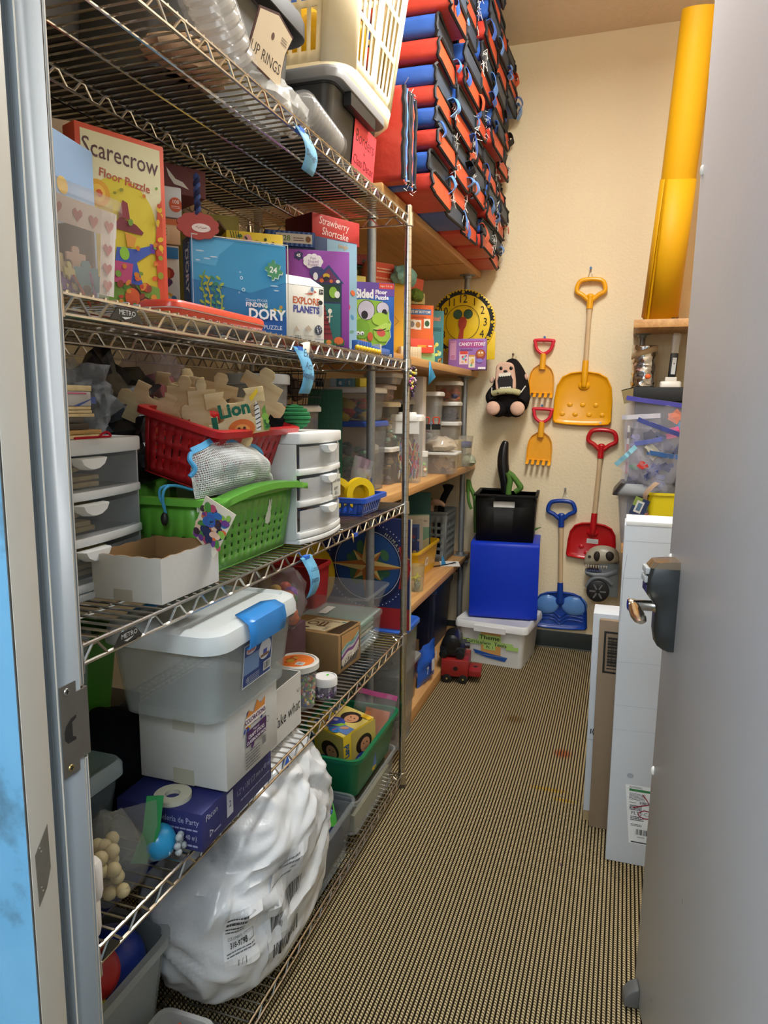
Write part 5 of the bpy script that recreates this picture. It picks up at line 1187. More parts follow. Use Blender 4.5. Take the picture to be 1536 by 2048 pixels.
# blue lacing comb and yellow bead string lying in front of it
a=onx(706,698,-.765); b=onx(794,698,-.765)
t=thing('blue_brush','blue toothed plastic strip lying in front of the floor puzzle box','brush',(-.772,(a.y+b.y)/2-.03,S2))
mb=MB(); l2=.15; mb.box(-.012,-.02,.006,.012,l2,.026,plast('2a62b8'))
for i in range(7):mb.box(-.012,-.145+i*.018,.004,.012,-.138+i*.018,.034,plast('2a62b8'))
mb.box(-.012,-.15,.004,.012,-.02,.010,plast('2a62b8')); mb.build('strip',t,bevel=.003)
mb=MB(); mb.box(-.013,.045,.005,.013,.058,.036,card('c8c2b4')); lab(mb.build('paper_wrap',t),'paper band round the strip')
a=onx(722,710,-.752)
for i in range(8):
 o=bpy.data.objects.get('bead_%d'%i)
 mb=MB(); mb.sphere((0,0,.009),(.0085,.012,.009),plast('e0b41c'),12,8); o=mb.build('yellow_bead',None,loc=(-.755,a.y-.02+i*.027,S2)); tag(o,'yellow bead lying along the second shelf edge, number %s from the chrome post'%['eight','seven','six','five','four','three','two','one'][i],'bead','yellow beads on the second wire shelf')
# games stacked behind: left group
def stackbox(name,label,cat,px,yplane,z,w,d,h,col,rz=.85,**k):
 p=ony(px[0],px[1],yplane); c_,s_=math.cos(rz),math.sin(rz)
 return Carton(name,label,cat,(p.x-c_*w/2-s_*d/2,p.y-s_*w/2+c_*d/2,z),w,d,h,rz,col,**k)
Y0=1.47
z1=zat(350,490,ony(362,490,Y0)); z2=zat(350,437,ony(362,437,Y0)); z3=zat(350,374,ony(362,374,Y0)); z4=zat(350,300,ony(362,374,Y0))
bx=stackbox('game_box','multicoloured game box at the bottom of the stack behind the scarecrow puzzle','game',(361,600),Y0,S2+.001,.17,.16,z1-S2-.002,'d8d2c4'); f=bx.face(); f.blobs(-.08,-bx.h/2+.01,.083,bx.h/2-.03,40,['d8702a','e8b42a','4a8ac0','6a3a6a','e8e0d0','b83a2a'],.006,.016,3).rect(-.08,bx.h/2-.03,.083,bx.h/2-.005,'2a7ab8'); bx.done()
bx=stackbox('game_box','tan and orange game box in the stack behind the scarecrow puzzle','game',(361,470),Y0,z1,.17,.16,z2-z1-.001,'d9b48c'); f=bx.face(); f.rect(-.083,bx.h/2-.014,.083,bx.h/2-.002,'d8743a').rect(.02,-bx.h/2+.008,.06,bx.h/2-.02,'e2caa4').lines(.03,-.01,.055,.01,3,'a08060'); bx.done()
bx=stackbox('game_box','white game box with an orange one hundred piece badge','game',(363,400),Y0,z2,.16,.15,z3-z2-.001,'c9c9c6'); f=bx.face(); f.ell(.066,-.005,.014,.016,'d0562a').text('100',.066,.001,.011,'f4e4d8',bold=.02).lines(.056,-.013,.076,-.006,2,'f0d0c0').lines(.0,.0,.035,.018,3,'8a8c94'); bx.done()
bx=stackbox('chocolate_box','dark red and gold box lying on the stack under the top shelf','box',(412,370),1.58,z3+.002,.26,.14,.064,'5a1820',rz=1.05); f=bx.face(); f.poly([(-.13,-.03),(-.03,-.03),(-.02,-.005),(-.035,.012),(-.025,.03),(-.13,.03)],'c89a2a').poly([(.03,.022),(.052,.0),(.07,-.004),(.085,-.018),(.066,-.014),(.048,-.012),(.035,.004)],'d9d0c4').lines(-.08,-.02,-.045,.015,5,'6a4a1a').ell(-.005,-.012,.014,.01,'a86a2a'); bx.done()
# rope with flower shaped sign
p=ony(396,452,1.40)
t=thing('rope_sign','scalloped red sign with white oval hanging from a blue twisted rope','sign',p,.75)
mb=MB(); sp=[]
for i in range(40):
 a=2*PI*i/40; r=1+.10*abs(math.sin(a*5)); sp.append((.042*r*math.cos(a),.026*r*math.sin(a)))
mb.M=Matrix.Rotation(PI/2,4,'X'); mb.prism(sp,-.003,.003,card('a8483e')); mb.M=Matrix.Identity(4); f=Print(mb,(0,-.003,0),(1,0,0),(0,0,1)); f.ell(.006,-.004,.020,.009,'e4dcd4').line([(-.006,-.004),(-.002,-.001),(.0,-.006),(.004,-.002),(.008,-.005),(.018,-.003)],.0012,'6a4a4a'); mb.build('sign_board',t,smooth=False)
mb=MB()
for k in range(2):mb.tube([(.0035*math.cos(q*.9+k*PI),.0035*math.sin(q*.9+k*PI),.024+q*.0035)for q in range(24)],.0045,cloth('2a3a66','4a5a8a')if k else cloth('232a4a'),6)
mb.build('rope',t)
z0=S2+.001
bx=stackbox('game_box','olive yellow box with a dark round emblem behind the sea puzzle','game',(478,460),1.86,z0,.22,.12,zat(440,430,ony(478,460,1.86))-z0,'8a7a2a',rz=.6); f=bx.face(); f.ring(.04,bx.h/2-.035,.015,.019,'2a2414').text('GAMES',.04,bx.h/2-.035,.010,'2a2414'); bx.done()
# yellow box with torn cardboard flaps
p=ony(566,485,1.80); hh=zat(560,470,p)-z0
bx=stackbox('torn_game_box','yellow game box with torn brown cardboard flaps standing open','game',(566,485),1.80,z0,.15,.10,hh,'e3c02c',rz=.72); f=bx.face(); f.ell(-.02,hh/2-.02,.012,.013,'d8908a').blobs(-.05,hh/2-.05,.07,hh/2-.005,14,['4a6a2a','2a3a20','c89a20','e8d870'],.003,.008,8)
for q in range(4):f.line([(-.065+q*.007,hh/2-.002),(-.06+q*.006,hh/2-.02)],.002,'1c1a10')
mb=MB(); mb.M=Matrix.Translation((0,.05,hh))@Matrix.Rotation(.55,4,'X'); mb.box(-.074,-.105,.004,.072,.0,.007,card('7a5c38')); lab(mb.build('top_flap',bx.t),'bent brown cardboard flap')
mb=MB(); mb.M=Matrix.Translation((-.075,0,hh-.002))@Matrix.Rotation(-.7,4,'Y'); mb.box(-.002,-.05,.0,.002,.05,.03,card('6a4e30')); lab(mb.build('side_flap',bx.t),'torn brown side flap'); bx.done()
# blue striped game 28 on a navy box
Y1=2.12; p=ony(632,497,Y1); zn=zat(632,497,p)
bx=stackbox('game_box','navy game box under the striped domino game','game',(632,505),Y1,z0,.16,.14,zn-z0,'22305c',rz=.62); bx.done()
bx=stackbox('domino_game','blue striped game box numbered twenty-eight','game',(631,470),Y1,zn+.001,.155,.135,zat(631,466,p)-zn,'2c4a8a',rz=.62); f=bx.face()
for q in range(10):f.poly([(-.075+q*.015,-bx.h/2+.002),(-.068+q*.015,-bx.h/2+.002),(-.060+q*.015,bx.h/2-.002),(-.067+q*.015,bx.h/2-.002)],'5a7ab4')
f.rect(-.045,-bx.h/2+.010,.066,bx.h/2-.008,'e4dcc8').text('28',-.012,.0,.022,'6a8a2a',bold=.02).lines(.008,-.006,.040,.008,2,'7a4a3a').line([(-.036,-.010),(-.032,.010)],.003,'c06a3a').line([(-.028,-.010),(-.032,.008)],.003,'c06a3a').ell(.054,.0,.008,.009,'8a5a2a'); bx.done()
# bingo box with a red dessert game on top
Y2=2.34; p=ony(715,510,Y2); zb=zat(684,487,p)
bx=stackbox('bingo_game','dark blue bingo game box with pale pictured end behind the purple puzzle','game',(714,520),Y2,z0,.19,.13,zb-z0-.0,'1f3a66',rz=1.05,side='23406e'); f=bx.face(); f.rect(-.03,-bx.h/2+.003,.094,bx.h/2-.003,'8ab0c8').blobs(-.028,-bx.h/2+.005,.092,bx.h/2-.02,26,['d86a3a','4a8ab8','e0c04a','6a9a8a','c84a4a'],.006,.014,7).text('bingo',.035,bx.h/2-.018,.018,'d8a03a'); f=bx.face('left'); f.text('bingo',.0,bx.h/2-.02,.026,'a8803a',bold=.02); bx.done()
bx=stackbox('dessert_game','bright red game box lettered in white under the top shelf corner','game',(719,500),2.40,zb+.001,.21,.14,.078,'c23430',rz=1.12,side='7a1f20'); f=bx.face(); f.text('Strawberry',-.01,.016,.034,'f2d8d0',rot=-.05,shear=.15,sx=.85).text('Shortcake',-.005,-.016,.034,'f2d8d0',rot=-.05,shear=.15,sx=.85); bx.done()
# ---------------------------------------------------------------- second plywood shelf
z0=W2+.001
def wood2(name,label,cat,px,w,d,top,col,x=-.9,z=None,rz=.9,**k):
 p=onx(px[0],px[1],x); zz=z0 if z is None else z; c_,s_=math.cos(rz),math.sin(rz)
 return Carton(name,label,cat,(p.x-c_*w/2-s_*d/2,p.y-s_*w/2+c_*d/2,zz),w,d,zat(px[0],top,p)-zz,rz,col,**k)
bx=wood2('game_box','pale yellow game box on plywood behind the floor puzzle','game',(732,560),.16,.10,553,'d8d27a',x=-1.0); bx.face().line([(.01,-.1),(.01,bx.h/2-.002)],.002,'eceac0'); zt=z0+bx.h; bx.done()
bx=wood2('game_box','dark olive pictured game box behind the galvanised pipe','game',(757,560),.18,.12,541,'3f4026',x=-1.06); f=bx.face(); f.blobs(-.08,bx.h/2-.06,.08,bx.h/2-.004,20,['6a6a34','24301c','8a8444'],.006,.014,2); ztb=z0+bx.h; bx.done()
bx=wood2('game_box','flat dark green box between two games behind the pipe','game',(757,545),.19,.12,535,'2f4a3a',x=-1.055,z=ztb+.001); ztb+=bx.h+.002; bx.done()
bx=wood2('wagon_game','dark red game box with two black wheel marks behind the pipe','game',(752,530),.19,.12,513,'7a2226',x=-1.06,z=ztb+.001); f=bx.face(); f.text('KIDS',-.02,-.006,.022,'a85a4a',bold=.02).ell(.035,-.008,.010,.011,'241014').ell(.070,-.008,.010,.011,'241014').rect(.07,.012,.082,.02,'d8a090'); bx.done()
bx=wood2('card_game','red and pink card game box leaning right of the pipe','game',(788,560),.13,.08,529,'d98a76',x=-.99,rz=1.0); f=bx.face(); f.rect(-.065,bx.h/2-.075,.065,bx.h/2-.002,'cc4530').lines(-.03,bx.h/2-.04,.05,bx.h/2-.015,2,'e8c0a0').lines(-.05,-.02,.06,.04,4,'b85a4a',.6).lines(-.05,bx.h/2-.068,.06,bx.h/2-.05,1,'e0a080'); bx.done()
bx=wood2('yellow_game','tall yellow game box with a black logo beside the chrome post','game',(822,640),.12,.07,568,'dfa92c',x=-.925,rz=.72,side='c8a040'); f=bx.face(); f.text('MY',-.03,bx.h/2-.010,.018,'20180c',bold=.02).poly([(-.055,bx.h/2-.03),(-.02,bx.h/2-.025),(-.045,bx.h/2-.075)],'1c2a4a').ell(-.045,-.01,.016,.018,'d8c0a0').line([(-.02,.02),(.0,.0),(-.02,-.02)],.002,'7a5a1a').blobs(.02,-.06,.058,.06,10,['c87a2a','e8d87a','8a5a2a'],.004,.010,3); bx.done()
bx=wood2('activity_book','orange activity book box asking about a bottom beside the chrome post','book',(866,690),.155,.05,611,'e2672a',x=-.895,rz=.62); f=bx.face(); W_,H_=bx.w/2,bx.h/2
f.rect(-W_+.004,H_-.045,W_-.012,H_-.020,'3f74b4').text("WHERE'S MY BOTTOM?",-.004,H_-.033,.017,'f4efe8',sx=.75,bold=.02).lines(-.03,H_-.062,.04,H_-.052,2,'8a2a14')
for x,y,c_ in((-.03,H_-.09,'8a8488'),(.0,H_-.092,'b8803a'),(.045,H_-.085,'2f5a3a'),(-.04,-H_+.055,'9a7a9a'),(-.005,-H_+.06,'b85a6a'),(.036,-H_+.058,'8a7a8a')):f.rect(x-.016,y-.022,x+.016,y+.022,'f0e8dc').ell(x,y,.012,.014,c_)
f.rect(.02,-H_+.026,W_-.014,-H_+.040,'ece6da').lines(.024,-H_+.029,.05,-H_+.037,2,'4a4a4a'); ob=bx; bx.done()
p=onx(868,705,-.875)
bx=wood2('flat_card_box','flat red and orange strip box lying in front of the orange activity book','game',(868,690),.17,.03,679,'dd4a36',x=-.872,z=W2+.042,rz=.72); f=bx.face(); f.text('ABC',-.045,.0,.014,'8a6a2a',bold=.02).lines(.0,-.006,.045,.006,2,'f0c23a',.6).rect(.055,-.003,.075,.003,'f0e0d8'); bx.done()
bx=wood2('cream_game','small cream checked box under the red and orange strip box','game',(843,715),.10,.035,694,'d8c8a8',x=-.872,rz=.72); f=bx.face()
for q in range(8):f.line([(-.048+q*.013,-bx.h/2),(-.048+q*.013,bx.h/2)],.001,'b0a080'); f.line([(-.05,-bx.h/2+q*.005),(.05,-bx.h/2+q*.005)],.0008,'b0a080')
bx.done()
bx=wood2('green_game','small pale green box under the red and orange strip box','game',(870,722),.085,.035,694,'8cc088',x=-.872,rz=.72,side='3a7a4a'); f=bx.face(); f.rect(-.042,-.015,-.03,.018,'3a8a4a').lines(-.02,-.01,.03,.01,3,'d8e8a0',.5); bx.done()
bx=wood2('teal_book','teal picture book box lettered in orange between activity book and clock','book',(887,690),.13,.025,622,'3f7d86',x=-.90,rz=.75); f=bx.face(); f.text('noise!',.015,bx.h/2-.04,.034,'d87a4a',sx=.75,bold=.02).ell(-.02,.0,.028,.03,'b88aa4').blobs(-.05,-bx.h/2+.01,.06,.0,18,['d8d870','8ab85a','c8b84a','b0d0a0'],.006,.013,5).blobs(.03,-bx.h/2,.06,-bx.h/2+.04,8,['c8862a','5a3a1a'],.004,.008,2).lines(-.02,.035,.05,.055,3,'2a5a68'); bx.done()
# candy store kit
p=ony(960,735,4.06); w_=.215
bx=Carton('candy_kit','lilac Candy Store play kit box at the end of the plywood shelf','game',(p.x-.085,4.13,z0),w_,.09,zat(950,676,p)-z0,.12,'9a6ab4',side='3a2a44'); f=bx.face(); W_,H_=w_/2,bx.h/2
f.rect(-W_+.008,-.03,-W_+.045,H_-.01,'c88ab4').lines(-W_+.012,.0,-W_+.04,H_-.02,6,'e0b0cc').ring(-W_+.026,-.015,.006,.008,'a0304a',16).rect(-.06+.02,H_-.05,.088,H_-.012,'b04a94').text('CANDY STORE',.025,H_-.031,.026,'f6f0f4',sx=.85,bold=.02).lines(-.04,H_-.065,.03,H_-.056,2,'4a2a6a').rect(-.045,-H_+.03,.005,.015,'e8d0dc').rect(-.042,.0,.003,.018,'d8463a').blobs(-.042,-H_+.035,.002,.0,12,['d8743a','e8c84a','6ab0c8','c84a8a'],.005,.009,2).rect(.008,-H_+.012,.045,-.01,'e8dcc8').rect(.01,-.014,.043,-.004,'d89a3a').blobs(.012,-H_+.015,.042,-.015,9,['e8c84a','6ab088','c86a4a'],.005,.008,6)
f.ell(.075,.0,.028,.028,'a0402e').ell(.075,.004,.019,.018,'c8803a').ell(.067,.008,.005,.005,'f4f0ea').ell(.083,.008,.005,.005,'f4f0ea').ell(.07,-.035,.02,.012,'8a7ad0').rect(.062,-H_+.004,W_-.004,-H_+.016,'ece8ea'); bx.done()
# blue puzzle box, red box and teal cloth piled above the activity book
zz=z0+ob.h
bx=wood2('patterned_box','small pale patterned box on top of the orange activity book','game',(850,600),.12,.05,587,'c2b886',x=-.93,z=zz+.002,rz=.62); f=bx.face(); f.blobs(-.055,-bx.h/2,.055,bx.h/2,18,['6a9a8a','d8d0b0','b87a5a','d8b44a'],.004,.008,9); z5=zz+bx.h+.003; bx.done()
bx=wood2('red_game','orange red game box tilted on the pile behind the chrome post','game',(845,590),.13,.06,556,'c2503a',x=-.95,z=z5,rz=.9); bx.t.rotation_euler.y=.12; bx.done()
p=onx(808,560,-.96); soft_bag('teal_cloth','bundle of teal and pale cloth piled beside the red game behind the post',(p.x,p.y,z5+.0),(.05,.10,.045),cloth('3f8c9c','a8cfc4'),7,cat='cloth')
p=onx(830,590,-.94); soft_bag('green_cloth','small dark green cloth bundle under the teal cloth',(p.x,p.y+.02,z5-.05),(.03,.06,.03),cloth('2f5a34','7a8a34'),17,cat='cloth')
# ---------------------------------------------------------------- yellow teaching clock hung on the far pipe
p=ony(926,646,4.125); R_=.185
t=thing('teaching_clock','round yellow teaching clock with black gear rim beside the plush gorilla','clock',(p.x,4.125,p.z),.0)
YC=mat('e8c412',.45,var=.04)
mb=MB(); mb.M=Matrix.Rotation(PI/2,4,'X'); mb.lathe([(R_*.985,-.012),(R_*1.0,-.010),(R_*1.0,.004),(R_*.985,.006)],YC,64); mb.build('clock_disc',t)
mb=MB(); mb.box(-.06,.012,-.205,.185,.018,-.05,YC); lab(mb.build('base_plate',t,bevel=.002),'square yellow base plate')
mb=MB(); gear=[]
NT=60
for i in range(NT*4):
 a=2*PI*i/(NT*4); r=R_*(.985 if(i//2)%2 else .945); gear.append((r*math.cos(a),r*math.sin(a)))
inn=[(R_*.845*math.cos(2*PI*i/(NT*4)),R_*.845*math.sin(2*PI*i/(NT*4)))for i in range(NT*4)]
mb.M=Matrix.Rotation(PI/2,4,'X'); n4=NT*4
mb.add([(x,y,.0065)for x,y in inn]+[(x,y,.0065)for x,y in gear],[(i,(i+1)%n4,n4+(i+1)%n4,n4+i)for i in range(n4)][::1],ink('1a1c1c'))
o=mb.build('gear_rim',t,smooth=False)
mb=MB(); f=Print(mb,(0,-.0068,0),(1,0,0),(0,0,1)); K='1c1a14'
for i in range(12):
 a=PI/2-(i+1)*PI/6; f.text(str(i+1),.70*R_*math.cos(a),.70*R_*math.sin(a),.062,K,sx=.85); f.ell(.915*R_*math.cos(a),.915*R_*math.sin(a),.009,.009,'d9b81c',n=14)
f.ring(0,0,R_*.515,R_*.53,K); mb.build('numerals',t,smooth=False)
for sx in(-1,1):
 mb=MB(); f=Print(mb,(0,-.0066,0),(1,0,0),(0,0,1)); f.ell(sx*.030,.048,.027,.027,'4a3a1c').ell(sx*.030,.048,.023,.023,'2f5a44'); mb.build('gear_window',t,smooth=False)
mb=MB(); mb.M=Matrix.Translation((0,-.010,0))@Matrix.Rotation(.12,4,'Y')@Matrix.Rotation(PI/2,4,'X')
mb.prism([(-.016,-.14),(.020,-.14),(.012,-.04),(.022,-.015),(.024,.012),(.010,.032),(-.012,.032),(-.024,.012),(-.022,-.015),(-.010,-.04)],0,.004,mat('b0402a',.4)); lab(mb.build('clock_hand',t),'red clock hand pointing to six')
mb=MB(); mb.tube(smooth_pts([(-.01,.013,.17),(.0,.03,.176),(.012,.026,.165)],4),.002,WIRE,5); mb.tube([(p.x*0,.010,.1),(0,.045,.1)],.003,WIRE,5); mb.build('hanging_wire',t)
# blue triangle of paper taped under the plywood edge
p=onx(860,738,-.8505)
t=thing('triangle_tag','blue paper triangle taped under the second plywood shelf edge','tag',(-.8515,p.y,W2-.004),0)
mb=MB(); A=onx(858,770,-.849)-Vector((-.8515,p.y,W2-.004)); B=onx(880,754,-.80)-Vector((-.8515,p.y,W2-.004))
mb.add([(.0,-.012,.0),(.0,.012,.0),(.003,.012,-.02),(.0,A.y-.0,A.z),(B.x*.6,B.y*.8,B.z)],[(0,1,2),(0,2,4,3)],card('3f9fd0')); mb.build('paper',t,thick=.0008)
# ================================================================ third wire shelf
def basket(name,label,cat,loc,w,d,h,m,taper=.86,r=.02,slots=((7,3,.4,.7),(9,3,.4,.7)),rz=.0,rx=.0,ry=.0,lip=.012,group=None,mv=(.1,.16)):
 t=thing(name,label,cat,loc,rz,group,rx,ry); wb,db=w*taper,d*taper; wt,dt=w,d
 mb=MB(); z0,z1=.006,h-.012
 for dx,dy in((0,-1),(1,0),(0,1),(-1,0)):
  def c(sw,sd,z,e):
   if dy:return(-dy*e*(sw/2-r),dy*sd/2,z)
   return(dx*sw/2,dx*e*(sd/2-r),z)
  kb=(z0/h); kt=z1/h
  W0,D0=wb+(wt-wb)*kb,db+(dt-db)*kb; W1_,D1=wb+(wt-wb)*kt,db+(dt-db)*kt
  nu,nv,fu,fv=slots[0 if dy else 1]
  mb.holed(c(W0,D0,z0,-1),c(W0,D0,z0,1),c(W1_,D1,z1,1),c(W1_,D1,z1,-1),nu,nv,fu,fv,m,mu=.06,mv0=mv[0],mv1=mv[1])
 for sx,sy in((1,1),(-1,1),(-1,-1),(1,-1)):
  R_=[]
  for z,W_,D_ in((z0,W0,D0),(z1,W1_,D1)):
   a0={(1,1):0,(-1,1):90,(-1,-1):180,(1,-1):270}[(sx,sy)]
   R_.append([(sx*(W_/2-r)+r*math.cos(math.radians(a0+18*i)),sy*(D_/2-r)+r*math.sin(math.radians(a0+18*i)),z)for i in range(6)])
  mb.loft(R_,m,False,False,closed=False)
 mb.add([(x,y,z0)for x,y in rrect(W0,D0,r,4)],[tuple(range(20))],m)
 mb.build('basket_wall',t,thick=.0025)
 mb=MB(); mb.loft([[(x,y,z)for x,y in rrect(wt+o_,dt+o_,r+.004,4)]for o_,z in((-.006,h-.016),(2*lip,h-.015),(2*lip,h-.001),(2*lip-.006,h),(-.006,h),(-.006,h-.016))],m,False,False); mb.build('rim',t)
 return t
def drawer_tower(label,loc,w,d,h,n,rz,ribbed=False,body='dfe2e4',a_=.2,top_h=.028,clr='e9ecee'):
 t=thing('drawer_tower',label,'drawers',loc,rz); FRM=mat(body,.38,var=.03,scale=8)
 bow=lambda x,z=0:.020*(1-(2*x/w)**2)
 def slab(z0,z1,ex=.0):
  mb=MB(); n_=10; fr=[(-w/2+w*i/n_,-d/2-bow(-w/2+w*i/n_)-ex)for i in range(n_+1)]
  mb.prism(fr+[(w/2,d/2),(-w/2,d/2)],z0,z1,FRM); return mb
 hs=(h-top_h-.012)/n
 slab(h-top_h,h,.006).build('top_panel',t,bevel=.004)
 slab(0,.012,.004).build('bottom_panel',t,bevel=.002)
 for sx in(-1,1):
  mb=MB(); mb.box(sx*w/2-.002,-d/2+.004,.01,sx*w/2+.002,d/2,h-top_h,mat(body,.4,alpha=.75 if not ribbed else .9,var=.03)); mb.build('side_panel',t)
 mb=MB(); mb.box(-w/2,d/2-.003,.01,w/2,d/2,h-top_h,mat(body,.4,alpha=.6,var=.03)); mb.build('back_panel',t)
 for k in range(n):
  z0=.012+hs*k; dr=MB(); n_=60 if ribbed else 12
  zz=[z0+.016,z0+hs-.006]; V=[]; F=[]
  for i in range(n_+1):
   x=-w/2+.006+(w-.012)*i/n_; y=-d/2-bow(x)-(.0012 if ribbed and i%2 else 0)
   V+=[(x,y,zz[0]),(x,y,zz[1])]
   if i:F.append((2*i-2,2*i,2*i+1,2*i-1))
  dr.add(V,F,clear(clr,.5 if ribbed else .26,.2)); p=dr.build('drawer',t,thick=.0)
  mb=MB(); fr=[(-w/2+w*i/10,-d/2-bow(-w/2+w*i/10)-.003)for i in range(11)]
  mb.prism(fr+[(w/2,-d/2+.012),(-w/2,-d/2+.012)],z0+.002,z0+.018,FRM); mb.build('front_rail',p,bevel=.003)
  mb=MB(); mb.box(-w/2+.006,-d/2,z0+.014,w/2-.006,d/2-.006,z0+.016,clear(clr,.3,.2)); mb.build('drawer_floor',p)
  mb=MB(); hw=.038; zc=zz[1]-.004
  mb.loft([[(x*k2,-d/2-bow(0)-y_,zc+zq*k2)for x,zq in[(-hw,.006),(-hw*.8,-.006),(-hw*.4,-.014),(0,-.016),(hw*.4,-.014),(hw*.8,-.006),(hw,.006)]]for y_,k2 in((-.004,1.05),(.010,1.0),(.017,.85))],mat('eceeee',.3,var=.02)); mb.build('drawer_handle',p)
 return t,hs
# left tower of clear drawers, partly behind the door frame
TWX,TY0,TY1=-.905,.86,1.195
TH=zat(285,872,(-.9,1.17))-S3
tow,hs=drawer_tower('white three drawer tower with smoky clear drawers of wood at far left',(TWX-.17,(TY0+TY1)/2,S3),TY1-TY0,.32,TH,3,PI/2,clr='9fa5aa')
rd=random.Random(4)
for k in range(3):
 for j in range(3):
  mb=MB(); l=rd.uniform(.18,.26); mb.box(-.11,-l/2,0,.11,l/2,.009,PUZW)
  o=mb.build('wooden_board',None,bevel=.001,loc=(TWX-.15,(TY0+TY1)/2-.02+rd.uniform(-.02,.0),S3+.030+hs*k+.011*j)); o.rotation_euler=(.12 if j==2 else 0,0,rd.uniform(-.1,.1))
  tag(o,'%s wooden board in the %s drawer of the far left tower'%(['lowest','middle','tilted top'][j],['bottom','middle','top'][k]),'board','wooden boards in the left drawer tower')
# boards, frames and packets piled on that tower
ZT=S3+TH+.001
def ztop(py,x=-.86):return zat(185,py,(-.86,.98))
items=[('wooden_board',879,870,208,PUZW,'lowest pale wooden board on the far left drawer tower'),('wooden_board',870,860,204,mat('b99255',.5),'honey coloured board second from below on the left drawer tower'),('slate_board',857,843,178,mat('3a342e',.5),'dark frame in the pile on the left drawer tower'),('slate_board',842,830,168,mat('4a4640',.5),'upper thin dark frame in the pile on the left drawer tower'),('wooden_board',826,818,189,PUZW,'pale board just above the dark frames on the left tower'),('wooden_board',816,810,184,PUZW,'middle of the three pale boards above the dark frames'),('wooden_board',808,800,182,PUZW,'top of the three pale boards above the dark frames'),('packet',797,766,182,mat('bdbab8',.3,var=.1),'clear wrapped packet with blue end on the pile at far left'),('wooden_board',760,747,182,PUZW,'topmost wooden board of the pile at far left')]
zc=ZT
for nm,yb,yt,xr,m,lb in items:
 a=onx(xr,yb,-.90); th=abs(ztop(yt)-ztop(yb)); th=max(.006,th)
 mb=MB(); mb.box(-.10,-.24,0,.10,0,th-.0008,m)
 o=mb.build(nm,None,bevel=.001,loc=(-1.0,min(a.y,1.17),zc)); tag(o,lb,'packet' if nm=='packet' else('frame' if nm=='slate_board' else 'board'))
 if nm=='packet':
  mb=MB(); mb.add([(.1005,-.045,0),(.1005,.0,th*.5),(.1005,.012,th*.62),(.1005,-.03,.0)],[(0,1,2,3)],'3a55a0'); mb.box(-.09,.0,.004,.1,.012,th*.62,mat('3a55a0',.3,var=.05)); mb.box(.1,-.06,th*.8,.1012,-.012,th*.9,mat('c85a80',.3)); mb.build('blue_end',o)
 zc+=th
mb=MB(); q=[onx(x,y,-.885)for x,y in((140,884),(160,877),(180,884),(200,883),(212,872),(204,864),(192,870),(183,882))]
mb.tube([(p.x+.01,p.y,max(p.z,ZT+.003))for p in smooth_pts(q,5)],.0022,cloth('b0182a'),6); tag(mb.build('looped_string'),'looped red cord lying on the front of the left drawer tower','cord')
# crumpled bags behind
def crumple(name,label,loc,sz,m,seed,rz=0,cat='bag',jit=.55,parts=None):
 t=thing(name,label,cat,loc,rz); f=bagpt(seed,*sz,jit); mb=MB()
 mb.sheet(34,20,lambda u,v:(lambda p:(p[0],p[1],max(p[2],-sz[2]*.75)+sz[2]*.75))(f(u,v)),m); mb.build('bag_film',t,angle=20); return t
crumple('clear_bag','crumpled clear plastic bag sagging behind the pile on the left tower',(-1.02,1.125,ZT),(.09,.06,.075),clear('c4c8cc',.22,.06),3)
t=crumple('black_bag','crumpled black plastic bag at the back of the third wire shelf',(-1.18,1.36,S3+.13),(.14,.2,.17),mat('1b1b1e',.25,var=.1),8)
p=ony(350,800,1.55)
t=thing('pink_bag','clear bag of pink and red sheets standing behind the red basket','bag',(p.x-.02,1.60,S3+.17),.6,None,.0,-.28)
mb=MB(); f=bagpt(5,.11,.035,.175,.35); mb.sheet(30,20,lambda u,v:(lambda q:(q[0],q[1],q[2]+.13))(f(u,v)),clear('e8d8dc',.2,.06)); mb.build('bag_film',t,angle=25)
mb=MB(); mb.sheet(8,10,lambda u,v:((u-.5)*.15*(1-.3*v),.012*math.sin(8*u),v*.24),mat('c8606a',.5,var=.2,scale=20)); mb.sheet(8,10,lambda u,v:((u-.6)*.10,.016+.01*math.sin(8*u),v*.26),mat('7a2630',.5,var=.2,scale=20)); mb.build('pink_sheets',t,thick=.002)
# big clear bucket with white lid
p=ony(509,732,2.06); zl=zat(509,745,(p.x,1.88))
t=thing('clear_bucket','big round clear bucket with white lid at the back of the third wire shelf','bucket',(p.x,2.06,S3))
rB=(ony(570,735,2.06)-ony(447,735,2.06)).length/2
mb=MB(); hB=zl-S3; mb.lathe([(rB*.86,0),(rB*.95,hB-.03),(rB*.95,hB-.028),(rB*.93,hB-.03),(rB*.84,.005)],clear('c9ccd0',.25,.12),36); mb.build('bucket_body',t)
mb=MB(); mb.lathe([(rB*.96,hB-.032),(rB*1.02,hB-.030),(rB*1.02,hB-.006),(rB*.99,hB),(rB*.9,hB),(rB*.88,hB-.004)],mat('d5d8d8',.35,alpha=.85,var=.03),36); mb.build('lid',t)
rd=random.Random(3); mb=MB()
for i in range(40):
 a=rd.uniform(0,6.28); q=rd.uniform(0,.68)*rB; mb.sphere((q*math.cos(a),q*math.sin(a),rd.uniform(.03,.3)),.03,ink(rd.choice(['6a6a80','9a9aa8','55506a','b0a8a0','3f4a6a'])),8,6)
o=mb.build('bucket_contents',t); o['kind']='stuff'
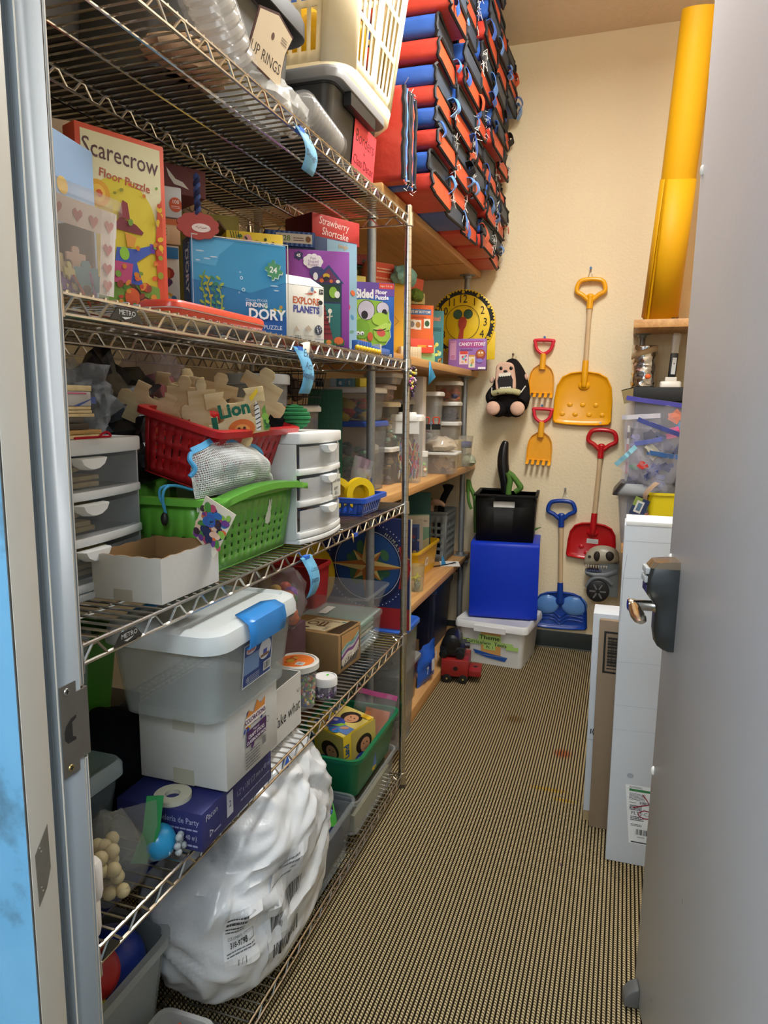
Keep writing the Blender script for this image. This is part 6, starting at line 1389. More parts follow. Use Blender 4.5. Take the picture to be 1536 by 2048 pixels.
# red basket of big wooden jigsaw pieces, tipped forward on the green basket
RED=mat('b81c24',.3,var=.05,scale=8)
RTH=.27
mb_c=Vector((-.925,1.482,1.2785)); REDB=basket('red_basket','red plastic basket of big wooden jigsaw pieces tipped on the green basket','basket',mb_c,.19,.375,.145,RED,.87,.02,((6,3,.32,.72),(9,3,.3,.7)),ry=RTH)
def bigpiece(label,px,py,y,sx_,sz_,tilt,lean,seed,art=None,rz=.9):
 p=ony(px,py,y); t=thing('wooden_piece',label,'puzzle piece',p,rz,'wooden jigsaw pieces in the red basket'); t.rotation_euler=(lean,tilt,rz)
 rd=random.Random(seed); pl=piece_poly(1.0,rd); mb=MB(); mb.M=Matrix.Rotation(PI/2,4,'X'); mb.prism([(x*sx_,z*sz_)for x,z in pl],-.004,.004,PUZW); mb.build('wood',t,bevel=.0012)
 if art:
  mb=MB(); f=Print(mb,(0,-.004,0),(1,0,0),(0,0,1)); art(f); mb.build('painted_print',t,smooth=False)
 return t
def lion(f):
 f.text('1',-.052,-.028,.062,'0f6a50',bold=.05).text('Lion',-.006,.008,.040,'0f6a50',bold=.04,rot=.06).ell(.004,-.036,.030,.022,'d8702a').ell(.004,-.040,.018,.015,'e8a050').ell(-.002,-.034,.003,.003,'20160c').ell(.010,-.034,.003,.003,'20160c').poly([(.03,.03),(.05,.048),(.052,.04),(.034,.02)],'e8c62a')
 f.poly([(.036,-.045),(.046,-.045),(.050,.005),(.044,.022),(.038,.0)],'e8e6e0')
 for q in range(6):f.line([(.037,-.04+q*.010),(.048,-.036+q*.010)],.0022,'1a1a1a')
 f.poly([(.052,-.045),(.066,-.045),(.062,.01),(.054,.0)],'6a9a3a').blobs(.05,-.05,.068,.0,8,['2f6a3a','8ab84a','205a40'],.004,.008,3)
bigpiece('wooden jigsaw piece painted with the number one and the word Lion',474,826,1.40,.130,.100,-.16,.1,11,lion,.72)
pcs=[(300,815,1.34,.09,.09,.45,'leftmost bare wooden jigsaw piece leaning out of the red basket'),(352,786,1.50,.10,.09,.12,'bare wooden piece with a knob, second from the left in the red basket'),(384,800,1.55,.08,.10,-.2,'bare wooden piece third from the left, farther back in the red basket'),(368,815,1.38,.075,.09,.05,'bare wooden piece with a dark painted mark below its knob'),(406,822,1.37,.06,.09,-.08,'narrow bare wooden piece just left of the Lion piece'),(432,805,1.48,.09,.09,.2,'bare wooden piece peeping out behind the Lion piece'),(510,796,1.56,.10,.10,.5,'pointed wooden piece standing behind the right end of the Lion piece')]
for i,(x,y,Y_,a,b,tl,lb)in enumerate(pcs):
 bigpiece(lb,x,y,Y_,a,b,tl,.1,20+i,(lambda f:f.ell(-.012,-.03,.012,.016,'0f5a48'))if i==3 else None,.6+.12*(i%3))
# green basket with small square holes and a bunny sticker
GRB=mat('5fa83a',.32,var=.05,scale=8); gw,gd,gh=.36,.40,.162
GL=Vector((-.948,1.412,S3))
t=basket('green_basket','lime green plastic basket with bunny sticker on the third wire shelf','basket',GL,gw,gd,gh,GRB,.90,.03,((10,1,.30,.5),(10,4,.32,.42)),mv=(.12,.34))
GREEN=t
mb=MB(); mb.loft([[(gw/2+o_,y,gh-.012+.020*(1-(y/.21)**2)+dz)for y in[-.20+.04*i for i in range(11)]]for o_,dz in((-.002,-.010),(.030,-.010),(.030,.004),(-.002,.006))],GRB,False,False,closed=False); mb.build('handle_band',t,thick=.003)
mb=MB(); k=(1.0-.9)*gw/2; f=Print(mb,(gw/2*.965,.06,gh*.64),(0,1,0),(k,0,gh)); f.ell(0,-.012,.012,.014,'dfe6da').ell(.002,.006,.009,.009,'dfe6da').ell(-.001,.019,.0028,.009,'dfe6da',.1).ell(.006,.019,.0028,.009,'dfe6da',-.15).ell(-.012,-.016,.005,.005,'dfe6da').ell(-.004,-.024,.012,.005,'dfe6da'); lab(mb.build('bunny_sticker',t,smooth=False),'white rabbit shaped sticker')
mb=MB()
for i in range(26):mb.sphere((rd.uniform(-.12,.14),rd.uniform(-.16,.16),rd.uniform(.03,.075)),rd.uniform(.02,.035),ink(rd.choice(['d8d0b0','b0ac8a','5a8a4a','e0d860','7a7a72','c8c4b8'])),8,6,jit=.4,seed=i)
o=mb.build('basket_contents',t); o['kind']='stuff'
# white mesh zip pouch on the green basket
t=thing('mesh_pouch','white mesh zip pouch with sky blue zip lying on the green basket','pouch',(-.79,1.365,S3+gh+.002),PI/2)
def pouch(u,v,k=1.0):
 x=(u-.5)*.33*(1-.12*v); hh=.105*(1-.25*(2*abs(u-.42))**2.2); bulge=.035*math.sin(PI*v)*(math.sin(PI*u)**.5)*k
 n_=.010*pnoise(Vector((u*5,v*4,k))); return(x,-bulge+n_+.02*v,v*hh)
NET=mat('e6e8e6',.4,var=.05)
mb=MB(); mb.sheet(60,22,lambda u,v:pouch(u,v),NET); mb.sheet(30,12,lambda u,v:pouch(u,v,-1.0),NET)
net=mb.build('mesh_net',t); net['kind']='stuff'; md=net.modifiers.new('net','WIREFRAME'); md.thickness=.0018; md.use_even_offset=False
mb=MB(); mb.sheet(20,8,lambda u,v:Vector(pouch(u,v))*.97+Vector((0,.004,0)),clear('eef2f0',.28,.1)); mb.build('pouch_lining',t)
mb=MB(); mb.ribbon([Vector(pouch(i/20,1.0))+Vector((0,-.001,.004))for i in range(21)],(0,.003,.006),.003,mat('4aa6dc',.5)); z_=mb.build('zip',t); lab(z_,'sky blue zip')
mb=MB(); e=Vector(pouch(.0,1.0)); mb.tube(smooth_pts([e,e+Vector((-.012,-.004,-.012)),e+Vector((-.006,-.012,-.03)),e+Vector((-.016,-.006,-.045))],4),.005,mat('4aa6dc',.5),8); mb.ribbon(smooth_pts([e+Vector((-.012,-.01,-.045)),e+Vector((-.008,-.015,-.08)),e+Vector((-.01,-.02,-.115))],4),(.005,0,0),.001,mat('d8dcd8',.5)); mb.build('zip_pull',z_)
for i,(u,v,c_,r)in enumerate(((.45,.4,'7a8a9a',.02),(.78,.45,'c8c49a',.026),(.3,.5,'b8b8b4',.022),(.6,.3,'d8d4c8',.022))):
 q=pouch(u,v,.0); mb=MB(); mb.sphere((0,0,0),(r,r*.5,r),ink(c_),10,8,jit=.3,seed=i); o=mb.build('pouch_contents',t,loc=(q[0],q[1]+.004,q[2]))
# blue cord with black toggle, patterned card tag, at the green basket's near side
p=ony(330,985,GL.y-gd/2-.012)
t=thing('drawstring','sky blue drawstring with black toggle hanging over the green basket','cord',p)
mb=MB(); q1=ony(334,1010,GL.y-gd/2-.012)-p; q2=ony(330,1026,GL.y-gd/2-.012)-p
mb.tube(smooth_pts([(.035,.05,.0),(.012,.02,.012),(-.004,-.006,.010),(-.008,-.006,-.01),q1-Vector((.004,.004,0)),q2],5),.0028,cloth('4aa0cc'),6); mb.tube(smooth_pts([(.03,.05,.0),(.006,.02,.012),(.004,-.008,.006),(.0,-.008,-.02),q2+Vector((.002,0,0))],5),.0028,cloth('4aa0cc'),6); mb.build('cord',t)
mb=MB(); mb.sphere((q2.x,q2.y-.002,q2.z-.012),(.008,.007,.014),plast('141416'),12,8); lab(mb.build('toggle',t),'black toggle')
A=onx(410,990,-.742)
t=thing('patterned_tag','cardboard tag printed with bright animals hanging at the green basket corner','tag',(-.752,1.195,1.268),0)
pts=[ony(x,y,1.186)for x,y in((411,991),(472,1030),(428,1117),(385,1066))]
mb=MB(); o0=Vector((-.752,1.195,1.268)); V=[p_-o0 for p_ in pts]; mb.loft([[tuple(v)for v in V],[tuple(v+Vector((0,.0015,0)))for v in V]],card('e2d8c4')); mb.build('card',t)
u=(V[1]-V[0]).normalized(); vv=(V[0]-V[3]).normalized(); cc=(V[0]+V[1]+V[2]+V[3])/4
mb=MB(); f=Print(mb,cc+Vector((0,-.0003,0)),u,vv); lu,lv=(V[1]-V[0]).length/2,(V[0]-V[3]).length/2
f.blobs(-lu,-lv,lu,lv,80,['2a6ab0','6a3a8a','4a8a3a','d86a3a','e8c8b0','24305a','b84a6a','8ab84a','3a2a3a'],.005,.011,6).ring(-.004,.008,.008,.012,'3a5ab0').ell(.012,-.012,.010,.006,'e0b8a0',.5).ring(.012,.014,.003,.005,'4a2a14',14).ring(.016,.006,.003,.005,'4a2a14',14)
mb.build('animal_print',t,smooth=False)
# open white carton in front
cx_,cy_=-.822,1.118; cw_,cdp,chh=.146,.185,.082
t=thing('open_carton','open topped white cardboard carton at the front left of the third wire shelf','carton',(cx_,cy_,S3+.0005))
CW=mat('c9c7c1',.6,var=.04,bump=.05,bscale=80); KI=mat('9a7850',.7,var=.06,bump=.06,bscale=60)
for nm,a,b in(('front_wall',(-cw_/2,-cdp/2),(cw_/2,-cdp/2)),('aisle_wall',(cw_/2,-cdp/2),(cw_/2,cdp/2)),('back_wall',(cw_/2,cdp/2),(-cw_/2,cdp/2)),('wall_side',(-cw_/2,cdp/2),(-cw_/2,-cdp/2))):
 A,B_=Vector((*a,0)),Vector((*b,0)); nrm=(B_-A).cross(Vector((0,0,1))).normalized(); mb=MB(); n_=12
 tp=[chh+.0012*math.sin(i*2.1+a[0]*50)for i in range(n_+1)]
 V=[tuple(A.lerp(B_,i/n_)+Vector((0,0,z)))for i in range(n_+1)for z in(0,tp[i])]
 mb.add(V,[(2*i,2*i+2,2*i+3,2*i+1)for i in range(n_)],CW)
 V2=[tuple(Vector(v)-nrm*.003)for v in V]; mb.add(V2,[(2*i,2*i+1,2*i+3,2*i+2)for i in range(n_)],KI)
 mb.add(V+V2,[(2*i+1,2*i+3,2*(n_+1)+2*i+3,2*(n_+1)+2*i+1)for i in range(n_)],KI); mb.build(nm,t,smooth=False)
mb=MB(); mb.box(-cw_/2+.003,-cdp/2+.003,.001,cw_/2-.003,cdp/2-.003,.004,KI); mb.build('carton_floor',t)
mb=MB(); mb.box(-cw_/2+.01,-cdp/2+.01,.03,cw_/2-.05,cdp/2-.02,.045,mat('7c6244',.8)); lab(mb.build('folded_flap',t,bevel=.004),'brown flap folded inside')
mb=MB(); Print(mb,(.012-.02,-cdp/2,.011),(1,0,0),(0,0,1)).rect(-.02,-.011,.02,.010,'ada694'); lab(mb.build('tape',t,smooth=False),'strip of yellowed clear tape')
# white three drawer unit
DH_=zat(690,860,(-.75,1.86))-S3
dt,hs=drawer_tower('white drawer unit with three ribbed clear drawers right of the green basket',(-.935,1.735,S3),.27,.35,DH_,3,PI/2,ribbed=True,body='e6e8e8')
mb=MB(); f=Print(mb,(.045,-.175-.0215,.012+hs*1.5),(1,0,0),(0,0,1)); f.rect(-.012,-.03,.045,.03,'d2d2c8').rect(-.020,.012,.004,.034,'3a5a40').text('Do not',.018,.014,.017,'22262c',shear=.1).text('sort',.012,-.006,.017,'22262c',shear=.1).text('Sd a',.015,-.020,.015,'22262c',shear=.1); lab(mb.build('handwritten_label',dt,smooth=False),'handwritten paper label')
rd=random.Random(8); mb=MB()
for k in range(3):
 for i in range(14):mb.box(*(lambda x,y,z:(x,y,z,x+.03,y+.03,z+.02))(rd.uniform(-.11,.08),rd.uniform(-.15,.05),.032+hs*k+rd.uniform(0,.02)),ink(rd.choice(['9aa0b8','4a6ab0','b8b0c0','c8a090','8a8a98'])))
o=mb.build('drawer_contents',dt); o['kind']='stuff'
# crocheted watermelon ball on the drawers
p=onx(592,848,-.80); t=thing('crochet_ball','green and black crocheted ball with orange seam on the drawer unit','ball',(-.83,p.y+.03,S3+DH_))
mb=MB(); R_=.036
for k in range(9):
 z=R_*(1+.8*math.sin(-PI/2+PI*(k+.5)/9)); rr_=R_*1.05*math.cos(-PI/2+PI*(k+.5)/9)
 mb.tube([(.012+rr_*math.cos(q*PI/12),rr_*math.sin(q*PI/12),z)for q in range(24)],.005,cloth('2f7a4a'),6,True)
mb.build('green_half',t)
mb=MB(); mb.sphere((-.022,-.02,R_*.78),(.03,.034,R_*.76),cloth('16161a'),16,10); mb.build('black_half',t)
mb=MB(); mb.tube([(-.006+.010*math.cos(q*PI/10),-.006+R_*1.0*math.cos(q*PI/10),R_*.85+R_*.82*math.sin(q*PI/10))for q in range(20)],.004,cloth('d8582a'),6,True); mb.build('orange_seam',t)
# small blue basket of art things
BB=mat('1f50b8',.3,var=.05)
t=basket('blue_basket','small bright blue basket of yellow tape and bags near the chrome post','basket',(-.865,2.150,S3),.225,.20,.062,BB,.86,.015,((8,1,.5,.85),(7,1,.5,.85)),lip=.010,mv=(.1,.1))
BC_=Vector((-.865,2.150,S3+.012))
def inb(name,label,cat,dx,dy,build,rot=(0,0,0),dz=.0):
 mb=MB(); build(mb); o=mb.build(name,None,loc=(BC_.x+dx,BC_.y+dy,BC_.z+dz)); o.rotation_euler=rot; tag(o,label,cat); return o
YT=mat('ecc814',.35,var=.05)
inb('tape_roll','yellow tape roll standing on edge in the blue basket','tape',.065,-.01,lambda m:m.lathe([(.030,-.010),(.052,-.010),(.052,.010),(.030,.010),(.030,-.010)],YT,30),(PI/2,0,.9),.053)
inb('tape_roll','yellow tape roll leaning left in the blue basket','tape',.0,-.04,lambda m:m.lathe([(.030,-.012),(.050,-.012),(.050,.012),(.030,.012),(.030,-.012)],YT,30),(PI/2-.3,0,.2),.055)
inb('tape_roll','pale yellow strap loop at the left of the blue basket','tape',-.06,-.05,lambda m:m.lathe([(.034,-.014),(.050,-.014),(.050,.014),(.034,.014),(.034,-.014)],mat('e0c83a',.4),26),(PI/2,.2,-.3),.055)
inb('orange_pouch','small orange sachet at the left of the blue basket','sachet',-.075,-.06,lambda m:m.sheet(8,8,lambda u,v:((u-.5)*.06,.01*math.sin(6*u),v*.075),mat('e0803a',.4)),(-.2,.2,0))
for i,(dx,dy,w_,h_,c_,lb,ry_)in enumerate(((-.02,.02,.075,.15,'d8c89a','clear zip bag with yellowish contents standing in the blue basket',-.25),(.01,.05,.07,.17,'8a5a78','purple edged clear bag, tallest in the blue basket',.3),(.05,.03,.05,.13,'c8c0cc','narrow clear bag right of the tallest in the blue basket',.15))):
 t=thing('clear_sachet',lb,'bag',(BC_.x+dx,BC_.y+dy,BC_.z),0,None,.0,ry_)
 mb=MB(); mb.sheet(8,12,lambda u,v:((u-.5)*w_*(.6+.4*v),.008*pnoise(Vector((u*4,v*5,i))),v*h_),clear('ece8ec',.3,.08)); mb.build('bag_film',t,thick=.0)
 mb=MB(); mb.sheet(5,5,lambda u,v:((u-.5)*w_*.6,.006+.004*math.sin(9*u),h_*(.72+.28*v)if i==1 else .01+v*h_*.6),ink(c_)); mb.build('bag_contents',t)
inb('pencil','blue pencil upright at the right of the blue basket','pencil',.085,.03,lambda m:m.tube([(0,0,0),(.006,0,.10)],.0035,plast('3a4a8a'),6))
inb('pencil','brown pencil upright beside the blue one in the blue basket','pencil',.078,.045,lambda m:m.tube([(0,0,0),(-.002,0,.105)],.0035,plast('7a4a2a'),6))
p=onx(706,932,-.90); mb=MB(); mb.loft([[(x,y,z)for x,y in rrect(.06+k,.09+k,.008,2)]for z,k in((0,.0),(.05,.01),(.05,.025),(.062,.02))],plast('c8202c')); o=mb.build('red_box',None,loc=(-.99,2.21,S3+.085)); tag(o,'small red lidded box behind the blue basket','box')
mb=MB(); mb.box(-.05,-.06,0,.05,.06,.083,plast('5a4a3a')); o=mb.build('brown_box',None,loc=(-.99,2.21,S3+.001),bevel=.004); tag(o,'brown box carrying the small red box behind the blue basket','box')
# stacks of lidded boxes at the back right of this shelf
def lidded(name,label,loc,w,d,h,lidc,body='cdd0d2',a_=.2,rz=.0,cont=None,n=26,seed=1,liph=.022,cat='box',group=None,taper=.88):
 t=thing(name,label,cat,loc,rz,group); mb=MB(); mb.tub(w,d,h-liph*.6,clear(body,a_,.12),taper,.018,lip=.0,liph=.006,t=.002); mb.build('box_body',t)
 mb=MB(); mb.lid(w+.016,d+.016,liph,mat(lidc,.38,var=.04),.022,h-liph,inset=.012); mb.build('lid',t)
 if cont:
  rd=random.Random(seed); mb=MB()
  for i in range(n):
   s_=rd.uniform(.10,.2)*min(w,d); x,y,z=rd.uniform(-.36,.36)*w,rd.uniform(-.36,.36)*d,rd.uniform(.12,.62)*h
   mb.sphere((x,y,z),(s_,s_*rd.uniform(.5,1),min(s_*rd.uniform(.4,.8),h*.25)),ink(rd.choice(cont)),8,6,jit=.4,seed=i)
  o=mb.build('box_contents',t); o['kind']='stuff'
 return t
lidded('lidded_box','smoky clear box with white lid behind the drawer unit',(-1.155,2.335,S3),.20,.16,zat(650,812,(-1.05,2.1))-S3,'dcdfe0','a8abb2',.3,0,['5a5a68','77777f','484850'],16)
zb=zat(690,850,(-1.0,2.55))
xb=ony(735,850,2.62).x; xl=ony(640,850,2.62).x
lidded('lidded_box','clear box with dark blue lid under the white lidded block box',((xb+xl)/2,2.75,W3),xb-xl,.24,zb-W3+.012,'27489a','b8bcc0',.18,0,['6a9a6a','b8b0a0','8ad09a','707078'],20,3)
zt_=zat(690,778,(-1.0,2.62))
lidded('lidded_box','clear box of coloured blocks with white lid on the dark blue lid',((xb+xl)/2,2.75,zb+.0125),xb-xl-.01,.22,zt_-zb-.004,'d8dadb','c8ccd0',.14,0,['2a5ab8','c83a2a','d8b42a','2f8a4a','b0603a','2a5ab8'],34,4)
rd=random.Random(6)
for i,(px,py,c_,lb)in enumerate(((655,760,'c9b48a','tan'),(668,757,'9ab0bc','grey blue'),(684,760,'5a9ab8','blue marked e'),(704,762,'6aa0b4','blue marked t'),(722,754,'d8c838','yellow'),(640,762,'2a3a4a','navy'))):
 p=ony(px,py,2.66); mb=MB(); s_=.032; mb.box(-s_/2,-s_/2,0,s_/2,s_/2,s_,plast(c_))
 if 'marked' in lb:Print(mb,(0,-s_/2-.001,s_/2),(1,0,0),(0,0,1)).text(lb[-1],0,0,.028,'eef2f4',bold=.03)
 o=mb.build('letter_block',None,bevel=.002,loc=(p.x,2.66,zt_+.010)); o.rotation_euler=(0,0,rd.uniform(-.6,.6)); tag(o,'%s toy block lying on the white lid of the block box'%lb,'block','toy blocks on the white lid')
# dark wire basket of bits above the white lidded box
p=ony(605,810,2.42)
t=thing('wire_basket','black wire basket of bits hanging behind the drawer unit','basket',(p.x,2.32,zat(620,812,(p.x,2.3))))
mb=MB(); BW=mat('1a1a1c',.4,metal=.4)
for k in range(5):mb.tube([(x,y,.003+k*.028)for x,y in rrect(.17+.01*k,.14+.01*k,.02,3)],.002,BW,5,True)
for i in range(9):mb.tube([(-.08+i*.02,-.07,.003),(-.10+i*.025,-.09,.118)],.0014,BW,4)
for i in range(7):mb.tube([(.085,-.06+i*.02,.003),(.105,-.075+i*.025,.118)],.0014,BW,4)
for i in range(6):mb.tube([(-.085,-.06+i*.024,.003),(.085,-.06+i*.024,.003)],.0014,BW,4)
o=mb.build('basket_wires',t); o['kind']='stuff'
mb=MB()
for i in range(18):mb.sphere((rd.uniform(-.06,.06),rd.uniform(-.04,.04),rd.uniform(.03,.09)),rd.uniform(.015,.028),ink(rd.choice(['6a4a3a','8a6a4a','4a3a34','a07a6a','2f2a2a','7a8a6a'])),8,6,jit=.4,seed=i)
o=mb.build('basket_contents',t); o['kind']='stuff'
# green building plate on edge
a=ony(720,945,2.86); hz=zat(722,782,a)-W3
mb=MB(); mb.box(-.12,-.003,0,.012,.003,hz,plast('12603a'))
for i in range(8):
 for j in range(int(hz/.018)):mb.box(-.112+i*.016,-.007,.008+j*.018,-.104+i*.016,-.003,.016+j*.018,plast('12603a'))
o=mb.build('building_plate',None,loc=(a.x+.01,2.60,W3+.001)); o.rotation_euler=(-.05,0,.35); tag(o,'dark green studded building plate standing on edge left of the pipe','plate')
# note and label on the second shelf rail
rail_tag('shelf_note','sky blue note Extra Art Supplies taped under the second shelf rail',0,S2-.030,1.555,.065,.10,'6db4dc',[('Extra',.034,.026),('Art',.008,.024),('Supplies',-.014,.022)],lean=.1)
t=thing('paper_strip','narrow white paper strip draped over the second shelf rail','label',(-.738,1.645,S2+.001))
mb=MB(); a=Vector((-.738,1.645,S2+.001)); V=[onx(x,y,xx)-a for x,y,xx in((592,682,-.755),(605,681,-.755),(620,685,-.733),(606,690,-.733),(618,712,-.729),(605,712,-.729),(607,733,-.727),(600,733,-.727))]
mb.add([tuple(V[i])for i in(0,1,2,3,4,5,6,7)],[(0,1,2,3),(3,2,4,5),(5,4,6,7)],card('dcd8cc')); mb.build('paper',t,thick=.0006)
# bead bracelets looped round the chrome post
rd=random.Random(9)
for k,(cols_,lb)in enumerate(((['5a3a5a','3a2a3a','d8d0a8','6a4a6a'],'bracelet of dark purple beads looped on the chrome post'),(['d8c23a','2a2a2a','e0d060','4a3a2a'],'bracelet of yellow and black beads hanging on the chrome post'),(['c86a9a','6a4a8a','e0c0d0','3a2a44'],'bracelet of pink and purple beads behind the yellow one'))):
 t=thing('bead_bracelet',lb,'bracelet',(-.724+.003*k,2.435-.012*k,S2-.028),0,'bead bracelets on the chrome post')
 for i in range(15):
  a=2*PI*i/15; mb=MB(); mb.sphere((.004*math.sin(a*2)+.012,.024*math.cos(a),-.030-.018*k+.030*math.sin(a)),.0055,plast(rd.choice(cols_)),8,6); mb.build('bead',t)
# ---------------------------------------------------------------- third plywood shelf
z0=W3+.001
p=onx(811,900,-.93); yC=p.y
t=thing('tall_canister','tall clear canister of craft sticks with white lid behind the chrome post','canister',(p.x,yC+.03,z0),.1)
wC=(ony(842,900,yC)-ony(778,900,yC)).length*.9; hC=zat(811,828,p)-z0
mb=MB(); mb.loft([[(x,y,z)for x,y in rrect(wC*k,wC*.9*k,.02,4)]for z,k in((0,.86),(hC-.03,1.0),(hC-.03,.97),(.004,.83))],clear('e2e4e4',.09,.1)); mb.build('canister_body',t)
mb=MB(); mb.lid(wC*1.06,wC*.96,.03,mat('e8e8e4',.35),.022,hC-.032); mb.loft([[(x,y-.01,z)for x,y in rrect(wC*.6*k,wC*.5,.012,3)]for z,k in((hC-.003,1),(hC+.008,.9))],mat('e8e8e4',.35)); mb.build('lid',t)
mb=MB(); mb.box(-wC*.47,-wC*.455,hC*.72,wC*.47,-wC*.45,hC*.90,mat('e8e8e6',.4)); mb.build('white_band',t)
rd=random.Random(5); mb=MB()
for i in range(170):
 x,y=rd.uniform(-.36,.36)*wC,rd.uniform(-.34,.34)*wC; z=rd.uniform(.004,hC*.48); q=Vector((rd.uniform(-.02,.02),rd.uniform(-.02,.02),rd.uniform(.03,.06)))
 mb.tube([(x,y,z),(max(-.4*wC,min(.4*wC,x+q.x)),max(-.38*wC,min(.38*wC,y+q.y)),z+q.z)],.0034,ink(rd.choice(['d8c8a8','c86a7a','6a8ac0','e0d8c8','8a6aa8','c8a24a','d04a5a','7ab0a0'])),4)
o=mb.build('craft_sticks',t); o['kind']='stuff'
# jar stack left of canister, white carton, tubs to the right
def wbx(px,y,zpx=None):return ony(px,900,y).x
xa,xb2=wbx(733,2.95),wbx(782,2.95); zz=[z0,zat(750,893,(xa,2.95)),zat(750,803,(xa,2.95)),zat(750,768,(xa,2.95)),zat(750,752,(xa,2.95))]
lidded('lidded_box','tall clear box of yellow and brown things lowest behind the canister',((xa+xb2)/2,3.02,zz[0]),xb2-xa,.14,zz[1]-zz[0]-.001,'c9c4bc','b8b4b0',.2,0,['c8b26a','4a4a5a','6a5a4a','b89a4a'],18,5)
lidded('lidded_box','clear box of mixed toys with cream and purple lid in the stack behind the canister',((xa+xb2)/2,3.02,zz[1]),xb2-xa-.01,.14,zz[2]-zz[1]-.001,'cdbfa4','c0bcb4',.16,0,['c8503a','e0d8c8','2a2a2a','b8a080','8aa89a','d8ccb4'],30,6)
lidded('lidded_box','pinkish clear box near the top of the stack behind the canister',((xa+xb2)/2-.01,3.02,zz[2]),xb2-xa-.03,.13,zz[3]-zz[2]-.001,'bfb0ac','b8a4a0',.3,0,['a88a80','c0a8a0','8a6a6a'],14,7)
lidded('flat_box','flat white lidded box on top of the stack behind the canister',((xa+xb2)/2,3.02,zz[3]),xb2-xa+.02,.14,zz[4]-zz[3]+.016,'c4c0ba','b4b0ac',.5,0,None)
p=ony(790,800,3.2); lidded('dark_jar','dark clear jar behind the chrome post beside the stack',(p.x,3.25,z0+.26),.12,.12,.11,'8a8a88','3a3a3a',.5,0,['2a2a2c','3a3a3c'],10,2); mb=MB(); mb.box(-.06,-.06,0,.06,.06,.258,card('6a6054')); o=mb.build('brown_carton',None,loc=(p.x,3.25,z0),bevel=.002); tag(o,'brown carton under the dark jar behind the canister','carton')
p=ony(827,812,3.3); mb=MB(); hh=zat(827,752,p)-z0; mb.box(-.028,-.03,0,.032,.03,hh,card('c9c2bc')); o=mb.build('white_carton',None,loc=(p.x+.0,3.38,z0),bevel=.002); tag(o,'tall narrow white carton right behind the chrome post','carton')
p=ony(857,850,3.5); wq=(ony(878,850,3.5)-ony(838,850,3.5)).length
lidded('tall_tub','tall clear tub with white lid right of the chrome post',(p.x-.01,3.58,z0+.062),wq,.12,zat(857,783,(p.x,3.5))-z0-.062,'dcdad6','d0d0cc',.18,0,['3a6aa0','d8d4cc','c84a3a','b8b4ac'],10,8,taper=.8)
mb=MB(); mb.box(-.07,-.05,0,.06,.06,.06,card('8a6a4c')); o=mb.build('brown_carton',None,loc=(p.x-.01,3.62,z0),bevel=.002); tag(o,'low brown carton under the tall clear tub','carton')
xm=ony(890,800,3.85).x; zq=[zat(890,y,(xm,3.85))for y in(880,843,803,762)]
mb=MB(); mb.box(-.075,-.07,0,.07,.08,zq[0]-z0-.001,card('b8a888')); o=mb.build('tan_carton',None,loc=(xm,3.95,z0),bevel=.002); tag(o,'tan carton under the three stacked tubs by the far pipe','carton')
lidded('stacked_tub','clear empty tub lowest of the three stacked by the far pipe',(xm,3.93,zq[0]),.125,.12,zq[1]-zq[0]-.001,'d8d6d0','d0cec8',.2,0,None)
lidded('stacked_tub','clear tub of dark fabric in the middle of the three stacked tubs',(xm,3.93,zq[1]),.125,.12,zq[2]-zq[1]-.001,'dcdad4','b0aeb0',.2,0,['2a2a2e','3f3f44','55504e'],16,3)
lidded('stacked_tub','clear tub of red and orange things, topmost of the three stacked',(xm,3.93,zq[2]),.13,.12,zq[3]-zq[2],'d4d0c8','c8a898',.18,0,['c8462a','b03a3a','e0783a','3a3a5a'],22,4)
# clear box of wood offcuts with wrapped plates on its lid
a=ony(852,942,3.52); b=ony(912,942,3.52); hh=zat(880,908,a)-z0
t=thing('offcut_box','clear box of tan paper squares with white lid at the shelf front','box',((a.x+b.x)/2-.015,3.60,z0),.06)
wq=b.x-a.x; mb=MB(); mb.tub(wq,.17,hh,clear('dedcd8',.14,.1),.9,.015,lip=.006,t=.002); mb.build('box_body',t)
mb=MB(); mb.lid(wq+.022,.19,.014,mat('e2e2de',.35,alpha=.85,var=.03),.018,hh-.004,inset=.012); mb.build('lid',t)
rd=random.Random(3)
for i in range(16):
 mb=MB(); s_=.034; mb.box(-s_/2,-.001,-s_/2,s_/2,.001,s_/2,card(rd.choice(['cfa67c','b8905f','d8b890']))); o=mb.build('paper_square',None,loc=((a.x+b.x)/2-.015+rd.uniform(-.30,.30)*wq,3.60+rd.uniform(-.06,.05),z0+.03+rd.uniform(0,.3)*hh)); o.rotation_euler=(rd.uniform(-.3,.3),rd.uniform(-.8,.8),rd.uniform(-.5,.5)); tag(o,'tan paper square in the clear offcut box, '+['lowest left','lowest right','upright at the front','tilted at the front','flat at the back','by the left wall','by the right wall','in the middle','in the near left corner','in the near right corner','in the far left corner','in the far right corner','second from the left','second from the right','topmost','darkest'][i],'paper','tan paper squares in the offcut box')
soft_bag('wrapped_plates','shiny wrapped stack of paper plates on the offcut box',((a.x+b.x)/2-.03,3.60,z0+hh+.012),(.085,.09,.042),mat('d2c4b0',.12,alpha=.7,var=.1),12,cat='plates',jit=.2)
p=ony(841,940,3.34); t=thing('small_jar','small clear jar of green and orange pompoms with white lid','jar',(p.x,3.38,z0)); r_=.026; hj=zat(841,902,(p.x,3.38))-z0
mb=MB(); mb.lathe([(r_,0),(r_,hj-.03),(r_*.92,hj-.02),(r_*.9,hj-.022),(r_*.93,.003)],clear('e0e4e0',.2,.08),20); mb.build('jar_body',t)
mb=MB(); mb.lathe([(r_*.98,hj-.026),(r_*1.0,hj-.002),(r_*.94,hj)],mat('e6e6e2',.35),20); mb.build('lid',t)
mb=MB()
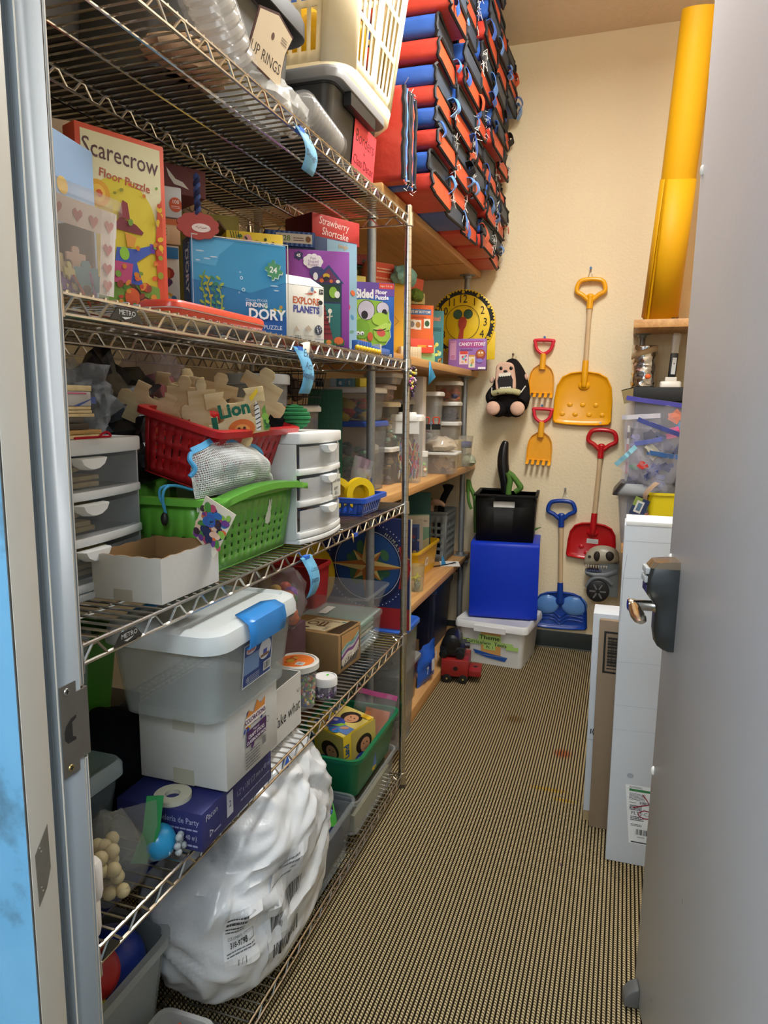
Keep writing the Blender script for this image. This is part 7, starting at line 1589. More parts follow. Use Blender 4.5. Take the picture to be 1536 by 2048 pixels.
for i in range(16):mb.sphere((rd.uniform(-.6,.6)*r_,rd.uniform(-.6,.6)*r_,rd.uniform(.01,hj-.05)),.009,ink(rd.choice(['3a9a3a','8ad04a','d8702a','e8d0b0'])),8,6)
o=mb.build('jar_contents',t); o['kind']='stuff'
# clear bowl with a blue rim piece, mesh bag, hanging clips
p=ony(912,900,3.86); t=thing('clear_bowl','clear plastic tumbler with a blue strip behind the offcut box','tumbler',(p.x+.0,4.02,z0)); hb=zat(912,872,(p.x,4.0))-z0
mb=MB(); mb.lathe([(.045,0),(.062,hb),(.060,hb),(.043,.003)],clear('d8d4c8',.14,.08),28); mb.build('tumbler_body',t)
mb=MB(); mb.loft([[(.052*math.cos(q),.052*math.sin(q),z)for q in[2*PI*i/24 for i in range(24)]]for z in(hb*.62,hb*.82)],ink('22408a'),False,False); mb.build('blue_strip',t,thick=.001)
soft_bag('mesh_bag','small pale green mesh bag at the far end of the plywood shelf',(ony(933,925,4.0).x-.01,4.06,z0),(.05,.06,.04),mat('b8c0a8',.6,alpha=.8,var=.2,scale=90),15)
for i,(px,lb)in enumerate(((852,'dark binder clip with red grips left of its twin on the tall tub lid'),(872,'dark binder clip with red grips right of its twin on the tall tub lid'))):
 p=ony(px,848,3.46); t=thing('binder_clip',lb,'clip',p,.3,'binder clips by the tall tub')
 mb=MB(); mb.loft([[(-.022,y,z),(.022,y,z),(.022,y2,z),(-.022,y2,z)]for y,y2,z in((-.012,.012,.0),(-.003,.003,-.028))],plast('26282a')); mb.build('clip_body',t)
 mb=MB(); mb.tube(smooth_pts([(-.012,-.008,.0),(-.014,-.016,.03),(.014,-.016,.03),(.012,-.008,.0)],4),.003,plast('d8482a'),6); mb.build('clip_grip',t)
# ================================================================ fourth wire shelf
NAVY=mat('2b2f6a',.5,var=.06,bump=.03)
bx=Carton('crepe_paper_box','dark blue printed paper roll box under the white craft stick carton','box',(-.812,1.215,S4+.001),.19,.29,.078,.02,NAVY)
f=bx.face(); f.text('de Papelería de Party',.03,.020,.017,'b8bcd8',sx=.8).lines(-.01,.002,.085,.009,1,'a0a4c8',.5).text("x 130' (27 mm x 40 m)",.035,-.012,.014,'c4c8e0',sx=.75).lines(-.01,-.030,.085,-.022,1,'a0a4c8',.5)
f=bx.face('right'); f.text('Pacon',-.11,.022,.018,'c8ccdc',shear=.2).ring(-.115,-.014,.006,.009,'c8ccdc',3).rect(-.055,-.02,-.03,.03,'c0c4d0').text('2',-.042,.004,.02,'3a3f70').lines(-.105,-.02,-.08,-.012,1,'9a9ec0').text("1.2\" x 130' (27 mm x 40 m)",.06,.008,.017,'aeb2d0',sx=.8).lines(.0,-.014,.13,-.006,1,'8a8eb4')
bx.done()
t=thing('paper_roll','cream paper roll lying on the dark blue box below the white carton','roll',(-.80,1.105,S4+.0795)); mb=MB(); mb.lathe([(.015,.0),(.036,.0),(.036,.009),(.015,.009),(.015,.0)],card('cfcbb4'),30,cap0=False,cap1=False); mb.build('roll_body',t)
bx=Carton('craft_carton','white carton of craft sticks with a splashy purple label','carton',(-.800,1.248,S4+.0895),.20,.215,.155,0,mat('c6c5c0',.6,var=.04,bump=.05,bscale=70))
bx.face('front','upper_tape').rect(-.02,.035,.03,.0775,'b5b2a2'); bx.face('front','lower_tape').rect(-.022,-.0775,.026,-.045,'aaa796')
f=bx.face('right','label_print'); f.blobs(-.045,-.035,.055,.06,30,['d8582a','6a3a7a','2a8a8a','d8b42a','c8305a','3a4a9a'],.003,.008,5).poly([(-.04,.03),(-.02,.055),(.0,.045),(.015,.066),(.03,.052),(.05,.06),(.045,.03)],'d88a3a').rect(-.036,.024,.05,.042,'e8dcd8').text('COLORATIONS',.006,.033,.0135,'4a2a5a',sx=.9,bold=.03).poly([(-.034,-.02),(.05,-.018),(.052,.016),(-.032,.012)],'4a2458').text('Natural',.008,.008,.008,'e8e0ea').text('CRAFT STICKS',.008,-.002,.0105,'f0eaf0',bold=.02).text('CLASSROOM PACK',.008,-.013,.0095,'f0eaf0',bold=.02).bars(.03,-.045,.05,-.022,'3a3a44',back=None).lines(-.04,-.065,.02,-.026,6,'6a6a70').ring(.056,.006,.006,.007,'3a3a44',16)
bx.done()
# latched clear bin
t=thing('latched_bin','clear storage bin with white lid and bright blue latches on the white carton','bin',(-.800,1.245,S4+.2455))
HB_=.168; MW=mat('dfe4e4',.32,alpha=.80,var=.02)
mb=MB(); mb.tub(.245,.335,HB_,clear('d6dcdc',.26,.16),.88,.035,lip=.0,t=.002); mb.build('bin_body',t)
mb=MB(); mb.loft([[(x,y,z)for x,y in rrect(.262+k,.352+k,max(.012,.045+k/2),5)]for z,k in((HB_-.022,.008),(HB_-.006,.006),(HB_+.010,-.006),(HB_+.016,-.03),(HB_+.0165,-.055),(HB_+.012,-.065),(HB_+.014,-.1))],MW); mb.build('lid',t)
for s in(1,-1):
 mb=MB(); mb.loft([[(s*(.131+dx),y*k,HB_+z)for y in(-.075,-.045,0,.045,.075)]for dx,z,k in((-.035,.0175,.7),(-.012,.019,.95),(.006,.010,1.0),(.010,-.012,1.0),(.007,-.036,.98),(-.002,-.038,.98))],plast('2f86d2',.3),False,False,closed=False); mb.build('latch',t,thick=.003)
mb=MB(); f=Print(mb,(.1175,.0,.085),(0,1,0),(.015,0,HB_)); f.rect(-.065,-.045,.055,.045,'dfe3e8').rect(-.062,-.042,.052,.042,'2f4a8c').rect(-.062,-.018,.0,.02,'7a9ac8').ell(-.036,.030,.020,.008,'e4dce0').text('Sterilite',-.036,.030,.010,'b8343a',bold=.02).ell(.022,.014,.026,.022,'dfe4ec').rect(.004,-.002,.040,.004,'8a6a4a').rect(.014,.004,.03,.014,'4a5ab0').bars(.018,-.034,.048,-.014,'2a2a30').lines(-.05,-.038,.0,-.022,4,'b8c4dc').text('15',-.05,-.03,.012,'e8ecf4'); lab(mb.build('product_label',t,smooth=False),'blue printed product label')
# open carton reading Take what
hT=zat(603,1342,(-.782,1.648))-S4
t=thing('take_carton','open white carton with the handwriting Take what and a smile','carton',(-.905,1.525,S4+.001))
for nm,q in(('aisle_wall',(.123,-.125,0,.125,.122,hT)),('near_wall',(-.125,-.125,0,.1229,-.122,hT)),('far_wall',(-.125,.119,0,.1229,.122,hT)),('back_wall',(-.125,-.1219,0,-.122,.1189,hT)),('carton_floor',(-.1219,-.1219,0,.1229,.1189,.003))):mb=MB(); mb.box(*q,mat('d4d3ce',.6,var=.03,bump=.04)); o=mb.build(nm,t)
mb=MB(); Print(mb,(.125,.045,hT*.42),(0,1,0),(0,0,1)).text('Take what',-.005,-.004,.042,'20201e',shear=.15,rot=.02,sx=.85).line([(.052,.042),(.056,.034),(.063,.034),(.067,.042)],.002,'20201e'); mb.build('handwriting',t,smooth=False)
# bead tub and glitter jar
def jar(name,label,p,r,h,lidc,lh,cols,n,top=None,fill=.6,br=.006):
 t=thing(name,label,'tub',(p[0],p[1],S4+.001)); mb=MB(); mb.lathe([(r*.88,0),(r,h-lh),(r*.97,h-lh),(r*.85,.003)],clear('e4e6e4',.15,.1),28); mb.build('tub_body',t)
 mb=MB(); mb.lathe([(r*1.0,h-lh),(r*1.1,h-lh),(r*1.1,h-.004),(r*1.04,h),(r*.95,h),(r*.93,h-.003)],mat(lidc,.35,var=.03),32); l=mb.build('lid',t)
 if top:mb=MB(); top(Print(mb,(0,0,h-.003),(1,0,0),(0,1,0)),r); mb.build('lid_label',l,smooth=False)
 rd=random.Random(n); mb=MB()
 for i in range(n):
  a,z=rd.uniform(0,6.28),rd.uniform(.004,h*fill); q=r*(.80+.06*z/h)*rd.choice((1,1,.97,.6)); mb.sphere((q*math.cos(a),q*math.sin(a),z+.003),br,ink(rd.choice(cols)),6,4)
 o=mb.build('beads',t); o['kind']='stuff'; return t
hb=zat(600,1325,(-.82,1.74))-S4
jar('bead_tub','round clear tub of bright beads with an orange topped white lid',(-.842,1.752),.058,hb,'dcdad4',.02,['c83a5a','3a8a4a','d8b43a','3a4a8a','e8d8d0','2a2a3a','d86a2a','8ac04a'],520,lambda f,r:f.ell(0,0,r*.86,r*.86,'e0762a',n=28).blobs(-r*.6,-r*.5,0,r*.6,12,['b84a2a','6a7a2a','c8a03a'],.005,.012).bars(.008,-.03,.032,-.008,'4a4a50'),.68,.0055)
t=jar('glitter_jar','small jar of dark purple beads with plain white lid',(-.785,1.825),.031,zat(655,1352,(-.785,1.825))-S4,'e4e2e2',.024,['3a1f4a','5a2a6a','2a1a34','8a5a9a','e0d0e8'],260,lambda f,r:f.ell(.0,.015,.004,.007,'5ac83a'),.55,.0045)
mb=MB(); mb.loft([[(.0318*math.cos(a),.0318*math.sin(a),z)for a in[-.3+.1*i for i in range(12)]]for z in(.008,.036)],ink('8a86a0'),False,False,closed=False); lab(mb.build('side_label',t,thick=.0005),'pale side label')
# brown window carton
hk=zat(672,1272,(-.81,1.998))-S4; KB=mat('94744a',.6,var=.06,bump=.05,bscale=60)
bx=Carton('felt_carton','brown kraft carton with open window showing felt sheets','carton',(-.912,2.085,S4+.001),.21,.165,hk,-.08,KB)
f=bx.face('top'); f.poly([(-.075,-.06),(.045,-.06),(.075,.062),(-.045,.062)],'d8caa8').lines(-.045,.035,.05,.052,2,'6a4a34').ring(-.03,.005,.014,.019,'5a3a30',16).rect(-.004,-.015,.004,.028,'6a4a34').rect(.012,-.012,.019,.026,'6a4a34').rect(-.008,-.02,.024,-.012,'6a4a34').ell(-.03,-.045,.012,.005,'5a3a30').lines(.03,-.05,.045,-.01,5,'8a7a60').rect(.055,.04,.07,.05,'5a8a7a')
mb=MB(); mb.add([(.055,-.068,hk+.0012),(.103,-.068,hk+.0012),(.103,.07,hk+.0012),(.075,.07,hk+.0012)],[(0,1,2,3)],'3a2a18'); mb.build('top_window',bx.t)
f=bx.face('right','window_print'); q=hk/2; f.poly([(-.066,-q+.012),(.045,-q+.014),(.072,-q+.04),(.070,q-.008),(-.066,q-.004)],'241a12').poly([(-.062,q*.1),(.068,q*.5),(.066,q-.01),(-.062,q-.006)],'b48a58')
bx.done()
cs_=['6f9a98','a8a8b0','7a4a82','d0c8c0','bdb4a8','4a4438']
for i,c_ in enumerate(cs_):
 mb=MB(); z=hk*(.60-.075*i); mb.ribbon(smooth_pts([(.1062,-.062,z-.012),(.1066,-.02,z+.004),(.1066,.02,z+.002),(.1062,.064,z+.022)],5),(0,0,hk*.034),.0015,cloth(c_)); mb.build('felt_sheet',bx.t)
mb=MB()
for i in range(11):mb.box(.1055,-.055+i*.011,.018+i*.0022,.1075,-.051+i*.011,.030+i*.0022,'e8e2d8')
o=mb.build('fringe',bx.t); o['kind']='stuff'
# clear flat bin, clear tray
zf=zat(736,1255,(-.81,2.17)); t=thing('flat_bin','flat clear bin of papers under the empty clear tray','bin',(-.930,2.292,S4+.001))
mb=MB(); mb.tub(.245,.22,zf-S4,clear('d8dedc',.13,.1),.94,.012,lip=.004,t=.002); mb.build('bin_body',t); mb=MB(); mb.box(-.12,-.105,zf-S4-.002,.12,.105,zf-S4+.004,mat('cfe0d8',.3,alpha=.35,var=.03)); mb.build('lid',t,bevel=.003)
mb=MB()
for i,c_ in enumerate(('b8c8d8','8ab0c8','d8d8d0','c8d8c8','9ac0a8')):mb.box(-.10,-.09,.004+i*.016,.095,.09,.012+i*.016,card(c_))
mb.build('paper_stack',t)
zt_=zat(728,1203,(-.79,2.15)); t=thing('clear_tray','empty clear tray on the flat clear bin','tray',(-.945,2.298,zf+.005)); mb=MB(); mb.tub(.315,.245,zt_-zf-.004,clear('dfe0e0',.10,.06),.82,.02,lip=.006,t=.002,liph=.006); mb.build('tray_body',t); mb=MB(); mb.box(-.05,-.05,.004,-.02,.04,.006,card('d8d6d0')); lab(mb.build('white_slip',t),'white slip of paper inside')
# behind: red bin, yellow disc, pompom bag
p=ony(620,1150,2.34); zz=zat(640,1128,p); t=thing('red_bin','dark red plastic bin behind the clear tray','bin',(p.x-.05,2.36,S4+.001)); mb=MB(); mb.tub(.19,.14,zz-S4,plast('a01c20',.4),.85,.02,lip=.006); mb.build('bin_body',t)
p=ony(668,1140,2.62); t=thing('yellow_disc','round yellow cushion standing on edge beside the compass board','cushion',(p.x-.13,2.535,S4+.165)); t.rotation_euler=(PI/2-.1,0,.25); mb=MB(); mb.lathe([(.02,-.016),(.145,-.014),(.158,-.006),(.158,.006),(.145,.014),(.02,.016)],cloth('c8a41c'),40); mb.build('cushion',t)
soft_bag('pompom_bag','clear bag of colourful pompoms behind the latched bin',(-.93,1.80,S4+.195),(.075,.14,.10),clear('e0dce0',.14,.06),31,(60,.02,['b8402a','7a4a9a','4a7a3a','c86a3a','8a5ab0','3a3a4a','d05a3a','5a7a5a','c8a03a']))
mb=MB(); mb.box(-.08,-.10,0,.06,.12,.193,card('4a3038')); o=mb.build('maroon_carton',None,loc=(-.95,1.80,S4+.001),bevel=.003); tag(o,'maroon carton under the bag of pompoms','carton')
rail_tag('shelf_note','sky blue handwritten note taped under the third shelf rail',0,S3-.030,1.585,.06,.095,'6db4dc',[('Loose',.02,.02),('parts',-.008,.02)],lean=.1)
t=thing('torn_tape','scrap of gold star sticker and blue tape on the third shelf rail','tape',(-.737,1.92,S3-.03)); mb=MB(); mb.box(0,.0,-.004,.006,.026,.006,ink('2a50b0')); mb.add([(.003,-.02,.012),(.003,-.004,.006),(.003,-.002,-.02),(.003,-.012,-.008)],[(0,1,2,3)],card('d8b86a')); mb.build('scrap',t,thick=.0008)
# compass board
a,b=ony(662,1262,2.585),ony(818,1262,2.585); zt_,zb_=zat(818,1040,b),zat(812,1262,b); wd,hg=b.x-a.x+.12,zt_-zb_
bx=Carton('compass_board','tall navy display board with a gold compass star and the word Primary','board',(b.x-wd/2,2.592,zb_),wd,.012,hg,0,card('1c2c66'),bevel=0)
f=bx.face(); cx_=ony(735,1130,2.585).x-(b.x-wd/2); cz=zat(735,1130,(ony(735,1130,2.585).x,2.585))-zb_-hg/2; R_=.145
f.rect(-wd/2,-hg/2,wd/2,-hg/2+.085,'a8242a')
for i in range(64):a_=2*PI*i/64; f.ell(cx_+R_*1.15*math.cos(a_),cz+R_*1.15*math.sin(a_),.0025,.0025,'d8dce8',n=6); f.k-=.95
f.ell(cx_,cz,R_*1.08,R_*1.08,'16204a',n=48).ring(cx_,cz,R_*.93,R_*.95,'b8bcd0').ell(cx_,cz,R_*.9,R_*.9,'1f4a86',n=40).blobs(cx_-.1,cz-.09,cx_+.1,cz+.1,16,['3a6a4a','2f5a3f','44704a'],.018,.04,4)
for i,ch in enumerate('SACAGAWEA HUMAN'[-5:]):a_=1.02-.13*i; f.text(ch,cx_+R_*1.01*math.cos(a_),cz+R_*1.01*math.sin(a_),.019,'d8d4c0',rot=a_-PI/2)
for L1,w1,o_ in((.082,.032,PI/4),(.158,.030,0)):
 for i in range(4):
  a_=i*PI/2+o_; tip=(cx_+L1*math.cos(a_),cz+L1*math.sin(a_)); l1=(cx_+w1*math.cos(a_+PI/4),cz+w1*math.sin(a_+PI/4)); r1=(cx_+w1*math.cos(a_-PI/4),cz+w1*math.sin(a_-PI/4)); f.poly([(cx_,cz),tip,l1],'d8b870'); f.poly([(cx_,cz),r1,tip],'b0682a')
f.poly([(cx_+.13,cz-.085),(cx_+.162,cz-.075),(cx_+.178,cz),(cx_+.162,cz+.075),(cx_+.13,cz+.085),(cx_+.142,cz)],'a8242a').text('Primary',cx_+.155,cz-.005,.034,'d8b050',rot=PI/2,bold=.01)
bx.done(); mb=MB(); mb.box(wd/2,-.006,0,wd/2+.003,.006,hg,card('cfcabc')); lab(mb.build('foam_edge',bx.t),'white foam edge')
# far left of this shelf
lidded('lidded_bin','clear bin with milky lid and purple latch at far left below the green bin',(-1.03,.975,S4+.001),.24,.24,.15,'aeb8b4','a8b0b0',.3,0,['3a3a44','24242a'],14,liph=.035);
t=[o for o in bpy.data.objects if o.get('label','').startswith('clear bin with milky lid')][0]; mb=MB(); mb.box(.125,-.10,.105,.137,-.02,.14,plast('4a2440')); mb.build('purple_latch',t,bevel=.005)
t=thing('green_bin','bright green bin behind the clear bins at far left','bin',(-1.17,1.14,S4+.152)); mb=MB(); mb.tub(.24,.30,.20,plast('62b83a'),.88,.03); mb.build('bin_body',t)
mb=MB(); mb.box(-.11,-.13,0,.11,.14,.15,plast('1c1d22')); o=mb.build('black_carton',None,loc=(-1.19,1.24,S4+.001),bevel=.004); tag(o,'black carton under the bright green bin','carton')
t=thing('clear_bin','tall clear bin at far left next to the door frame','bin',(-.985,.905,S4+.152)); mb=MB(); mb.tub(.22,.20,.29,clear('b8c0c4',.30,.15),.86,.03,lip=.004); mb.build('bin_body',t)
mb=MB(); mb.sphere((0,0,.09),(.10,.13,.11),cloth('101116'),18,12,jit=.2,fr=2); o=mb.build('black_bundle',None,loc=(-1.02,1.19,S4-.008)); tag(o,'dark bundle between the blue box and the lidded bin','cloth')
mb=MB(); mb.box(-.28,-.20,0,.19,.26,.002,mat('1a2560',.4)); o=mb.build('navy_sheet',None,loc=(-.98,1.02,S4+.0002)); o.location.z=S4-.014; tag(o,'navy plastic sheet under the fourth wire deck','sheet')
t=soft_bag('wood_bead_bag','clear zip bag of natural wooden beads with a green zip',(-.80,.925,S4+.001),(.055,.06,.08),clear('d8d8d0',.10,.06),41)
rd=random.Random(2)
for i in range(26):
 a_=rd.uniform(0,6.28); q=rd.uniform(0,.032); mb=MB(); mb.sphere((q*math.cos(a_),q*math.sin(a_)*1.1,.018+(i//7)*.021),.0125,mat('cdb98a',.5),10,7); mb.build('wooden_bead',t)
mb=MB(); mb.ribbon([(.0,.07,.01),(.02,.085,.07),(.02,.10,.13)],(.014,.006,0),.002,ink('1f8a4a')); mb.sheet(5,5,lambda u,v:(.06*u-.03,.02+.07*u,.01+.12*v),clear('d8d8d0',.16,.06)); lab(mb.build('green_zip',t),'green zip edge')
t=thing('blue_squeeze_ball','turquoise squeeze ball with frilly grey tail on the fourth shelf','ball',(-.785,1.035,S4+.001)); mb=MB(); mb.sphere((0,0,.032),.033,mat('2398d0',.25,var=.1),20,14,jit=.05); mb.build('ball',t); mb=MB(); rd=random.Random(1)
for i in range(7):mb.sphere((.030+rd.uniform(0,.012),.015+rd.uniform(-.012,.014),.03+rd.uniform(-.014,.014)),.007,mat('a8b0b4',.5),8,6)
mb.build('tail',t)
for i,(y,c_)in enumerate(((.838,'e8e0d8'),(.83,'d8cfc0'))):mb=MB(); mb.lathe([(.02,0),(.022,.01),(.022,.055),(.018,.062)],mat(c_,.4),18); o=mb.build('white_bottle',None,loc=(-.772,y+.0,S4+.06-.059*i)); tag(o,['upper white cap beside the door frame above the bag of wooden beads','lower cream bottle beside the door frame by the bag of wooden beads'][i],'bottle')
# ================================================================ bottom wire shelf
t=thing('ball_bin','open milky bin of coloured balls on the bottom shelf at left','bin',(-1.07,1.015,S5+.001)); mb=MB(); mb.tub(.38,.36,.262,clear('c4cccc',.42,.25),.86,.04,lip=.012,liph=.02); mb.build('bin_body',t)
for x,y,z,r,c_,lb in((-.975,1.105,.275,.075,'1738a0','large dark blue'),(-.945,1.025,.325,.052,'c02420','red'),(-.945,.985,.265,.05,'d8d41c','yellow'),(-1.14,1.0,.33,.07,'1a3a8a','shadowed navy')):mb=MB(); mb.sphere((0,0,0),r,plast(c_,.35),24,16); o=mb.build('play_ball',None,loc=(x,y,z)); tag(o,lb+' ball in the milky bin on the bottom shelf','ball','balls in the milky bin')
for x,y,z,r in((-1.1,.95,.15,.085),(-1.05,1.1,.16,.085),(-1.0,.97,.17,.07)):mb=MB(); mb.sphere((0,0,0),r,plast('2a3a4a'),16,12); o=mb.build('play_ball',None,loc=(x,y,z)); tag(o,'dark ball low in the milky bin, '+{-1.1:'nearest the door frame',-1.05:'farthest along',-1.0:'nearest the aisle'}[x],'ball','balls in the milky bin')
t=thing('white_tub','small milky tub with an orange toy at the bottom edge of the shelf','tub',(-.80,1.055,S5+.001)); mb=MB(); mb.tub(.12,.15,.125,clear('d4d6d4',.4,.25),.88,.02,lip=.008); mb.build('tub_body',t)
mb=MB(); mb.tube([(0,0,0),(.01,.0,.13),(.03,.02,.135)],.012,plast('c8421c'),8); o=mb.build('orange_toy',None,loc=(-.815,1.065,S5+.008)); tag(o,'bent orange stick in the small milky tub','toy'); mb=MB(); mb.tube([(0,0,0),(.01,.01,.11)],.014,plast('3a3468'),8); o=mb.build('purple_toy',None,loc=(-.785,1.04,S5+.008)); tag(o,'dark purple stick in the small milky tub','toy')
# white mailer bag
t=thing('mailer_bag','large crinkled white mailing bag bulging from the bottom shelf','bag',(-.885,1.475,S5+.004))
PB=mat('dcdfe2',.24,var=.03,scale=6,spec=.7,bump=.35,bscale=22)
def mailer(u,v):
 th=2*PI*u; s=v*PI-PI/2; cz,sz_=math.cos(s),math.sin(s)
 e=lambda c,n:math.copysign(abs(c)**n,c)
 x=.165*e(cz,.7)*e(math.cos(th),.8); y=.29*e(cz,.6)*e(math.sin(th),.75); z=.255+.262*e(sz_,.8)
 z=max(z,.0); y+=.06*(z/.5)**1.5; k=max(.0,(z-.28)/.24); y=y*(1-.45*k)+.10*k; x=x*(1-.5*k*k)+.05*k; x+=.02*(1-z/.5)
 P=Vector((x,y,z)); a=P*7+Vector((3,1,7)); w_=Vector((pnoise(P*5),pnoise(P*5+Vector((9,0,0))),0))*1.5; n1=1-abs(pnoise(a+w_))*2; n2=1-abs(pnoise(P*16+w_*2))*2; n3=pnoise(P*3.2)
 nn=Vector((x/.165**2,(y-.06)/.28**2,(z-.25)/.26**2)).normalized(); am=.55+.8*min(1,z/.4)
 q=P+nn*(.019*n1*am+.009*n2*am+.014*n3); q.z=max(q.z,.0); return q
mb=MB(); mb.sheet(150,100,mailer,PB); mb.build('bag_skin',t,angle=60)
def decal(nm,u0,u1,v0,v1,art,lb):
 mb=MB(); f=Print(MB(),(0,0,0),(1,0,0),(0,0,1)); art(f); M=f.mb
 def W(x,z,off):u=u0+(u1-u0)*(x+.5); v=v0+(v1-v0)*(z+.5); p=mailer(u,v); d=(mailer(u+.004,v)-p).cross(mailer(u,v+.004)-p).normalized(); return tuple(p+d*(.0012+off*1.2))
 V=[W(x,z,-y)for x,y,z in M.v]; mb.v=V; mb.f=M.f; mb.fm=M.fm; mb.mats=M.mats; lab(mb.build(nm,t),lb)
def patch(f,n,c):
 for i in range(n):
  for j in range(n):f.rect(-.5+i/n,-.5+j/n,-.5+(i+1)/n,-.5+(j+1)/n,c); f.k-=1
 f.k+=1
def lab1(f):patch(f,8,'e6e7e8'); f.k+=4; f.lines(-.42,.2,.1,.45,4,'4a4c50'); f.text('COLUMBUS, OH',-.06,.08,.09,'3a3c40',sx=.9).text('318-9798',-.04,-.05,.15,'2a2c30',sx=.9,bold=.02).lines(-.42,-.22,.4,-.12,2,'6a6c70').text('1 / 1',0,-.36,.16,'2a2c30'); f.line([(.25,-.1),(.42,-.1),(.42,.1),(.25,.1)],.01,'4a4c50')
def lab2(f):patch(f,9,'d4d6d8'); f.k+=4; f.lines(-.42,.28,.1,.46,4,'7a7c80'); f.bars(-.05,.0,.42,.2,'3a3c40',back=None); f.bars(-.42,-.12,-.12,.1,'2a2c30',back=None); f.bars(-.42,-.45,.4,-.2,'2a2c30',seed=9,back=None)
decal('address_label',.835,.905,.40,.52,lab1,'white address label'); decal('clear_pouch',.925,1.005,.33,.57,lab2,'clear pouch with barcoded slip')
mb=MB(); mb.sheet(3,4,lambda u,v:mailer(.90+.03*u,.80+.045*v)+Vector((.003,-.004,.002)),ink('1f55b0')); lab(mb.build('blue_tape',t),'patch of blue tape')
# clear bin with blue cloth, clear bin under the green one, green bin
t=thing('clear_bin','clear bin holding blue and green tie dyed cloth on the bottom shelf','bin',(-.865,1.785,S5+.001)); mb=MB(); mb.tub(.245,.35,.175,clear('c8d0d4',.17,.1),.88,.03,lip=.008,t=.002); mb.build('bin_body',t)
mb=MB(); mb.box(-.10,-.14,.004,.10,.15,.09,cloth('141c3a')); o=mb.build('navy_cloth',None,bevel=.02,loc=(-.865,1.785,S5+.004)); tag(o,'folded navy cloth in the clear bin under the tie dyed cloth','cloth')
TD=cloth('4a78c8','7aa8e0'); GD=cloth('5ac03a','3a8a4a'); PD=cloth('6a4a9a','4a6ac0')
t=thing('tie_dye_cloth','crumpled blue and green tie dyed cloth with purple edge in the clear bin','cloth',(-.855,1.80,S5+.10)); rd=random.Random(7)
for i in range(12):
 a_=i*.55; r=.045+.012*(i%3); x0,y0,z0=.035*math.cos(a_*2),.075*math.sin(a_),.045+.007*i
 mb=MB(); mb.ribbon(smooth_pts([(x0+r*math.cos(q),y0+r*math.sin(q),z0+.012*math.sin(3*q+i))for q in[a_+k*.9 for k in range(6)]],4),(rd.uniform(-.005,.005),0,rd.uniform(.016,.028)),.003,(TD,GD,TD,PD)[i%4]); mb.build('fold',t)
mb=MB(); mb.sphere((0,0,.04),(.08,.13,.05),TD,20,12,jit=.35,fr=3); mb.build('under_fold',t)
t=thing('clear_bin','clear bin of papers under the green bin by the chrome post','bin',(-.885,2.21,S5+.001)); mb=MB(); mb.tub(.26,.42,.125,clear('cfd2d0',.22,.12),.94,.025,lip=.006,t=.002); mb.build('bin_body',t); mb=MB(); mb.box(-.11,-.18,.004,.112,.18,.06,card('b0ac90')); mb.box(-.1,-.17,.06,.1,.17,.09,card('4a4c40')); mb.build('papers',t)
ZG=S5+.128; t=thing('green_bin','dark green open bin holding the ladybug game on the bottom shelf','bin',(-.885,2.21,ZG)); mb=MB(); mb.tub(.27,.43,.145,mat('0c6a44',.3,var=.05),.86,.03,lip=.010,liph=.012); mb.build('bin_body',t)
bx=Carton('ladybug_kit','yellow Ladybug Land kit box with pictures of a child in the green bin','game',(-.865,2.155,ZG+.012),.165,.155,.20,-.36,'e2c42a',ry=.05,rx=.10)
for fc,s in(('front',1),('top',1),('right',.9)):
 f=bx.face(fc); hh=.1 if fc!='top' else .083
 f.text('Ladybug Land',-.062,-.005,.034,'2a5a94',rot=PI/2,sx=.75,bold=.04).rect(-.040,-hh+.01,.083,hh-.006,'d8c26a' if fc=='top' else 'c8b460').ell(.022,.030,.040,.034,'2a1c16').ell(.028,.024,.024,.026,'c8906a').ell(.020,.030,.003,.003,'20140e').ell(.036,.030,.003,.003,'20140e').line([(.02,.012),(.03,.008),(.038,.013)],.002,'8a3a3a').poly([(-.015,-.02),(.08,-.02),(.083,-hh+.02),(-.01,-hh+.02)],'5a7ab0').ell(.0,-.025,.034,.030,'3a4aa8').ell(-.008,-.014,.008,.007,'b8b8e0').poly([(-.005,-.05),(.03,-.04),(.042,-.012),(.02,-.02),(.012,-.036)],'8ab83a').ell(.05,-.035,.016,.008,'c8906a',.6)
 if fc=='top':f.lines(-.04,-.045,-.012,-.015,4,'b06a4a').ell(.03,-.065,.022,.013,'2a70b0').text('/',.03,-.064,.02,'d8503a',bold=.05).poly([(.045,.05),(.083,.05),(.083,.068),(.045,.068)],'e8b820')
bx.done()
t=thing('zip_bag','clear zip bag with pink zip and orange card at the back of the green bin','bag',(-.845,2.33,ZG+.012),.25,None,-.2,.2); mb=MB(); mb.sheet(12,14,lambda u,v:((u-.5)*.15,.014*pnoise(Vector((u*4,v*5,3))),v*.21),clear('e8dce4',.2,.06)); mb.build('bag_film',t,angle=30)
mb=MB(); mb.ribbon([(-.075+.015*i,-.002+.004*math.sin(i),.205)for i in range(11)],(0,0,.009),.002,ink('b84a86')); lab(mb.build('zip_strip',t),'pink zip strip'); mb=MB(); mb.box(-.03,.004,.02,.06,.007,.15,card('d8834a')); mb.build('orange_card',t)
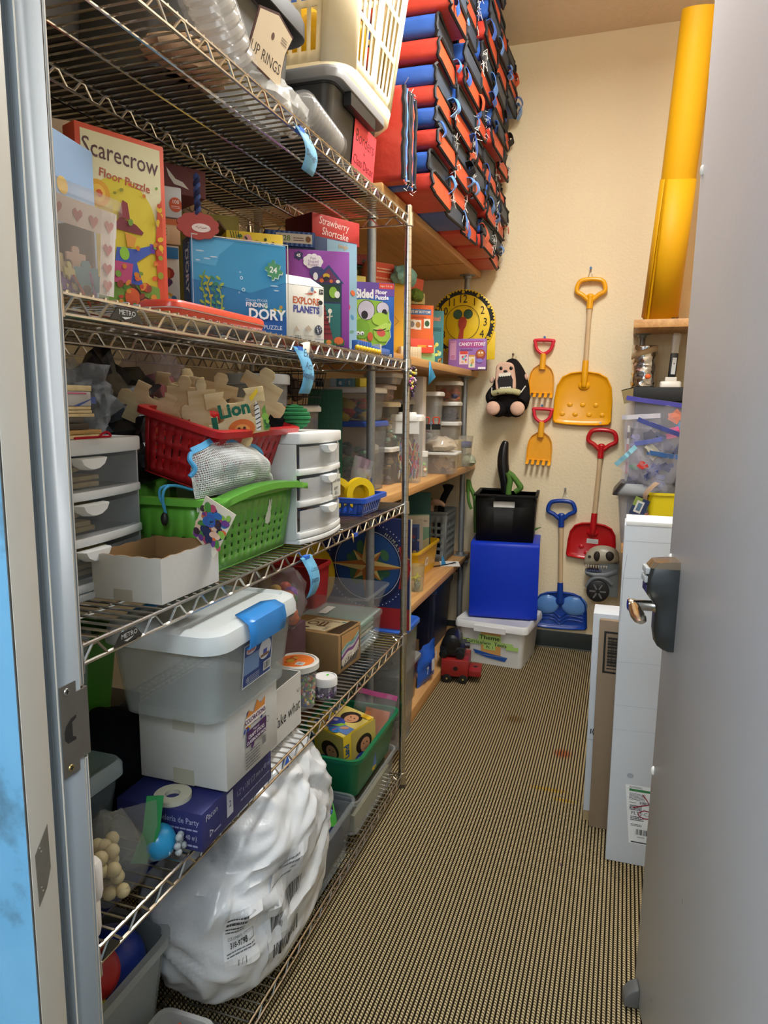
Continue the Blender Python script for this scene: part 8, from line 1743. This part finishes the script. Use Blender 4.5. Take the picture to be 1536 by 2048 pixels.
# ================================================================ fourth plywood shelf
z0=W4+.001; a=ony(850,1158,3.42); ay=zat(850,1108,a); t=thing('yellow_bin','yellow plastic bin of papers on the fourth plywood shelf','bin',(-1.045,3.64,z0)); mb=MB(); mb.tub(.16,.44,ay-z0,plast('e4b414',.35),.86,.03,lip=.010); mb.build('bin_body',t); mb=MB(); Print(mb,(.0765,-.02,.07),(0,1,0),(.011,0,.15)).poly([(-.05,-.02),(.03,-.025),(.02,.02),(-.03,.024)],'e2d8c0').ell(.0,.0,.01,.012,'c88a4a'); lab(mb.build('torn_label',t,smooth=False),'torn paper label')
for i,(px,pt,y,w_,c_,rz,lb,ar)in enumerate(((836,1055,3.48,.10,'26346a',.2,'dark blue picture card at the near end of the yellow bin',0),(862,1042,3.58,.13,'b8b4ac',.35,'grey printed sheet with blue squares leaning in the yellow bin',1),(874,1030,3.74,.20,'7fae9c',.5,'pale green book with white banner standing in the yellow bin',2),(868,985,3.80,.26,'1f5a5c',.35,'large teal folder behind the books in the yellow bin',3))):
 p=ony(px,1100,y); h_=zat(px,pt,(p.x,y))-z0-.015; bx=Carton('picture_book' if i else 'picture_card',lb,'book',(-1.035-.01*i,y,z0+.012),min(w_,.125),.008+.006*(i>1),h_,rz,c_,bevel=.001); f=bx.face(); q,k=min(w_,.125)/2,h_/2
 if ar==1:f.rect(-q+.01,k-.10,q-.02,k-.02,'4a6ab0').rect(-q*.2,k-.16,q-.02,k-.11,'3a5ab0').lines(-q+.01,-k+.02,q-.01,k-.17,9,'6a6a70')
 if ar==2:f.rect(-q,k-.07,q,k-.005,'dedad0').text('The Secret Garden',0,k-.035,.022,'3a3a3a',sx=.6).poly([(-q,-k),(q,-k),(q,-k+.16),(0,-k+.13),(-q,-k+.17)],'cfc8a0')
 if ar==0:f.blobs(-q,-k,q,k,10,['c8a46a','3a6ab0','8a3a4a'],.006,.016)
 bx.done()
p=ony(836,1172,3.28); t=thing('clear_cup','clear cup of glass gems and a yellow jack at the shelf edge','cup',(-.925,3.27,z0)); hh=zat(836,1130,(-.925,3.27))-z0
mb=MB(); mb.lathe([(.034,0),(.040,hh),(.0385,hh),(.032,.003)],clear('d8dcc8',.16,.06),26); mb.build('cup_body',t); mb=MB(); rd=random.Random(4)
for i in range(26):a_=rd.uniform(0,6.28); q=rd.uniform(0,.022); mb.sphere((q*math.cos(a_),q*math.sin(a_),rd.uniform(.01,.05)),.009,plast(rd.choice(['7a8a7a','9aa08a','5a6a6a','c8c83a']),.2),8,6)
o=mb.build('glass_gems',t); o['kind']='stuff'; mb=MB()
for d in((1,0,.3),(0,1,.2),(.3,.2,1)):d=Vector(d).normalized()*.022; c_=Vector((0,-.008,.068)); mb.tube([c_-d,c_+d],.005,ink('dfd81c'),7)
lab(mb.build('jack',t),'yellow jack')
# grey milk crate
GC=plast('6c7274',.5); a=onz(890,1128,W4); hc=zat(888,1025,(-.945,3.92))-z0
basket('milk_crate','grey plastic milk crate of puppets at the far end of the plywood shelf','crate',(-1.09,4.055,z0),.30,.24,hc,GC,.96,.01,((7,5,.6,.6),(7,5,.6,.6)),lip=.004)
mb=MB(); mb.tube(smooth_pts([(0,0,0),(.02,.01,hc),(.05,.02,hc+.09),(.055,.02,hc+.13)],5),[.02]*11+[.026,.03,.034,.034,.02],cloth('14161e'),12); o=mb.build('sock_puppet',None,loc=(-1.03,4.08,z0+.01)); tag(o,'dark navy sock puppet sticking out of the grey crate','puppet')
mb=MB(); mb.tube(smooth_pts([(0,0,0),(.0,.0,hc),(.05,-.01,hc+.035),(.09,-.02,hc+.02)],5),[.02]*10+[.018,.016,.014,.012,.01,.008],cloth('c8a490'),10); o=mb.build('doll_arm',None,loc=(-1.05,3.99,z0+.01)); o.name='soft_toy'; tag(o,'pale stuffed limb drooping over the grey crate rim','toy')
mb=MB(); mb.tube(smooth_pts([(0,0,0),(.02,0,hc),(.05,0,hc+.05),(.03,.02,hc+.03)],5),.012,GRN,8); o=mb.build('soft_toy',None,loc=(-1.10,3.985,z0+.01)); tag(o,'green stuffed stem at the near corner of the grey crate','toy')
mb=MB(); mb.box(-.05,-.07,0,.06,.06,.002,card('dcdad4')); o=mb.build('paper_sheet',None,loc=(-.915,3.90,z0+.001)); o.rotation_euler.z=.3; tag(o,'white paper slip lying on the shelf edge before the crate','paper')
mb=MB(); mb.loft([[(0,0,0),(.02,0,0),(.02,.03,0),(0,.03,0)],[(.002,0,.05),(.006,0,.05),(.006,.01,.05),(.002,.01,.05)]],card('2f8ac8')); o=mb.build('paper_cone',None,loc=(-.945,3.85,z0+.001)); tag(o,'small blue paper wedge beside the white slip','paper')
mb=MB(); mb.ribbon(smooth_pts([(-.05,-.08,.004),(0,-.02,.004),(.03,.03,.005),(.046,.05,.004),(.0505,.055,-.05)],5),(.004,-.005,0),.0015,cloth('15151a')); o=mb.build('strap',None,loc=(-.925,3.87,z0+.001)); o.name='black_strap'; tag(o,'thin black strap draped over the fourth plywood shelf edge','strap')
# ================================================================ lowest plywood shelf and floor behind the rack
z0=W5+.001; b0=ony(818,1262,2.585); zz=zat(812,1262,b0)
t=lidded('blue_lid_bin','clear bin with bright blue lid under the compass board',(b0.x-.20,2.685,z0),.36,.22,zz-z0-.001,'1f5ac0','b8b8b4',.25,0,['5a5448','3a3834','77705f'],20,9)
t=lidded('grey_lid_bin','dark crate like bin with grey lid on the lowest plywood shelf',(-1.0,3.02,z0),.24,.34,.21,'8f8f8c','28282a',.8,0,None)
t=lidded('grey_lid_bin','clear bin with smoky lid stacked on the dark crate bin',(-1.01,3.04,z0+.2105),.22,.32,.16,'6f6e6c','a8a8a8',.3,0,['4a463e','6a5a3a'],12,4)
mb=MB(); n_=24
[mb.box(-.004+.003*(i%2),-.06+.005*i,0,.002+.003*(i%2),-.055+.005*i,.105,plast('128a58'))for i in range(n_)]
o=mb.build('corrugated_sheet',None,loc=(-.897,3.02,z0+.372)); tag(o,'green corrugated sheet standing under the fourth plywood shelf','sheet'); o['kind']='thing'
t=thing('snack_bag','bright blue printed bag with white marks on the lowest plywood shelf','bag',(-.905,3.36,z0),PI/2-.1); BBG=mat('1d58c0',.3,var=.1)
mb=MB(); mb.sheet(16,16,lambda u,v:((u-.5)*.24,-.03*math.sin(PI*u)*math.sin(PI*min(1,v*.9+.1))-.012+.01*pnoise(Vector((u*4,v*4,1))),v*.19),BBG); mb.sheet(16,16,lambda u,v:((u-.5)*.24,.03*math.sin(PI*u)*math.sin(PI*min(1,v*.9+.1))-.012+.01*pnoise(Vector((u*4,v*4,1))),v*.19),BBG); mb.build('bag_skin',t); mb=MB(); f=Print(mb,(0,-.049,.09),(1,0,0),(0,0,1)); f.rect(-.02,-.03,.02,.03,'d8dce8').rect(.035,.01,.05,.06,'d8dce8').text('7',-.075,-.01,.05,'d8dce8',bold=.03); mb.build('print',t,smooth=False)
mb=MB(); mb.box(-.05,-.12,0,.02,.12,.17,card('8a744e')); o=mb.build('brown_carton',None,loc=(-.985,3.36,z0),bevel=.002); tag(o,'brown carton behind the bright blue printed bag','carton')
t=thing('navy_bin','navy blue tub with clear lid at the far end of the lowest shelf','tub',(-1.13,3.98,z0)); mb=MB(); mb.tub(.34,.42,.34,plast('16264e'),.9,.03); mb.build('tub_body',t); mb=MB(); mb.lid(.36,.44,.03,plast('24406e'),.03,.335); mb.build('lid',t)
t=soft_bag('blue_backpack','navy and grey backpack lying on the navy tub',(-1.09,3.96,z0+.367),(.11,.15,.045),cloth('1c2438','3a4a6a'),22); mb=MB(); mb.ribbon(smooth_pts([(.08,-.1,.08),(.13,-.06,.04),(.135,.0,.0),(.12,.06,.03)],5),(0,.012,.004),.003,cloth('5a6a8a')); lab(mb.build('shoulder_strap',t),'grey blue shoulder strap')
# red toy wagon block carrying a black engine
a=onz(893,1330,.0); t=thing('wagon_block','red wooden toy wagon on black wheels on the floor by the shelf','toy wagon',(-.79,3.62,.001),.12); RW=mat('8e1f1c',.4,var=.08); s=.0
mb=MB(); mb.box(-.075,-.09,.035,.065,.10,.125,RW); mb.build('wagon_body',t,bevel=.004); mb=MB(); mb.box(.066,-.07,.035,.13,.05,.07,RW); h_=mb.build('coupling_block',t,bevel=.003); mb=MB(); mb.lathe([(.012,.0701),(.012,.0706)],'1a0c0a',14,(.098,-.01,0)); mb.build('coupling_hole',h_)
mb=MB(); mb.M=Matrix.Translation((.0,-.0905,.08))@Matrix.Rotation(PI/2,4,'X'); mb.lathe([(.012,0),(.012,.0006)],'1a0c0a',14); mb.build('peg_hole',t)
for x in(-.045,.04):
 for y in(-.085,.085):mb=MB(); mb.M=Matrix.Translation((x,y,.024))@Matrix.Rotation(PI/2,4,'X'); mb.lathe([(.006,-.008),(.024,-.008),(.024,.008),(.006,.010)],plast('18181a'),18); w_=mb.build('wheel',t); mb=MB(); mb.M=Matrix.Translation((x,y-.0105 if y<0 else y+.0,.024))@Matrix.Rotation(PI/2,4,'X'); mb.lathe([(.005,0),(.004,.002)],'a89a4a',10); mb.build('axle_cap',w_)
t=thing('black_engine','black toy engine set on top of the red toy wagon','toy engine',(-.80,3.63,.1265),.12); K_=mat('121315',.3,var=.1)
mb=MB(); mb.box(-.08,-.07,.012,.05,.08,.06,K_); mb.M=Matrix.Translation((-.02,.0,.075))@Matrix.Rotation(PI/2,4,'X'); mb.lathe([(.02,-.08),(.048,-.075),(.048,.065),(.03,.072)],K_,24); mb.build('engine_body',t,bevel=.003)
for x in(-.06,.03):
 for y in(-.078,.082):mb=MB(); mb.M=Matrix.Translation((x,y,.022))@Matrix.Rotation(PI/2,4,'X'); mb.lathe([(.006,-.006),(.022,-.006),(.022,.006),(.008,.009)],K_,18); mb.build('wheel',t)
mb=MB(); mb.tube([(.05,-.02,.06),(.075,-.02,.06)],.018,mat('3a3c40',.3,metal=.5),14); mb.build('boiler_cap',t)
